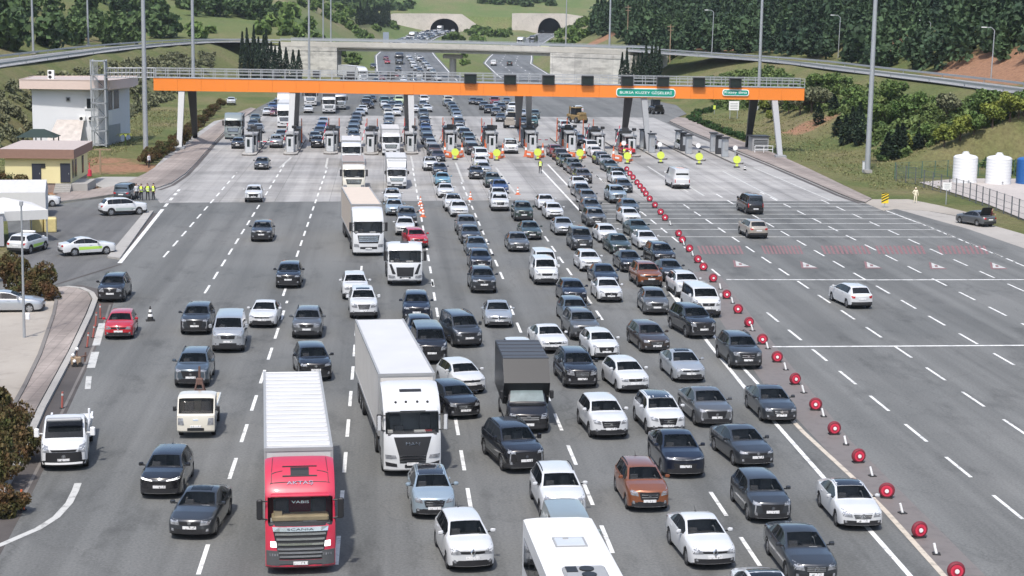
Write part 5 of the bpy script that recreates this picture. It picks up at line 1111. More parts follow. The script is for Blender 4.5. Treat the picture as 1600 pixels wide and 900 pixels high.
    # optional roof equipment
    tr_, th_ = S['tr'], S['th']; opt = {}
    rx = W/2*S['rw']-.085
    opt['glass_roof'] = decal(tree, [(-rx, th_+.03-L/2), (rx, th_+.03-L/2), (rx, tr_-.05-L/2), (-rx, tr_-.05-L/2)], 'top', 0, 6, 5, .006).mesh('roof_panel', [M['glass']], 40)
    opt['sunroof'] = decal(tree, [(-rx*.75, th_+.12-L/2), (rx*.75, th_+.12-L/2), (rx*.75, th_+.62-L/2), (-rx*.75, th_+.62-L/2)], 'top', 0, 5, 3, .006).mesh('sunroof', [M['glass']], 40)
    mb = decal(tree, [(-rx*1.06, th_-.0-L/2), (rx*1.06, th_-L/2), (rx*1.06, tr_+.0-L/2), (-rx*1.06, tr_-L/2)], 'top', 0, 6, 6, .007); opt['black_roof'] = mb.mesh('roof_panel', [PAINT['black']], 40)
    rails = []
    for s in (-1, 1):
        mb = MB(); n = 6; pts = []
        for k in range(n+1):
            y = th_+.25+(tr_-th_-.35)*k/n-L/2; h = tree.ray_cast(Vector((s*(rx+.04), y, 5)), Vector((0, 0, -1))); z = h[0].z if h[0] else H-.08; pts.append(Vector((s*(rx+.04), y, z+(.055 if 0 < k < n else .0))))
        for a, c in zip(pts[:-1], pts[1:]): mb.cyl(a, c, .022, None, 6)
        rails.append(mb.mesh('roof_rail', [M['black']], 40))
    opt['rails'] = rails
    mb = MB(); h = tree.ray_cast(Vector((0, tr_-.15-L/2, 5)), Vector((0, 0, -1))); z = h[0].z if h[0] else H; mb.cyl((0, tr_-.15-L/2, z-.02), (0, tr_+.05-L/2, z+.17), .012, .006, 5); mb.box((0, tr_-.15-L/2, z+.01), (.05, .12, .04)); opt['aerial'] = mb.mesh('aerial', [M['black']])
    # whole car as a single mesh, for the distance
    far = MB(); fm = [None, M['trim'], M['glass'], M['greyplastic'], M['headlight'], M['black'], M['plate'], M['tail'], M['rubber'], M['rim'], M['chrome'], M['rimdark']]
    for nm, me, pt, kids, loc, mb, mats in parts:
        if nm == 'interior': continue
        mp = [fm.index(m) if m in fm else (2 if m == M['glass_see'] else 1) for m in mats]; far.join(mb, mp, Matrix.Translation(loc) if loc else None)
        for k in kids: far.join(k[2], [fm.index(m) for m in k[3]], Matrix.Translation(loc))
    opt['far'] = far.mesh('distant_car', [m or M['trim'] for m in fm], 35)
    PROTO[key] = (S, parts, opt); return PROTO[key]

VEH = []          # records for the labels
def set_paint(o, pm):
    o.material_slots[0].link = 'OBJECT'; o.material_slots[0].material = pm
NAMES = {'saloon': 'saloon_car', 'hatchback': 'hatchback_car', 'SUV': 'suv', 'estate': 'estate_car', 'fastback': 'fastback_car', 'people carrier': 'people_carrier', 'small van': 'small_van', 'minibus': 'minibus', 'panel van': 'panel_van'}
def rec(t, colour, kind, front, rear, label=None, far=False, away=False, zone=None):
    VEH.append(dict(o=t, colour=colour, kind=kind, f=front, r=rear, label=label, far=far, away=away, zone=zone)); return t
def car(u, v, kind, colour, yaw=0.0, face='slim', label=None, top=False, away=False, opts='', dims=(1, 1), far=None, group=None):
    """u, v: where the lowest point of the near end stands in the photo (or, with top, the far edge of its roof)"""
    S, parts, opt = car_parts(kind, face, dims); a = radians(yaw); fdir = Vector((sin(a), cos(a), 0))
    if top:
        back = (S['tr']-.05) if not away else S['L']-S['th']; P = gpr(u, v, S['H']-.06); P = Vector((P.x, P.y, zroad(P.y)))-fdir*back
    else: P = gpr(u, v, 0.0)
    C = P+fdir*(S['L']/2); C.z = zroad(C.y)+.004; rz = -a if not away else pi-a
    far = (P.y > 222) if far is None else far
    t = None; pm = PAINT[colour]
    if far:
        o = link(NAMES[kind], opt['far'], None, C, rz); set_paint(o, pm); o['category'] = 'van' if 'van' in kind else ('minibus' if kind == 'minibus' else 'car'); t = o
    else:
        t = thing(NAMES[kind], '', 'van' if 'van' in kind else ('minibus' if kind == 'minibus' else 'car'), C, rz)
        for nm, me, pt, kids, loc, mb, mats in parts:
            if nm in ('rear_number_plate', 'tail_light', 'rear_window') and not away and P.y > 130: continue
            if nm in ('number_plate', 'headlight', 'grille', 'air_intake', 'badge', 'windscreen', 'running_light', 'grille_bars') and away and P.y > 900: continue
            o = link(nm, me, t, loc)
            if pt: set_paint(o, pm)
            for k in kids: link(k[0], k[1], o)
        for w in opts.split():
            if w == 'rails': [link('roof_rail', m, t) for m in opt['rails']]
            elif w == 'aerial': link('aerial', opt['aerial'], t)
            elif w == 'on':
                for ch in t.children:
                    if ch.name.startswith('headlight'): ch.material_slots[0].link = 'OBJECT'; ch.material_slots[0].material = M['headlight_on']
            else: link('roof_panel' if w != 'sunroof' else 'sunroof', opt[w], t)
    t['group'] = group or ('oncoming vehicles in the toll queue' if not away else 'vehicles driving towards the toll gates')
    return rec(t, colour, kind, P, C+fdir*(S['L']/2), label, far, away)

# ------------------------------------------------------------------ vehicles: trucks, bus
def sweep(profile, W, frac=(-1, -.985, -.93, -.75, -.4, 0, .4, .75, .93, .985, 1), bulge=.20, topdrop=.10, ymid=None, rearbulge=0.0):
    """body made from one side profile (y, z) swept across the width, with rounded corners"""
    n = len(profile); V = []; ys = [p[0] for p in profile]; zs = [p[1] for p in profile]; y0, y1 = min(ys), max(ys); ym = (y0+y1)/2 if ymid is None else ymid; zmx = max(zs)
    for f in frac:
        q = abs(f)
        for y, z in profile:
            k = max(0, (ym-y)/(ym-y0)); y2 = y+bulge*(q**5)*k-rearbulge*(q**5)*max(0, (y-ym)/(y1-ym)); z2 = z-topdrop*(q**8)*max(0, (z-zmx*.6)/(zmx*.4)); V.append((f*W/2, y2, z2))
    b = MB(); m = len(frac)
    b.add(V, [(i*n+j, i*n+(j+1) % n, (i+1)*n+(j+1) % n, (i+1)*n+j) for i in range(m-1) for j in range(n)]); b.add(V[:n], [tuple(range(n))]); b.add(V[-n:], [tuple(range(n-1, -1, -1))]); return b
def wheels_truck(t, pos, R=.5, w=.32, dual=False):
    tw, rw = wheel_meshes(R, w); tme = tw.mesh('tyre', [M['rubber']], 45); rme = rw.mesh('rim', [M['rim'], M['rimdark']], 30)
    for x, y in pos: o = link('wheel', tme, t, (x, y, R)); link('rim', rme, o)
PROFILES = {
 'high': [(0.10, .28), (0, .36), (0, 1.05), (.04, 1.30), (.10, 1.75), (.16, 1.90), (.40, 2.82), (.46, 2.95), (.60, 3.12), (1.15, 3.55), (2.05, 3.88), (2.22, 3.86), (2.22, .95), (1.6, .95), (1.6, .55)],
 'mid':  [(0.08, .40), (0, .48), (0, 1.0), (.05, 1.6), (.12, 1.75), (.34, 2.62), (.42, 2.75), (.75, 2.98), (1.6, 3.10), (1.95, 3.08), (1.95, .9), (1.5, .9), (1.5, .5)],
 'small': [(0.06, .34), (0, .40), (0, .8), (.06, 1.18), (.12, 1.26), (.42, 1.92), (.5, 1.98), (.9, 2.04), (1.45, 2.02), (1.5, 1.98), (1.5, .6), (1.2, .6), (1.2, .4)],
 'lightbox': [(0.06, .38), (0, .45), (0, .85), (.05, 1.32), (.12, 1.42), (.42, 2.18), (.52, 2.26), (1.0, 2.34), (1.6, 2.34), (1.65, 2.3), (1.65, .7), (1.3, .7), (1.3, .45)],
}
def trailer_parts(t, y0, L, W, z0, z1, side, roofm, ridges=0, rails='greypaint'):
    b = MB(); b.box((0, y0+L/2, (z0+z1)/2), (W, L, z1-z0), 0, 0, .035); b.build('cargo_box', side, t)
    b = MB(); b.box((0, y0+L/2, z1+.012), (W-.10, L-.10, .03)); 
    if ridges:
        for k in range(ridges):
            y = y0+.35+(L-.7)*k/(ridges-1); b.box((0, y, z1+.045), (W-.16, .16, .07), 0, 0, .03)
    b.build('roof_sheet', roofm, t)
    b = MB()
    for s in (-1, 1): b.box((s*(W/2-.02), y0+L/2, z1+.012), (.09, L+.02, .08)); b.box((s*(W/2), y0+L/2, z0+.06), (.06, L, .14)); b.box((s*(W/2-.02), y0+.03, (z0+z1)/2), (.10, .10, z1-z0)); b.box((s*(W/2-.02), y0+L-.03, (z0+z1)/2), (.10, .10, z1-z0))
    b.box((0, y0+.02, z1-.02), (W+.02, .10, .13)); b.build('edge_frame', M[rails], t)
    b = MB(); b.box((0, y0+L/2, z0-.12), (1.1, L-.4, .22)); b.box((0, y0+L-.15, .6), (W-.2, .12, .16))
    for s in (-1, 1): b.box((s*(W/2-.08), y0+L*.5, .82), (.05, L*.42, .40))
    b.build('chassis', M['darkpaint'], t)
def truck_cab(t, prof, W, pm, style, scale=1.0):
    pr = [(y*scale, z) for y, z in PROFILES[prof]]; b = sweep(pr, W, bulge=.22 if prof in ('high', 'mid') else .12); tree = bvh_of([b]); n = len(pr); j0 = {'high': 5, 'mid': 4, 'small': 4, 'lightbox': 4}[prof]; m_ = 11
    cut = {i*n+j0 for i in range(2, 8)}; b.f = [f for k_, f in enumerate(b.f) if k_ not in cut]; b.m = b.m[:len(b.f)]; body = b.build('cab', [pm], t, 30)
    zw0, zw1 = {'high': (1.93, 2.80), 'mid': (1.78, 2.60), 'small': (1.29, 1.90), 'lightbox': (1.46, 2.14)}[prof]; k = W/2
    decal(tree, [(-k*.93, zw0), (k*.93, zw0), (k*.88, zw1), (-k*.88, zw1)], 'front', 0, 12, 4, .008).build('windscreen', M['glass_see'], t, 60)
    ib = MB(); ib.box((0, .62, zw0-.06), (W*.86, .85, .10), 1, 0, .03); ib.box((-.55, .75, zw0+.08), (.42, .08, .34), 1, 0, .03); ib.box((.35, .50, zw0+.02), (.5, .25, .06), 2); ib.box((-.95, .50, zw0+.03), (.22, .2, .1), 2)
    for s in (-1, 1): ib.box((s*W*.27, 1.35*scale, zw0+.15), (.55, .2, .9), 0, 0, .08)
    ib.build('interior', [M['seat'], M['dash'], M['paper']], t, 40)
    for s, ax in ((-1, 'left'), (1, 'right')):
        decal(tree, [(.35, zw0-.05), (1.25, zw0-.02), (1.25, zw1-.05), (.52, zw1-.05)], ax, 0, 3, 3, .01).build('side_window', M['glass'], t, 60)
        mb = MB(); mb.box((s*(k+.20), .30, (zw0+zw1)/2+.05), (.22, .14, .75 if prof in ('high', 'mid') else .35), 0, 0, .04); mb.cyl((s*(k-.08), .35, zw1-.1), (s*(k+.2), .3, zw1-.08), .03, None, 6); mb.cyl((s*(k-.08), .35, zw0+.1), (s*(k+.2), .3, zw0+.15), .03, None, 6)
        mb.build('mirror', M['black'], t)
    return tree
def truck(u, v, lab, prof, colour, yaw, W=2.5, trailer=None, label_kind='lorry', style='plain', away=False, y_trail=2.75):
    a = radians(yaw); fd = Vector((sin(a), cos(a), 0)); P = gpr(u, v); t = thing('lorry', lab, 'lorry', (P.x, P.y, P.z+.004), -a, 'lorries in the queue'); pm = PAINT[colour]
    tree = truck_cab(t, prof, W, pm, style); k = W/2
    zb = {'high': 1.05, 'mid': 1.0, 'small': .8, 'lightbox': .85}[prof]; zw = {'high': 1.85, 'mid': 1.7, 'small': 1.2, 'lightbox': 1.38}[prof]
    if style == 'red':
        decal(tree, [(-k*.62, .62), (k*.62, .62), (k*.80, 1.78), (-k*.80, 1.78)], 'front', 0, 8, 8, .010).build('grille', M['black'], t, 60)
        mb = MB()
        for z, hw_ in ((.70, .60), (.84, .62), (.98, .66), (1.15, .66), (1.33, .69), (1.51, .72)): decal(tree, [(-k*hw_, z), (k*hw_, z), (k*hw_, z+.075), (-k*hw_, z+.075)], 'front', 0, 8, 1, .045, mb)
        decal(tree, [(-k*.78, 1.64), (k*.78, 1.64), (k*.80, 1.80), (-k*.80, 1.80)], 'front', 0, 8, 1, .03, mb); mb.build('grille_bars', M['chrome'], t)
        for s in (-1, 1):
            q = [(.68*k, 1.08), (.86*k, 1.08), (.86*k, 1.28), (.70*k, 1.28)]; decal(tree, q if s > 0 else mirq(q), 'front', 0, 2, 2, .02).build('headlight', M['headlight_on'], t)
            q = [(.60*k, .40), (.98*k, .40), (.98*k, .95), (.62*k, .95)]; decal(tree, q if s > 0 else mirq(q), 'front', 0, 4, 3, .02).build('bumper_corner', M['dgrey'], t)
            mb = MB()
            for i in range(4): decal(tree, [(s*k*(.66+.07*i)-.02, .76), (s*k*(.66+.07*i)+.02, .76), (s*k*(.66+.07*i)+.02, .84), (s*k*(.66+.07*i)-.02, .84)], 'front', 0, 1, 1, .035, mb)
            mb.build('lamp_cluster', M['headlight'], t)
        decal(tree, [(-k*.96, .31), (k*.96, .31), (k*.96, .60), (-k*.96, .60)], 'front', 0, 8, 2, .024).build('bumper', M['dgrey'], t)
        decal(tree, [(-k*.90, 1.82), (k*.90, 1.82), (k*.93, 1.93), (-k*.93, 1.93)], 'front', 0, 8, 1, .012).build('wiper_panel', M['black'], t)
        mb = MB(); mb.box((0, .30, 2.93), (W*.86, .34, .10), 0, 0, .04); mb.build('sun_visor', pm, t, 30)
        mb = decal(tree, [(-.33, 1.02), (.33, 1.02), (.33, 1.38), (-.33, 1.38)], 'top', 0, 4, 2, .03); mb.build('roof_hatch', M['black'], t)
        mb = MB(); decal(tree, [(-.62, .98), (.62, .98), (.62, 1.01), (-.62, 1.01)], 'top', 0, 6, 1, .03, mb); decal(tree, [(-.62, 1.44), (.62, 1.44), (.62, 1.47), (-.62, 1.47)], 'top', 0, 6, 1, .03, mb); mb.build('roof_trim', M['trim'], t)
        mb = MB(); decal(tree, [(-1.08, .78), (1.08, .78), (1.08, .80), (-1.08, .80)], 'top', 0, 12, 1, .012, mb)
        for s in (-1, 1): decal(tree, [(s*1.02, .80), (s*1.04, .80), (s*.98, 2.0), (s*.96, 2.0)] if s < 0 else [(1.04, .80), (1.02, .80), (.96, 2.0), (.98, 2.0)], 'top', 0, 1, 8, .012, mb); decal(tree, [(s*.62, 1.21), (s*1.0, 1.10), (s*1.0, 1.125), (s*.62, 1.235)], 'top', 0, 4, 1, .012, mb)
        mb.build('panel_seams', M['trim'], t)
        h = tree.ray_cast(Vector((0, .80, 20)), Vector((0, 0, -1))); sl = math.atan2(3.55-3.12, .55)
        lettering('AKTAŞ', .95, .20, Matrix.Translation((0, .72, tree.ray_cast(Vector((0, .72, 20)), Vector((0, 0, -1)))[0].z+.03)) @ Matrix.Rotation(sl, 4, 'X'), M['chrome'], t, .02)
        lettering('SCANIA', .95, .075, Matrix.Translation((0, tree.ray_cast(Vector((0, -20, 1.72)), Vector((0, 1, 0)))[0].y-.05, 1.72)) @ XZ, M['black'], t)
        lettering('VABIS', .62, .09, Matrix.Translation((0, .33, 2.66)) @ Matrix.Rotation(-.15, 4, 'X') @ XZ, M['letter'], t)
        mb = MB(); mb.box((0, .62, 2.03), (W*.82, .55, .22), 0, 0, .05); mb.box((-.8, .5, 2.2), (.3, .2, .16)); mb.build('dash_tray', M['tray'], t)
    elif style == 'white_big':
        decal(tree, [(-k*.48, .98), (k*.48, .98), (k*.66, 1.78), (-k*.66, 1.78)], 'front', 0, 8, 5, .012).build('grille', M['black'], t, 60)
        decal(tree, [(-k*.45, .64), (k*.45, .64), (k*.48, .98), (-k*.48, .98)], 'front', 0, 8, 3, .010).build('lower_grille', M['black'], t, 60)
        mb = MB()
        for z in (.70, .82, .94): decal(tree, [(-k*.44, z), (k*.44, z), (k*.45, z+.04), (-k*.45, z+.04)], 'front', 0, 8, 1, .03, mb)
        mb.build('grille_bars', M['chrome'], t)
        lettering('MAN', .62, .13, Matrix.Translation((0, tree.ray_cast(Vector((0, -20, 1.50)), Vector((0, 1, 0)))[0].y-.03, 1.50)) @ Matrix.Rotation(-.10, 4, 'X') @ XZ, M['chrome'], t)
        for s in (-1, 1):
            q = [(.56*k, .86), (.94*k, .84), (.96*k, 1.02), (.60*k, 1.00)]; decal(tree, q if s > 0 else mirq(q), 'front', 0, 4, 2, .02).build('headlight', M['headlight'], t)
            q = [(.54*k, .48), (.93*k, .52), (.95*k, .70), (.56*k, .62)]; decal(tree, q if s > 0 else mirq(q), 'front', 0, 4, 2, .015).build('air_intake', M['black'], t)
            mb = MB(); mb.box((s*(k+.20), .27, 2.40), (.20, .10, .72), 0, 0, .04); mb.build('mirror_back', pm, t)
        mb = MB(); mb.box((0, .30, 2.93), (W*.90, .30, .12), 0, 0, .05); mb.build('sun_visor', pm, t, 30); mb = MB(); mb.box((0, .135, 2.93), (1.1, .03, .05)); mb.build('visor_slot', M['black'], t)
        h = tree.ray_cast(Vector((0, 1.25, 20)), Vector((0, 0, -1))); decal(tree, [(-.48, 1.16), (.48, 1.16), (.48, 1.36), (-.48, 1.36)], 'top', 0, 4, 2, .02).build('roof_vent', M['black'], t)
        mb = MB(); [mb.ball((x, .70, tree.ray_cast(Vector((x, .70, 20)), Vector((0, 0, -1)))[0].z+.02), .06) for x in (-.7, -.25, .25, .7)]; mb.build('roof_lamps', M['black'], t)
        decal(tree, [(-.35, .44), (.35, .44), (.35, .58), (-.35, .58)], 'front', 0, 2, 1, .02).build('lower_intake', M['black'], t)
        lettering('MAN', .30, .08, Matrix.Translation((k*.55, .16, 2.05)) @ Matrix.Rotation(-.24, 4, 'X') @ XZ, M['tail'], t)
    elif style == 'black_grille':
        decal(tree, [(-k*.46, .75), (k*.46, .75), (k*.52, 1.42), (-k*.52, 1.42)], 'front', 0, 8, 5, .012).build('grille', M['black'], t, 60)
        for s in (-1, 1):
            q = [(.56*k, .62), (.96*k, .62), (.97*k, .84), (.60*k, .80)]; decal(tree, q if s > 0 else mirq(q), 'front', 0, 4, 2, .02).build('headlight', M['headlight'], t)
            q = [(.54*k, .92), (.74*k, .92), (.92*k, 1.62), (.80*k, 1.66)]; decal(tree, q if s > 0 else mirq(q), 'front', 0, 3, 4, .014).build('side_vent', M['black'], t)
        decal(tree, [(-k*.95, .41), (k*.95, .41), (k*.95, .52), (-k*.95, .52)], 'front', 0, 8, 1, .02).build('bumper', M['greypaint'], t)
        decal(tree, [(-.4, .62), (.4, .62), (.4, .72), (-.4, .72)], 'front', 0, 3, 1, .02).build('lower_intake', M['black'], t)
        decal(tree, [(-.3, 1.25), (.3, 1.25), (.3, 1.6), (-.3, 1.6)], 'top', 0, 3, 2, .02).build('roof_hatch', M['black'], t)
    else:
        g0_, g1_ = zb+.04, zw-.12
        decal(tree, [(-k*.62, g0_), (k*.62, g0_), (k*.72, g1_), (-k*.72, g1_)], 'front', 0, 8, 4, .012).build('grille', M['black'] if style != 'cabover' else pm, t, 60)
        mb = MB()
        for q in (.25, .5, .75): z = g0_+(g1_-g0_)*q; decal(tree, [(-k*.62, z), (k*.62, z), (k*.64, z+.05), (-k*.64, z+.05)], 'front', 0, 8, 1, .03, mb)
        mb.build('grille_bars', M['chrome'] if style != 'cabover' else M['trim'], t)
        for s in (-1, 1):
            q = [(.60*k, zb-.28), (.95*k, zb-.26), (.96*k, zb-.02), (.64*k, zb-.04)]; decal(tree, q if s > 0 else mirq(q), 'front', 0, 4, 2, .02).build('headlight', M['headlight'], t)
        decal(tree, [(-k*.55, zb-.42), (k*.55, zb-.42), (k*.55, zb-.25), (-k*.55, zb-.25)], 'front', 0, 6, 1, .02).build('lower_intake', M['black'], t)
    z = {'red': .50, 'white_big': .62}.get(style, zb-.38)
    decal(tree, [(-.26, z-.07), (.26, z-.07), (.26, z+.05), (-.26, z+.05)], 'front', 0, 2, 1, .05).build('number_plate', M['plate'], t)
    big = prof in ('high', 'mid'); R = .5 if big else .34
    if trailer:
        L, z0, z1, side, roofm, ridges = trailer; trailer_parts(t, y_trail, L, 2.5 if big else W+.15, z0, z1, M[side] if isinstance(side, str) else side, M[roofm] if isinstance(roofm, str) else roofm, ridges)
        e = y_trail+L; pos = [(s*(k-.18), y) for s in (-1, 1) for y in ((1.35, 4.6, e-4.4, e-3.1, e-1.8) if L > 10 else (1.0 if not big else 1.3, e-1.6))]
    else: e = 6.5; pos = [(s*(k-.18), y) for s in (-1, 1) for y in (1.3, 4.8, 5.9)]
    wheels_truck(t, pos, R, .34 if big else .24)
    b = MB(); b.box((0, 3.2 if big else 2.4, .72), (.9, 5.5 if big else 3.6, .3)); 
    if big: [b.box((s*(k-.32), 2.75, .68), (.6, 1.1, .6), 0, 0, .08) for s in (-1, 1)]
    b.build('frame', M['darkpaint'], t)
    rec(t, colour, 'lorry', P, P+fd*e, lab); return t, tree
# ------------------------------------------------------------------ the big vehicles
PAINT['tr_white'] = PAINT['white']
M['trailer_white'] = mat('trailer_white', (0.53, 0.53, 0.53), 0.55, var=0.10, scale=.6); M['trailer_cream'] = mat('trailer_cream', (0.55, 0.47, 0.395), 0.7, var=0.06, scale=.8); M['trailer_side'] = mat('trailer_curtain', (0.62, 0.59, 0.55), 0.65, var=0.10, scale=.7)
M['box_black'] = mat('box_black', (0.014, 0.015, 0.017), 0.45, var=.1); M['box_grey'] = mat('box_grey', (0.055, 0.058, 0.065), 0.5, var=.1); M['cover_brown'] = mat('tarp_brown', (0.30, 0.25, 0.235), 0.85, var=.15)
truck(470, 900, 'red lorry with ribbed white trailer roof and chrome grille in the foreground', 'high', 'truck red', -4.0, 2.5, (13.6, 1.25, 4.0, 'trailer_white', 'trailer_white', 19), style='red')
t, tr = truck(645, 746, 'white lorry with long smooth white trailer and black grille behind the black roofed car', 'high', 'white', -5.3, 2.5, (13.6, 1.2, 4.0, 'trailer_side', 'trailer_white', 0), style='white_big')
truck(576, 401, 'white lorry with cream box trailer ahead of the white tipper lorry', 'high', 'white', -4.7, 2.5, (13.6, 1.2, 3.95, 'trailer_cream', 'trailer_cream', 0))
t, tr = truck(633, 448, 'white tipper lorry with big black grille and no trailer', 'mid', 'white', -2.0, 2.5, None, style='black_grille')
b = MB(); b.box((0, 4.4, 1.75), (2.4, 4.2, 1.3), 0, 0, .05); b.build('tipper_body', M['greypaint'], t); b = MB(); b.box((0, 4.4, 2.42), (2.1, 3.9, .05)); b.box((0, 2.35, 2.3), (2.4, .15, 1.2)); b.build('load_cover', M['black'], t)
t, tr = truck(620, 296, 'white cab box lorry with tall white box body in the queue', 'lightbox', 'white', -1.0, 2.15, (7.0, .95, 3.35, 'trailer_white', 'trailer_white', 0), y_trail=1.85)
b = MB(); b.add([(-1.0, .75, 2.35), (1.0, .75, 2.35), (1.1, 1.8, 3.25), (-1.1, 1.8, 3.25)], [(0, 1, 2, 3)]); b.box((0, 1.6, 2.7), (2.0, .3, 1.0)); b.build('wind_deflector', PAINT['white'], t)
truck(553, 303, 'cream white lorry with brown sheeted load behind the cream trailer', 'mid', 'cream white', -2.0, 2.4, (7.5, 1.2, 3.3, 'cover_brown', 'cover_brown', 0), y_trail=2.3)
truck(549, 262, 'white lorry with low pale box right behind the brown sheeted load', 'mid', 'white', -1.5, 2.4, (8.0, 1.2, 3.2, 'trailer_white', 'trailer_white', 0), y_trail=2.3)
truck(611, 244, 'white lorry with plain grey roofed box passing between the toll kiosks', 'mid', 'white', -1.0, 2.4, (9.0, 1.1, 3.5, 'trailer_white', 'trailer_white', 0), y_trail=2.3)
truck(364, 218, 'green grey lorry waiting in the far left toll lane', 'high', 'green grey', -2.0, 2.5, (8.0, 1.2, 3.3, 'box_grey', 'box_grey', 0))
truck(445, 200, 'white lorry behind the second gantry leg from the left', 'high', 'white', -2, 2.5, (12, 1.2, 3.9, 'trailer_white', 'trailer_white', 0))
truck(444, 180, 'pale lorry farther back behind the second gantry leg', 'high', 'cream white', -2, 2.5, (10, 1.2, 3.9, 'trailer_white', 'trailer_white', 0))
truck(485, 166, 'white lorry with black windscreen approaching between left toll lanes', 'high', 'white', -3, 2.5, (11, 1.2, 3.9, 'box_grey', 'box_grey', 0))
truck(514, 178, 'white cab lorry with dark grey box in the left queue', 'mid', 'white', -2, 2.4, (8, 1.2, 3.7, 'box_grey', 'box_grey', 0), y_trail=2.3)
truck(531, 172, 'white lorry with dark body beside the dark grey box lorry', 'mid', 'silver', -2, 2.4, (9, 1.2, 3.6, 'box_black', 'box_black', 0), y_trail=2.3)

# white midibus seen from above at the lower edge
M['busroof'] = mat('bus_white', (.66, .66, .655), .5, var=.07, scale=.8)
def bus():
    L, W, H = 10.2, 2.36, 3.15; rearc = gpr(868, 945); a = radians(-2.4); fd = Vector((sin(a), cos(a), 0)); C = rearc-fd*(L/2)
    t = thing('midibus', 'white midibus with roof fan unit, cut off by the bottom edge', 'bus', (C.x, C.y, .004), -a)
    pr = [(.10, .40), (0, .55), (0, 1.2), (.12, 1.5), (.5, 2.75), (.8, 3.05), (1.3, H), (1.7, H), (L-.5, H), (L-.10, H), (L-.02, H-.03), (L, H-.12), (L, .5)]; pr = [(y-L/2, z) for y, z in pr]
    b = sweep(pr, W, (-1, -.995, -.975, -.92, -.6, 0, .6, .92, .975, .995, 1), .22, .07); tree = bvh_of([b]); b.build('body', M['busroof'], t, 14)
    decal(tree, [(-1.05, 1.5), (1.05, 1.5), (1.0, 2.75), (-1.0, 2.75)], 'front', 0, 10, 4, .01).build('windscreen', M['glass'], t, 60)
    for ax in ('left', 'right'):
        for k in range(6): y = -L/2+1.0+k*1.48; decal(tree, [(y, 1.55), (y+1.38, 1.55), (y+1.38, 2.55), (y, 2.55)], ax, 0, 3, 3, .012).build('side_window', M['glass'], t, 60)
    decal(tree, [(-.9, 1.6), (.9, 1.6), (.9, 2.4), (-.9, 2.4)], 'rear', 0, 4, 3, .012).build('rear_window', M['glass'], t, 60)
    b = MB(); yc = L/2-2.9; b.box((0, yc, H+.02), (.95, .85, .05), 0, 0, .02); rh = b.build('roof_hatch', PAINT['white'], t); b = MB(); b.box((0, yc-.45, H+.015), (1.05, .05, .05)); b.box((0, yc+.45, H+.015), (1.05, .05, .05)); [b.box((s*.5, yc, H+.015), (.05, .85, .05)) for s in (-1, 1)]; b.box((-.1, yc+.3, H+.05), (.18, .1, .04)); b.build('hatch_seal', M['greypaint'], rh)
    b = MB(); b.box((0, L/2-6.6, H+.07), (1.35, 1.9, .16), 0, 0, .06); ac = b.build('air_conditioner', M['greypaint'], t); b = MB(); b.box((-.42, L/2-6.05, H+.16), (.35, .5, .02)); 
    for y in (-6.05, -6.6, -7.15): b.cyl((.05, L/2+y, H+.13), (.05, L/2+y, H+.19), .23, .23, 14)
    b.build('fans', M['black'], ac, 40)
    for s in (-1, 1):
        q = [(.82, .7), (1.1, .7), (1.1, 1.05), (.85, 1.05)]; decal(tree, q if s > 0 else mirq(q), 'front', 0, 2, 2, .02).build('headlight', M['headlight'], t)
        q = [(.98, .8), (1.12, .8), (1.12, 1.4), (.98, 1.4)]; decal(tree, q if s > 0 else mirq(q), 'rear', 0, 2, 2, .02).build('tail_light', M['tail'], t)
        b = MB(); b.box((s*(W/2+.2), -L/2+.3, 2.3), (.2, .15, .5), 0, 0, .04); b.cyl((s*(W/2-.1), -L/2+.5, 2.6), (s*(W/2+.2), -L/2+.3, 2.5), .03, None, 6); b.build('mirror', M['black'], t)
    wheels_truck(t, [(s*(W/2-.16), y) for s in (-1, 1) for y in (-L/2+1.5, L/2-2.3)], .42, .28); rec(t, 'white', 'midibus', C-fd*L/2, rearc, t['label'])
bus()

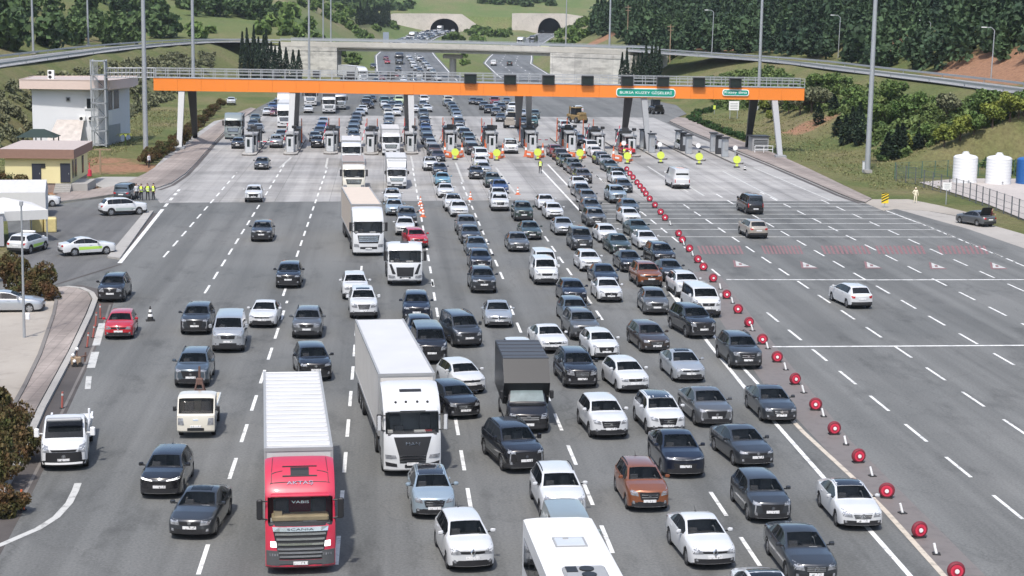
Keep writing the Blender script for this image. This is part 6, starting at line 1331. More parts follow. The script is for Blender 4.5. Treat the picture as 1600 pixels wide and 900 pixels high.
# black box van
def box_van():
    P = gp(826, 680); t = thing('box_van', 'black box van with dark grey box roof and pale windscreen', 'van', (P.x, P.y, .004), radians(1.0)); S = dict(SPEC['minibus']); S.update(L=6.2, W=2.06, H=2.2, zn=1.05, zc=1.38, tc=.85, th=1.55, tr=5.9, tb=6.1, zb=1.3, sg=(1.1, 1.9), pil=[], wf=1.0, wr=4.7, R=.36)
    B = car_loft(S); Tm = Matrix.Translation((0, S['L']/2, 0)); tree = bvh_of([B[k] for k in B]); o = B['body'].build('body', [PAINT['black'], M['trim']], t, 32, (0, S['L']/2, 0)); g = mat('pale_windscreen', (.16, .20, .205), .08, spec=.6, var=.5, scale=2.2)
    B['windscreen'].build('windscreen', g, t, 40, (0, S['L']/2, 0)); [B[k].build('side_window', M['glass'], t, 40, (0, S['L']/2, 0)) for k in ('side_left', 'side_right')]
    hl, gr, it, pl, bars, led, badge, _x = face_quads('old', S); L2 = (0, S['L']/2, 0); W = S['W']
    hl = [(.28*W, .78), (.44*W, .78), (.46*W, 1.02), (.31*W, 1.0)]
    for q in (hl, mirq(hl)): decal(tree, q, 'front', 0, 4, 3, .01).build('headlight', M['headlight'], t, 60, L2)
    decal(tree, [(-.25*W, .70), (.25*W, .70), (.27*W, .96), (-.27*W, .96)], 'front', 0, 8, 3, .01).build('grille', M['black'], t, 60, L2)
    mb = MB(); [decal(tree, [(-.24*W, z), (.24*W, z), (.24*W, z+.035), (-.24*W, z+.035)], 'front', 0, 8, 1, .03, mb) for z in (.74, .83)]; mb.build('grille_bars', M['greypaint'], t, 60, L2)
    decal(tree, [(-.09, .86), (.09, .86), (.09, .94), (-.09, .94)], 'front', 0, 2, 1, .05).build('badge', M['chrome'], t, 60, L2)
    decal(tree, [(-.26, .45), (.26, .45), (.26, .57), (-.26, .57)], 'front', 0, 2, 1, .03).build('number_plate', M['plate'], t, 60, L2)
    b = MB(); pr = [(1.10, 2.32), (1.75, 1.15), (6.6, 1.15), (6.6, 3.35), (2.0, 3.35)]
    V = [(sx*1.13, y, z) for sx in (-1, 1) for y, z in pr]; n = len(pr); b.add(V, [tuple(range(n)), tuple(range(2*n-1, n-1, -1))]+[(i, n+i, n+(i+1) % n, (i+1) % n) for i in range(n)]); b.build('cargo_box', M['box_black'], t)
    b = MB(); b.box((0, 4.3, 3.37), (2.2, 4.5, .04)); b.box((0, 2.02, 3.36), (2.28, .06, .06)); [b.box((0, 2.6+k*.9, 3.40), (2.16, .05, .03)) for k in range(5)]; b.build('roof_sheet', M['box_grey'], t)
    for s in (-1, 1): mb = MB(); mb.box((s*1.22, 1.25, 1.72), (.2, .14, .42), 0, 0, .04); mb.cyl((s*1.0, 1.3, 1.6), (s*1.2, 1.25, 1.65), .03, None, 6); mb.build('mirror', M['black'], t)
    wheels_truck(t, [(s*.92, y) for s in (-1, 1) for y in (1.0, 4.9)], .36, .24); rec(t, 'black', 'box van', P, P+Vector((0, 6.6, 0)), t['label'])
box_van()
def flatbed():
    P = gp(100, 738); t = thing('flatbed_van', 'white flatbed van with black bumper beside the lower left shrubs', 'van', (P.x, P.y, .004), radians(7.0)); S = dict(SPEC['panel van']); S.update(L=2.75, H=2.12, tr=2.4, tb=2.6, zb=1.9, zt=1.85, wf=.98, wr=9, sg=(.95, 1.9), zn=1.12, zc=1.34, tc=.55, th=1.46, rw=.84)
    B = car_loft(S); L2 = (0, S['L']/2, 0); tree = bvh_of([B[k] for k in B]); W = S['W']; B['body'].build('cab', [PAINT['white'], M['trim']], t, 32, L2); B['windscreen'].build('windscreen', M['glass'], t, 40, L2); [B[k].build('side_window', M['glass'], t, 40, L2) for k in ('side_left', 'side_right')]
    decal(tree, [(-.47*W, .42), (.47*W, .42), (.45*W, .88), (-.45*W, .88)], 'front', 0, 10, 4, .014).build('bumper', M['black'], t, 60, L2); decal(tree, [(-.45*W, .34), (.45*W, .34), (.46*W, .43), (-.46*W, .43)], 'front', 0, 10, 1, .03).build('bumper_lip', M['white_plastic'], t, 60, L2)
    hl = [(.30*W, .88), (.44*W, .86), (.465*W, 1.20), (.33*W, 1.12)]
    for q in (hl, mirq(hl)): decal(tree, q, 'front', 0, 4, 4, .012).build('headlight', M['headlight'], t, 60, L2)
    decal(tree, [(-.25*W, .90), (.25*W, .90), (.28*W, .99), (-.28*W, .99)], 'front', 0, 8, 2, .012).build('grille', M['black'], t, 60, L2); bb = badge_mb(tree, 0, .70, 'round', .085); bb.build('badge', M['chrome'], t, None, L2)
    decal(tree, [(-.26, .50), (.26, .50), (.26, .60), (-.26, .60)], 'front', 0, 2, 1, .035).build('number_plate', M['plate'], t, 60, L2)
    b = MB(); b.box((0, .98, 2.13), (1.5, .35, .12), 0, 0, .04); b.build('beacon_bar', M['greypaint'], t)
    b = MB(); b.box((0, 5.0, .80), (1.90, 4.6, .14)); [b.box((s*.93, 5.0, .90), (.08, 4.6, .14)) for s in (-1, 1)]; b.box((0, 2.82, 1.25), (1.7, .08, .8)); b.build('flat_bed', M['whitepaint'], t); b = MB(); b.box((0, 4.6, .7), (.9, 5.0, .3)); b.build('chassis', M['darkpaint'], t)
    b = MB(); b.box((.98, 3.1, 1.45), (.10, .12, 1.3), 0, 0, .02); b.cyl((.98, 3.0, 1.2), (1.15, 2.2, 1.9), .06, None, 6); b.build('winch_arm', M['whitepaint'], t)
    for s in (-1, 1): mb = MB(); mb.box((s*1.2, 1.2, 1.5), (.22, .16, .40), 0, 0, .04); mb.cyl((s*.95, 1.25, 1.45), (s*1.2, 1.2, 1.45), .03, None, 6); mb.build('mirror', M['white_plastic'], t)
    wheels_truck(t, [(s*.9, y) for s in (-1, 1) for y in (.98, 5.4)], .35, .23); rec(t, 'white', 'flatbed van', P, P+Vector((0, 7.2, 0)), t['label'])
flatbed()
def pickup():
    P = gp(306, 687); t = thing('pickup_truck', 'cream white flat nosed pickup with rusty frame standing in its bed', 'pickup', (P.x, P.y, .004), radians(1.5)); W = 1.74; pm = PAINT['cream white']
    pr = [(0.08, .34), (0, .42), (0, .86), (.06, 1.12), (.20, 1.20), (.62, 1.86), (.72, 1.93), (1.1, 1.98), (1.75, 1.96), (1.8, 1.9), (1.8, .6), (1.4, .6), (1.4, .4)]
    b = sweep(pr, W, bulge=.10, topdrop=.08); tree = bvh_of([b]); k = W/2; cut = {i*len(pr)+4 for i in range(2, 8)}; b.f = [f for q, f in enumerate(b.f) if q not in cut]; b.m = b.m[:len(b.f)]; b.build('cab', pm, t, 30); decal(tree, [(-k*.90, 1.24), (k*.90, 1.24), (k*.84, 1.82), (-k*.84, 1.82)], 'front', 0, 10, 4, .01).build('windscreen', M['glass_see'], t, 60)
    b = MB(); b.box((0, .75, 1.10), (1.4, .6, .1), 1); [b.box((s*.4, 1.35, 1.25), (.5, .2, .7), 0, 0, .06) for s in (-1, 1)]; b.build('interior', [M['seat'], M['dash']], t)
    for s, ax in ((-1, 'left'), (1, 'right')):
        decal(tree, [(.5, 1.2), (1.45, 1.2), (1.45, 1.78), (.75, 1.78)], ax, 0, 3, 3, .01).build('side_window', M['glass'], t, 60); q = [(.62*k, .70), (.95*k, .70), (.95*k, 1.02), (.68*k, 1.02)]
        decal(tree, q if s > 0 else mirq(q), 'front', 0, 3, 3, .015).build('headlight', M['headlight'], t); mb = MB(); mb.box((s*(k+.14), .5, 1.38), (.16, .10, .24), 0, 0, .03); mb.cyl((s*(k-.05), .55, 1.3), (s*(k+.12), .5, 1.35), .02, None, 5); mb.build('mirror', M['black'], t)
    decal(tree, [(-.12, .92), (.12, .92), (.12, .97), (-.12, .97)], 'front', 0, 2, 1, .02).build('badge', M['chrome'], t); decal(tree, [(-k*.45, .42), (k*.45, .42), (k*.45, .56), (-k*.45, .56)], 'front', 0, 5, 1, .012).build('air_intake', M['black'], t); decal(tree, [(-.26, .58), (.26, .58), (.26, .68), (-.26, .68)], 'front', 0, 2, 1, .03).build('number_plate', M['plate'], t)
    b = MB(); b.box((0, 3.3, .80), (1.76, 2.8, .10)); [b.box((s*.86, 3.3, 1.02), (.06, 2.8, .40)) for s in (-1, 1)]; b.box((0, 4.68, 1.02), (1.76, .06, .40)); b.box((0, 1.95, 1.3), (1.70, .07, 1.0)); b.build('load_bed', pm, t); b = MB(); b.box((0, 2.6, .55), (.8, 4.0, .25)); b.build('chassis', M['darkpaint'], t)
    wheels_truck(t, [(s*.76, y) for s in (-1, 1) for y in (1.0, 3.7)], .31, .2); rec(t, 'cream white', 'pickup', P, P+Vector((0, 4.8, 0)), t['label'])
    q = thing('steel_frame', 'rusty four legged frame standing in the bed of the cream pickup', 'frame', (P.x-.15, P.y+3.4, .86)); b = MB()
    for s in (-1, 1):
        for y in (-.35, .35): b.cyl((s*.42, y, 0), (s*.10, y*.3, 1.25), .045, None, 6)
    b.cyl((-.3, 0, .5), (.3, 0, .5), .04, None, 6); b.box((0, 0, 1.2), (.34, .3, .35), 0, 0, .05); b.cyl((0, 0, 1.3), (0, 0, 1.95), .07, .05, 8); b.box((0, 0, .75), (.5, .3, .08)); b.build('legs', M['rust'], q)
pickup()

# ------------------------------------------------------------------ the cars, one line each: pixel, kind, colour, how far the tail swings right, front design
C_ = car
# foreground, left to right
C_(249, 782, 'hatchback', 'black', 2, 'lightbar', 'black hatchback on the open left lane beside the dark grey saloon', dims=(1.1, 1.02), opts='on aerial')
C_(296, 846, 'saloon', 'dark grey', 6, 'old', 'dark grey saloon cutting across the dashes at the lower left', opts='sunroof')
C_(679, 814, 'hatchback', 'pale blue silver', -3, 'big', 'pale blue silver hatchback with black roof behind the white hatchback', opts='black_roof', dims=(1.0, 1.02))
C_(739, 897, 'hatchback', 'white', -7, 'diamond', 'white hatchback with black lower bumper nearest the bottom edge, right of the red lorry', dims=(1.02, 1.05), opts='aerial')
C_(823, 742, 'SUV', 'black', -12, 'fangs', 'black SUV angled across the queue in front of the black box van', dims=(1.08, 1.05), opts='rails')
C_(883, 818, 'SUV', 'white', -3, 'fangs', 'white SUV directly behind the pale green small van', opts='rails')
C_(900, 905, 'small van', 'green grey', -2, 'old', 'pale green grey small van half hidden behind the midibus', dims=(1, 1.02))
C_(1015, 803, 'hatchback', 'brown', -2, 'big', 'copper brown hatchback with black roof rails, near the bottom centre', dims=(1.03, 1.06), opts='rails aerial')
C_(1071, 750, 'fastback', 'navy', -2, 'lightbar', 'navy SUV coupe with a light bar behind the copper brown hatchback', dims=(.98, 1.03))
C_(1184, 734, 'saloon', 'dark grey', -8, 'slim', 'dark grey saloon with chrome lip right of the navy SUV coupe')
C_(1207, 821, 'hatchback', 'dark grey', -2, 'fangs', 'dark grey hatchback with black wheel arches left of the white coupe', dims=(1.03, 1.02))
C_(1117, 893, 'saloon', 'white', -5, 'diamond', 'white saloon with black lower bumper in front of the copper hatchback', dims=(.95, 1.02), opts='aerial')
C_(1222, 1003, 'saloon', 'white', -1, 'big', 'white car with black glass roof cut off by the bottom edge', opts='glass_roof', dims=(1.0, 1.04))
C_(1275, 918, 'saloon', 'dark grey', -1, 'star', 'large dark grey saloon at the bottom edge in front of white coupe', dims=(1.06, 1.01))
C_(1348, 832, 'saloon', 'white', 0, 'star', 'white coupe with black roof beside the last red tyres', opts='black_roof', dims=(.99, .98))
# second rank
C_(172, 474, 'SUV', 'black', 0, 'old', 'black SUV alone at the kerb corner behind the red hatchback', dims=(.98, 1.0), opts='rails')
C_(185, 532, 'hatchback', 'red', -3, 'diamond', 'red hatchback alone beside the left kerb', dims=(1.0, .98))
C_(304, 525, 'SUV', 'dark grey', 0, 'fangs', 'dark grey SUV left of the silver minibus', dims=(.98, .98))
C_(356, 553, 'minibus', 'silver', -2, 'old', 'silver minibus in the open left lanes')
C_(409, 514, 'saloon', 'white', 2, 'slim', 'white saloon right of the silver minibus', dims=(.97, 1.0))
C_(298, 608, 'SUV', 'blue grey', 0, 'fangs', 'blue grey SUV ahead of the cream pickup', opts='rails')
C_(479, 531, 'SUV', 'grey', 0, 'old', 'brownish grey SUV with roof rails alone left of the white trailer', dims=(.95, .97), opts='rails')
C_(494, 598, 'SUV', 'black', -8, 'slim', 'black SUV half hidden behind the red lorry\'s trailer', dims=(1.02, 1.0))
C_(569, 500, 'SUV', 'white', -3, 'star', 'white SUV with a sunroof just behind the long white trailer', dims=(1.05, 1.05), opts='sunroof')
C_(556, 470, 'SUV', 'white', -3, 'old', 'white SUV with its flank hidden by the white sunroof SUV', dims=(1.0, .98))
C_(651, 505, 'SUV', 'navy', 0, 'slim', 'navy SUV with bright headlights right of the white trailer roof', dims=(1.02, 1.0))
C_(660, 541, 'hatchback', 'navy', -4, 'old', 'navy hatchback squeezed between the navy SUV and the black minibus', dims=(.97, 1.0))
C_(675, 571, 'minibus', 'black', -4, 'old', 'black minibus beside the long white trailer', dims=(.95, .98))
C_(734, 545, 'people carrier', 'dark grey', -13, 'old', 'dark grey people carrier turned across the lane behind the white hatchback', dims=(1.0, .98), opts='rails')
C_(780, 514, 'saloon', 'silver', 0, 'diamond', 'silver saloon beside the people carrier, right of a lane line', dims=(.99, 1.0))
C_(738, 618, 'hatchback', 'white', -15, 'slim', 'white hatchback turned across the lane behind the black hatchback', dims=(1.03, .98))
C_(728, 657, 'hatchback', 'black', -15, 'big', 'black hatchback turned across the lane beside the white lorry cab', dims=(1.06, .98))
C_(806, 526, 'SUV', 'white', -3, 'old', 'white car roof showing just behind the black box van', top=True)
C_(868, 554, 'saloon', 'white', -8, 'old', 'old white saloon right behind the black box van', dims=(.92, .98))
C_(910, 609, 'SUV', 'black', -4, 'star', 'black SUV with chrome lip right of the black box van', dims=(1.05, 1.03), opts='rails')
C_(917, 534, 'SUV', 'grey', -5, 'slim', 'grey SUV between old white saloon and white hatchback', dims=(.97, .97), opts='rails')
C_(890, 461, 'hatchback', 'blue grey', -3, 'slim', 'blue grey hatchback roof right behind the grey SUV', top=True)
C_(888, 433, 'hatchback', 'navy', -3, 'slim', 'navy hatchback right behind the blue grey hatchback', top=True)
C_(948, 564, 'hatchback', 'white', -6, 'fangs', 'white hatchback with black lower bumper behind the white rounded hatchback', dims=(1.0, .98))
C_(993, 616, 'hatchback', 'white', -8, 'old', 'white rounded hatchback between black SUV and silver saloon', dims=(1.05, 1.0))
C_(1027, 553, 'estate', 'dark brown', -6, 'big', 'brownish grey estate behind the silver saloon', dims=(.99, .99))
C_(1080, 600, 'saloon', 'silver', -4, 'slim', 'silver saloon with sunroof right of the white rounded hatchback', opts='sunroof')
C_(1100, 531, 'SUV', 'black', -9, 'fangs', 'large black SUV turned over the double white line', dims=(1.1, 1.06), opts='rails')
C_(1107, 498, 'minibus', 'white', -3, 'old', 'white minibus beside the red tyre line', dims=(.98, .96))
C_(1027, 494, 'hatchback', 'grey', 0, 'old', 'grey hatchback with pale bumper in front of the brown SUV', dims=(.98, 1.04))
C_(955, 474, 'saloon', 'white', -2, 'fangs', 'white saloon in front of the navy estate, mid queue', dims=(.97, 1.0))
C_(1169, 579, 'SUV', 'dark grey', -3, 'big', 'dark grey SUV beside the red tyres, crossing the beige line', dims=(1.04, 1.02), opts='rails')
C_(955, 689, 'SUV', 'white', -5, 'big', 'white SUV with V shaped grille, alone mid foreground', dims=(.98, .98))
C_(1044, 684, 'SUV', 'white', -4, 'big', 'white SUV with dark glass roof behind the navy SUV coupe', dims=(.98, .98), opts='black_roof')
C_(1120, 670, 'fastback', 'grey', -5, 'fangs', 'grey fastback with split lights behind the dark grey saloon', dims=(.98, .98))
C_(1221, 664, 'saloon', 'dark grey', -2, 'big', 'dark grey saloon straddling the double line beside the tyres', dims=(1.03, 1.0))
# upper left, open lanes
C_(408, 379, 'SUV', 'dark grey', 0, 'slim', 'dark grey SUV alone in the second open lane', dims=(1.0, .97)); C_(450, 452, 'SUV', 'black', 0, 'slim', 'black SUV alone in the open lane behind the grey SUV', dims=(1.0, .98))
C_(396, 317, 'SUV', 'white', -2, 'fangs', 'white SUV alone at the edge of the concrete apron', dims=(1.0, .97)); C_(408, 266, 'saloon', 'dark grey', 0, 'old', 'dark grey saloon leaving the second toll lane', dims=(.96, 1.0))
# the lane behind the white tipper lorry
C_(655, 389, 'hatchback', 'red', -9, 'old', 'red hatchback behind the white tipper lorry', dims=(1.05, 1.0)); C_(633, 369, 'saloon', 'white', 0, 'old', 'white saloon left of the red hatchback', dims=(.97, 1))
C_(634, 321, 'SUV', 'dark grey', -2, 'slim', top=True); C_(617, 338, 'saloon', 'pale blue silver', -2, 'big', 'pale blue silver saloon behind the dark grey SUV', dims=(.96, 1)); C_(614, 322, 'SUV', 'white', -2, 'fangs', 'white SUV with black roof behind pale blue silver saloon', opts='black_roof', dims=(.96, .95))
# third queue
for u, v, k, c, f, o in ((750, 414, 'SUV', 'dark grey', 'slim', 'rails'), (747, 387, 'hatchback', 'navy', 'fangs', ''), (742, 369, 'saloon', 'blue grey', 'star', ''), (732, 350, 'hatchback', 'dark grey', 'old', ''), (726, 334, 'SUV', 'grey', 'big', ''), (715, 313, 'saloon', 'white', 'old', ''), (706, 301, 'SUV', 'white', 'big', 'black_roof'),
                      (695, 286, 'saloon', 'white', 'slim', ''), (690, 269, 'saloon', 'light blue', 'slim', ''), (686, 254, 'saloon', 'navy', 'old', ''), (671, 244, 'SUV', 'white', 'fangs', 'black_roof'), (683, 234, 'saloon', 'navy', 'old', ''), (677, 224, 'SUV', 'dark grey', 'old', ''), (672, 216, 'hatchback', 'silver', 'old', ''), (667, 207, 'SUV', 'black', 'old', ''),
                      (665, 199, 'saloon', 'blue grey', 'old', ''), (664, 192, 'saloon', 'blue', 'old', ''), (662, 181, 'SUV', 'navy', 'old', ''), (660, 169, 'people carrier', 'blue grey', 'old', ''), (667, 163, 'saloon', 'white', 'old', ''), (660, 157, 'saloon', 'grey', 'old', ''), (661, 148, 'minibus', 'white', 'old', ''), (647, 164, 'saloon', 'white', 'old', '')):
    C_(u, v, k, c, -2 if v > 240 else -3, f, None, True, opts=o, dims=(.97, .98))
# fourth queue
C_(782, 331, 'SUV', 'white', 0, 'star', 'white SUV with round fog lamps ahead of the grey lidded SUV', dims=(1.03, 1.0))
for u, v, k, c, f, o in ((777, 292, 'saloon', 'white', 'old', ''), (779, 280, 'saloon', 'blue', 'old', ''), (767, 268, 'SUV', 'dark green', 'old', ''), (754, 253, 'saloon', 'silver', 'slim', ''), (749, 243, 'saloon', 'white', 'old', ''), (747, 229, 'minibus', 'white', 'old', ''), (736, 222, 'SUV', 'black', 'old', ''), (732, 214, 'hatchback', 'silver', 'old', ''), (730, 206, 'SUV', 'dark green', 'old', ''),
                      (724, 199, 'SUV', 'black', 'old', ''), (717, 193, 'saloon', 'white', 'old', ''), (715, 183, 'SUV', 'dark grey', 'old', ''), (713, 175, 'saloon', 'silver', 'old', ''), (711, 169, 'saloon', 'blue grey', 'old', ''), (708, 164, 'saloon', 'black', 'old', ''), (705, 159, 'saloon', 'dark grey', 'old', ''), (699, 155, 'saloon', 'grey', 'old', ''), (698, 149, 'minibus', 'cream white', 'old', '')):
    C_(u, v, k, c, -4 if v < 240 else -2, f, None, True, opts=o, dims=(.97, .98))
C_(745, 281, 'hatchback', 'black', 0, 'old', 'black hatchback leaving the toll beside the dark green SUV', dims=(.98, 1)); C_(799, 241, 'panel van', 'white', 0, 'old', 'white van with black bumper alone in an open toll lane', dims=(.85, .85), far=False)
C_(819, 347, 'SUV', 'dark green', -1, 'old', 'dark green SUV with wide chrome bumper behind the dark grey saloon', dims=(1.03, 1.06)); C_(832, 376, 'saloon', 'dark green', -3, 'old', 'dark green saloon right of the dark grey saloon'); C_(812, 395, 'saloon', 'grey', -2, 'big', 'grey saloon left of the dark green saloon', dims=(1.0, 1.0))
C_(844, 386, 'small van', 'white', -3, 'old', 'white people carrier right behind the white small van', top=True); C_(855, 447, 'small van', 'white', -2, 'old', 'white small van with dark bumper in the middle of the queue')
C_(850, 303, 'saloon', 'white', -2, 'old', 'white saloon behind the white hatchback at the apron edge', top=True, dims=(.95, 1)); C_(868, 344, 'hatchback', 'white', -2, 'slim', 'white hatchback at the apron edge behind the silver saloon', dims=(1.06, .98)); C_(884, 369, 'saloon', 'silver', -3, 'old', 'silver saloon behind the dark grey people carrier', dims=(.97, 1))
C_(911, 393, 'people carrier', 'dark grey', -2, 'big', 'dark grey people carrier behind the white fork of cars', dims=(.98, .98)); C_(925, 426, 'hatchback', 'white', -3, 'slim', 'white hatchback left of the black saloon, mid queue', dims=(1.05, .98)); C_(939, 411, 'saloon', 'navy', -3, 'old', 'navy saloon right behind the white saloon, mid queue', top=True)
# fifth queue
for u, v, k, c, f, o in ((920, 310, 'saloon', 'dark grey', 'old', ''), (913, 295, 'hatchback', 'grey', 'old', ''), (906, 286, 'saloon', 'dark grey', 'old', ''), (901, 275, 'saloon', 'white', 'old', ''), (906, 262, 'SUV', 'dark brown', 'old', ''), (898, 254, 'saloon', 'dark brown', 'old', ''), (891, 246, 'SUV', 'dark green', 'old', ''), (880, 239, 'SUV', 'dark green', 'slim', ''), (873, 231, 'SUV', 'black', 'old', ''), (864, 225, 'SUV', 'maroon', 'old', '')):
    C_(u, v, k, c, -4, f, None, True, opts=o, dims=(.97, .98))
C_(934, 356, 'SUV', 'grey', -3, 'big', 'grey SUV with chrome front behind the white hatchback', dims=(1.0, .98)); C_(952, 381, 'hatchback', 'white', -3, 'old', 'white hatchback behind the dark green grey saloon', dims=(1.05, .98)); C_(972, 399, 'saloon', 'dark green', -4, 'fangs', 'dark green grey saloon with bright lights', dims=(1.02, 1.04)); C_(990, 427, 'saloon', 'black', -4, 'slim', 'black saloon with bright lights behind the brown SUV', dims=(.98, 1.02)); C_(1018, 451, 'SUV', 'brown', -4, 'slim', 'brown SUV in the middle of the queue', dims=(.96, 1.0), opts='rails')
# sixth queue, by the tyres
for u, v, k, c, f, o in ((977, 309, 'hatchback', 'blue grey', 'old', ''), (969, 278, 'hatchback', 'dark grey', 'old', ''), (962, 267, 'saloon', 'white', 'old', ''), (960, 260, 'SUV', 'dark green', 'old', ''), (950, 249, 'saloon', 'dark green', 'old', ''), (943, 241, 'saloon', 'silver', 'old', ''), (936, 236, 'SUV', 'blue grey', 'old', ''), (927, 228, 'hatchback', 'white', 'old', ''), (918, 217, 'minibus', 'white', 'old', ''), (893, 202, 'saloon', 'blue', 'old', ''), (902, 209, 'SUV', 'dark grey', 'old', ''), (878, 187, 'minibus', 'white', 'old', '')):
    C_(u, v, k, c, -4, f, None, True, opts=o, dims=(.97, .98))
C_(967, 319, 'SUV', 'pale blue silver', -2, 'big', 'pale silver SUV with dark windscreen beside the upper red tyres', dims=(1.08, 1.06)); C_(989, 353, 'hatchback', 'white', -4, 'old', 'white hatchback behind the dark saloon, near upper red tyres', dims=(1.08, 1.0)); C_(1003, 373, 'saloon', 'dark green', -5, 'old', 'dark green saloon behind the white saloon by the tyres')
C_(1016, 392, 'saloon', 'white', -3, 'star', 'white saloon ahead of the black estate by the tyres'); C_(1040, 418, 'SUV', 'black', -4, 'big', 'black SUV with roof rails by the red tyres', dims=(1.04, 1.02), opts='rails'); C_(1055, 442, 'saloon', 'dark grey', -4, 'slim', 'dark grey saloon behind the white minibus'); C_(1079, 467, 'SUV', 'white', -4, 'big', 'white SUV with dark screen left of the white minibus', dims=(.97, .97), opts='rails')
# driving towards the gates, right-hand side
C_(1347, 484, 'hatchback', 'white', -6, 'slim', 'white hatchback driving away alone on the wide empty right lanes', away=True, dims=(1.14, 1.06)); C_(1186, 374, 'SUV', 'beige', -3, 'old', 'beige SUV driving away over the rumble strips', away=True, dims=(1.0, .98)); C_(1181, 336, 'people carrier', 'black', -3, 'old', 'black people carrier driving away over the rumble strips', away=True, dims=(1.1, 1.08)); C_(1066, 296, 'panel van', 'white', -3, 'old', 'white panel van driving towards the right toll lanes', away=True, dims=(1.0, 1.0))
C_(984, 244, 'saloon', 'red', -4, 'old', 'red saloon entering a toll lane beside the dark gantry leg', away=True, far=False, dims=(.95, 1.05)); C_(1019, 233, 'people carrier', 'white', -4, 'old', 'white people carrier in the third toll lane from the right', away=True, far=False); C_(1072, 238, 'people carrier', 'white', -4, 'old', 'white people carrier in the second toll lane from the right', away=True, far=False)
C_(905, 179, 'SUV', 'white', 0, 'old', 'white SUV driving away beyond the gantry on open road', away=True)
# pulled-up cars on both sides
def side_car(u, v, kind, colour, heading, label, dims=(1, 1), away_from=None, opts='', stripe=None):
    """heading: degrees of the nose, 0 = towards camera, 90 = to the right"""
    S, parts, opt = car_parts(kind, 'slim', dims); P = gp(u, v); t = thing(NAMES[kind], label, 'car', (P.x, P.y, .008), radians(heading), 'cars pulled up beside the plaza')
    for nm, me, pt, kids, loc, mb, mats in parts:
        o = link(nm, me, t, loc); 
        if pt: set_paint(o, PAINT[colour])
        for k in kids: link(k[0], k[1], o)
    for w in opts.split(): link('roof_panel', opt[w], t)
    if stripe:
        B = car_loft(S, True); tree = bvh_of([B[k] for k in B]); L = S['L']
        for ax in ('left', 'right'):
            q = [(-L*.22, .52), (L*.20, .48), (L*.20, .74), (-L*.22, .72)]
            decal(tree, q, ax, 0, 8, 2, .006).build('livery_stripe', M[stripe], t, 60)
    d = Vector((sin(radians(heading)), -cos(radians(heading)), 0)); rec(t, colour, kind, P+d*S['L']/2, P-d*S['L']/2, label, False, True); return t
M['lime_stripe'] = mat('lime_livery', (.42, .66, .10), .4); M['grey_stripe'] = mat('grey_livery', (.36, .42, .40), .4)
side_car(136, 397, 'saloon', 'white', 116, 'white saloon with lime side stripe beside the divider island', (.98, 1.0), stripe='lime_stripe')
side_car(192, 335, 'SUV', 'white', 114, 'white SUV with grey side stripe behind the end of the divider island', (1.02, 1.0), stripe='grey_stripe')
t = side_car(44, 393, 'SUV', 'white', 164, 'white SUV with lime stripe and roof beacon by the site cabin', (.95, .95), stripe='lime_stripe'); b = MB(); b.box((0, -.25, 1.63), (1.1, .28, .12), 0, 0, .03); b.build('beacon_bar', M['white_plastic'], t)
side_car(198, 311, 'people carrier', 'blue grey', 172, 'blue grey people carrier parked beside four people in vests', (.95, .95))
side_car(62, 322, 'hatchback', 'white', 100, 'white car nosing out from behind the grey canopy'); side_car(14, 487, 'saloon', 'silver', 96, 'silver saloon on the sandy lot, cut off by the left frame edge')
t = side_car(1524, 351, 'saloon', 'grey', 201, 'grey saloon with raised boot lid parked in the layby', (.95, 1.0)); b = MB(); S = SPEC['saloon']; y = S['L']/2; b.add([(-.62, 1.28, 1.18), (.62, 1.28, 1.18), (.60, 1.62, 1.86), (-.60, 1.62, 1.86), (-.62, 1.33, 1.16), (.62, 1.33, 1.16), (.60, 1.67, 1.84), (-.60, 1.67, 1.84)], [(0, 1, 2, 3), (7, 6, 5, 4), (0, 3, 7, 4), (1, 5, 6, 2), (3, 2, 6, 7), (0, 4, 5, 1)]); o = b.build('boot_lid', [M['black']], t)
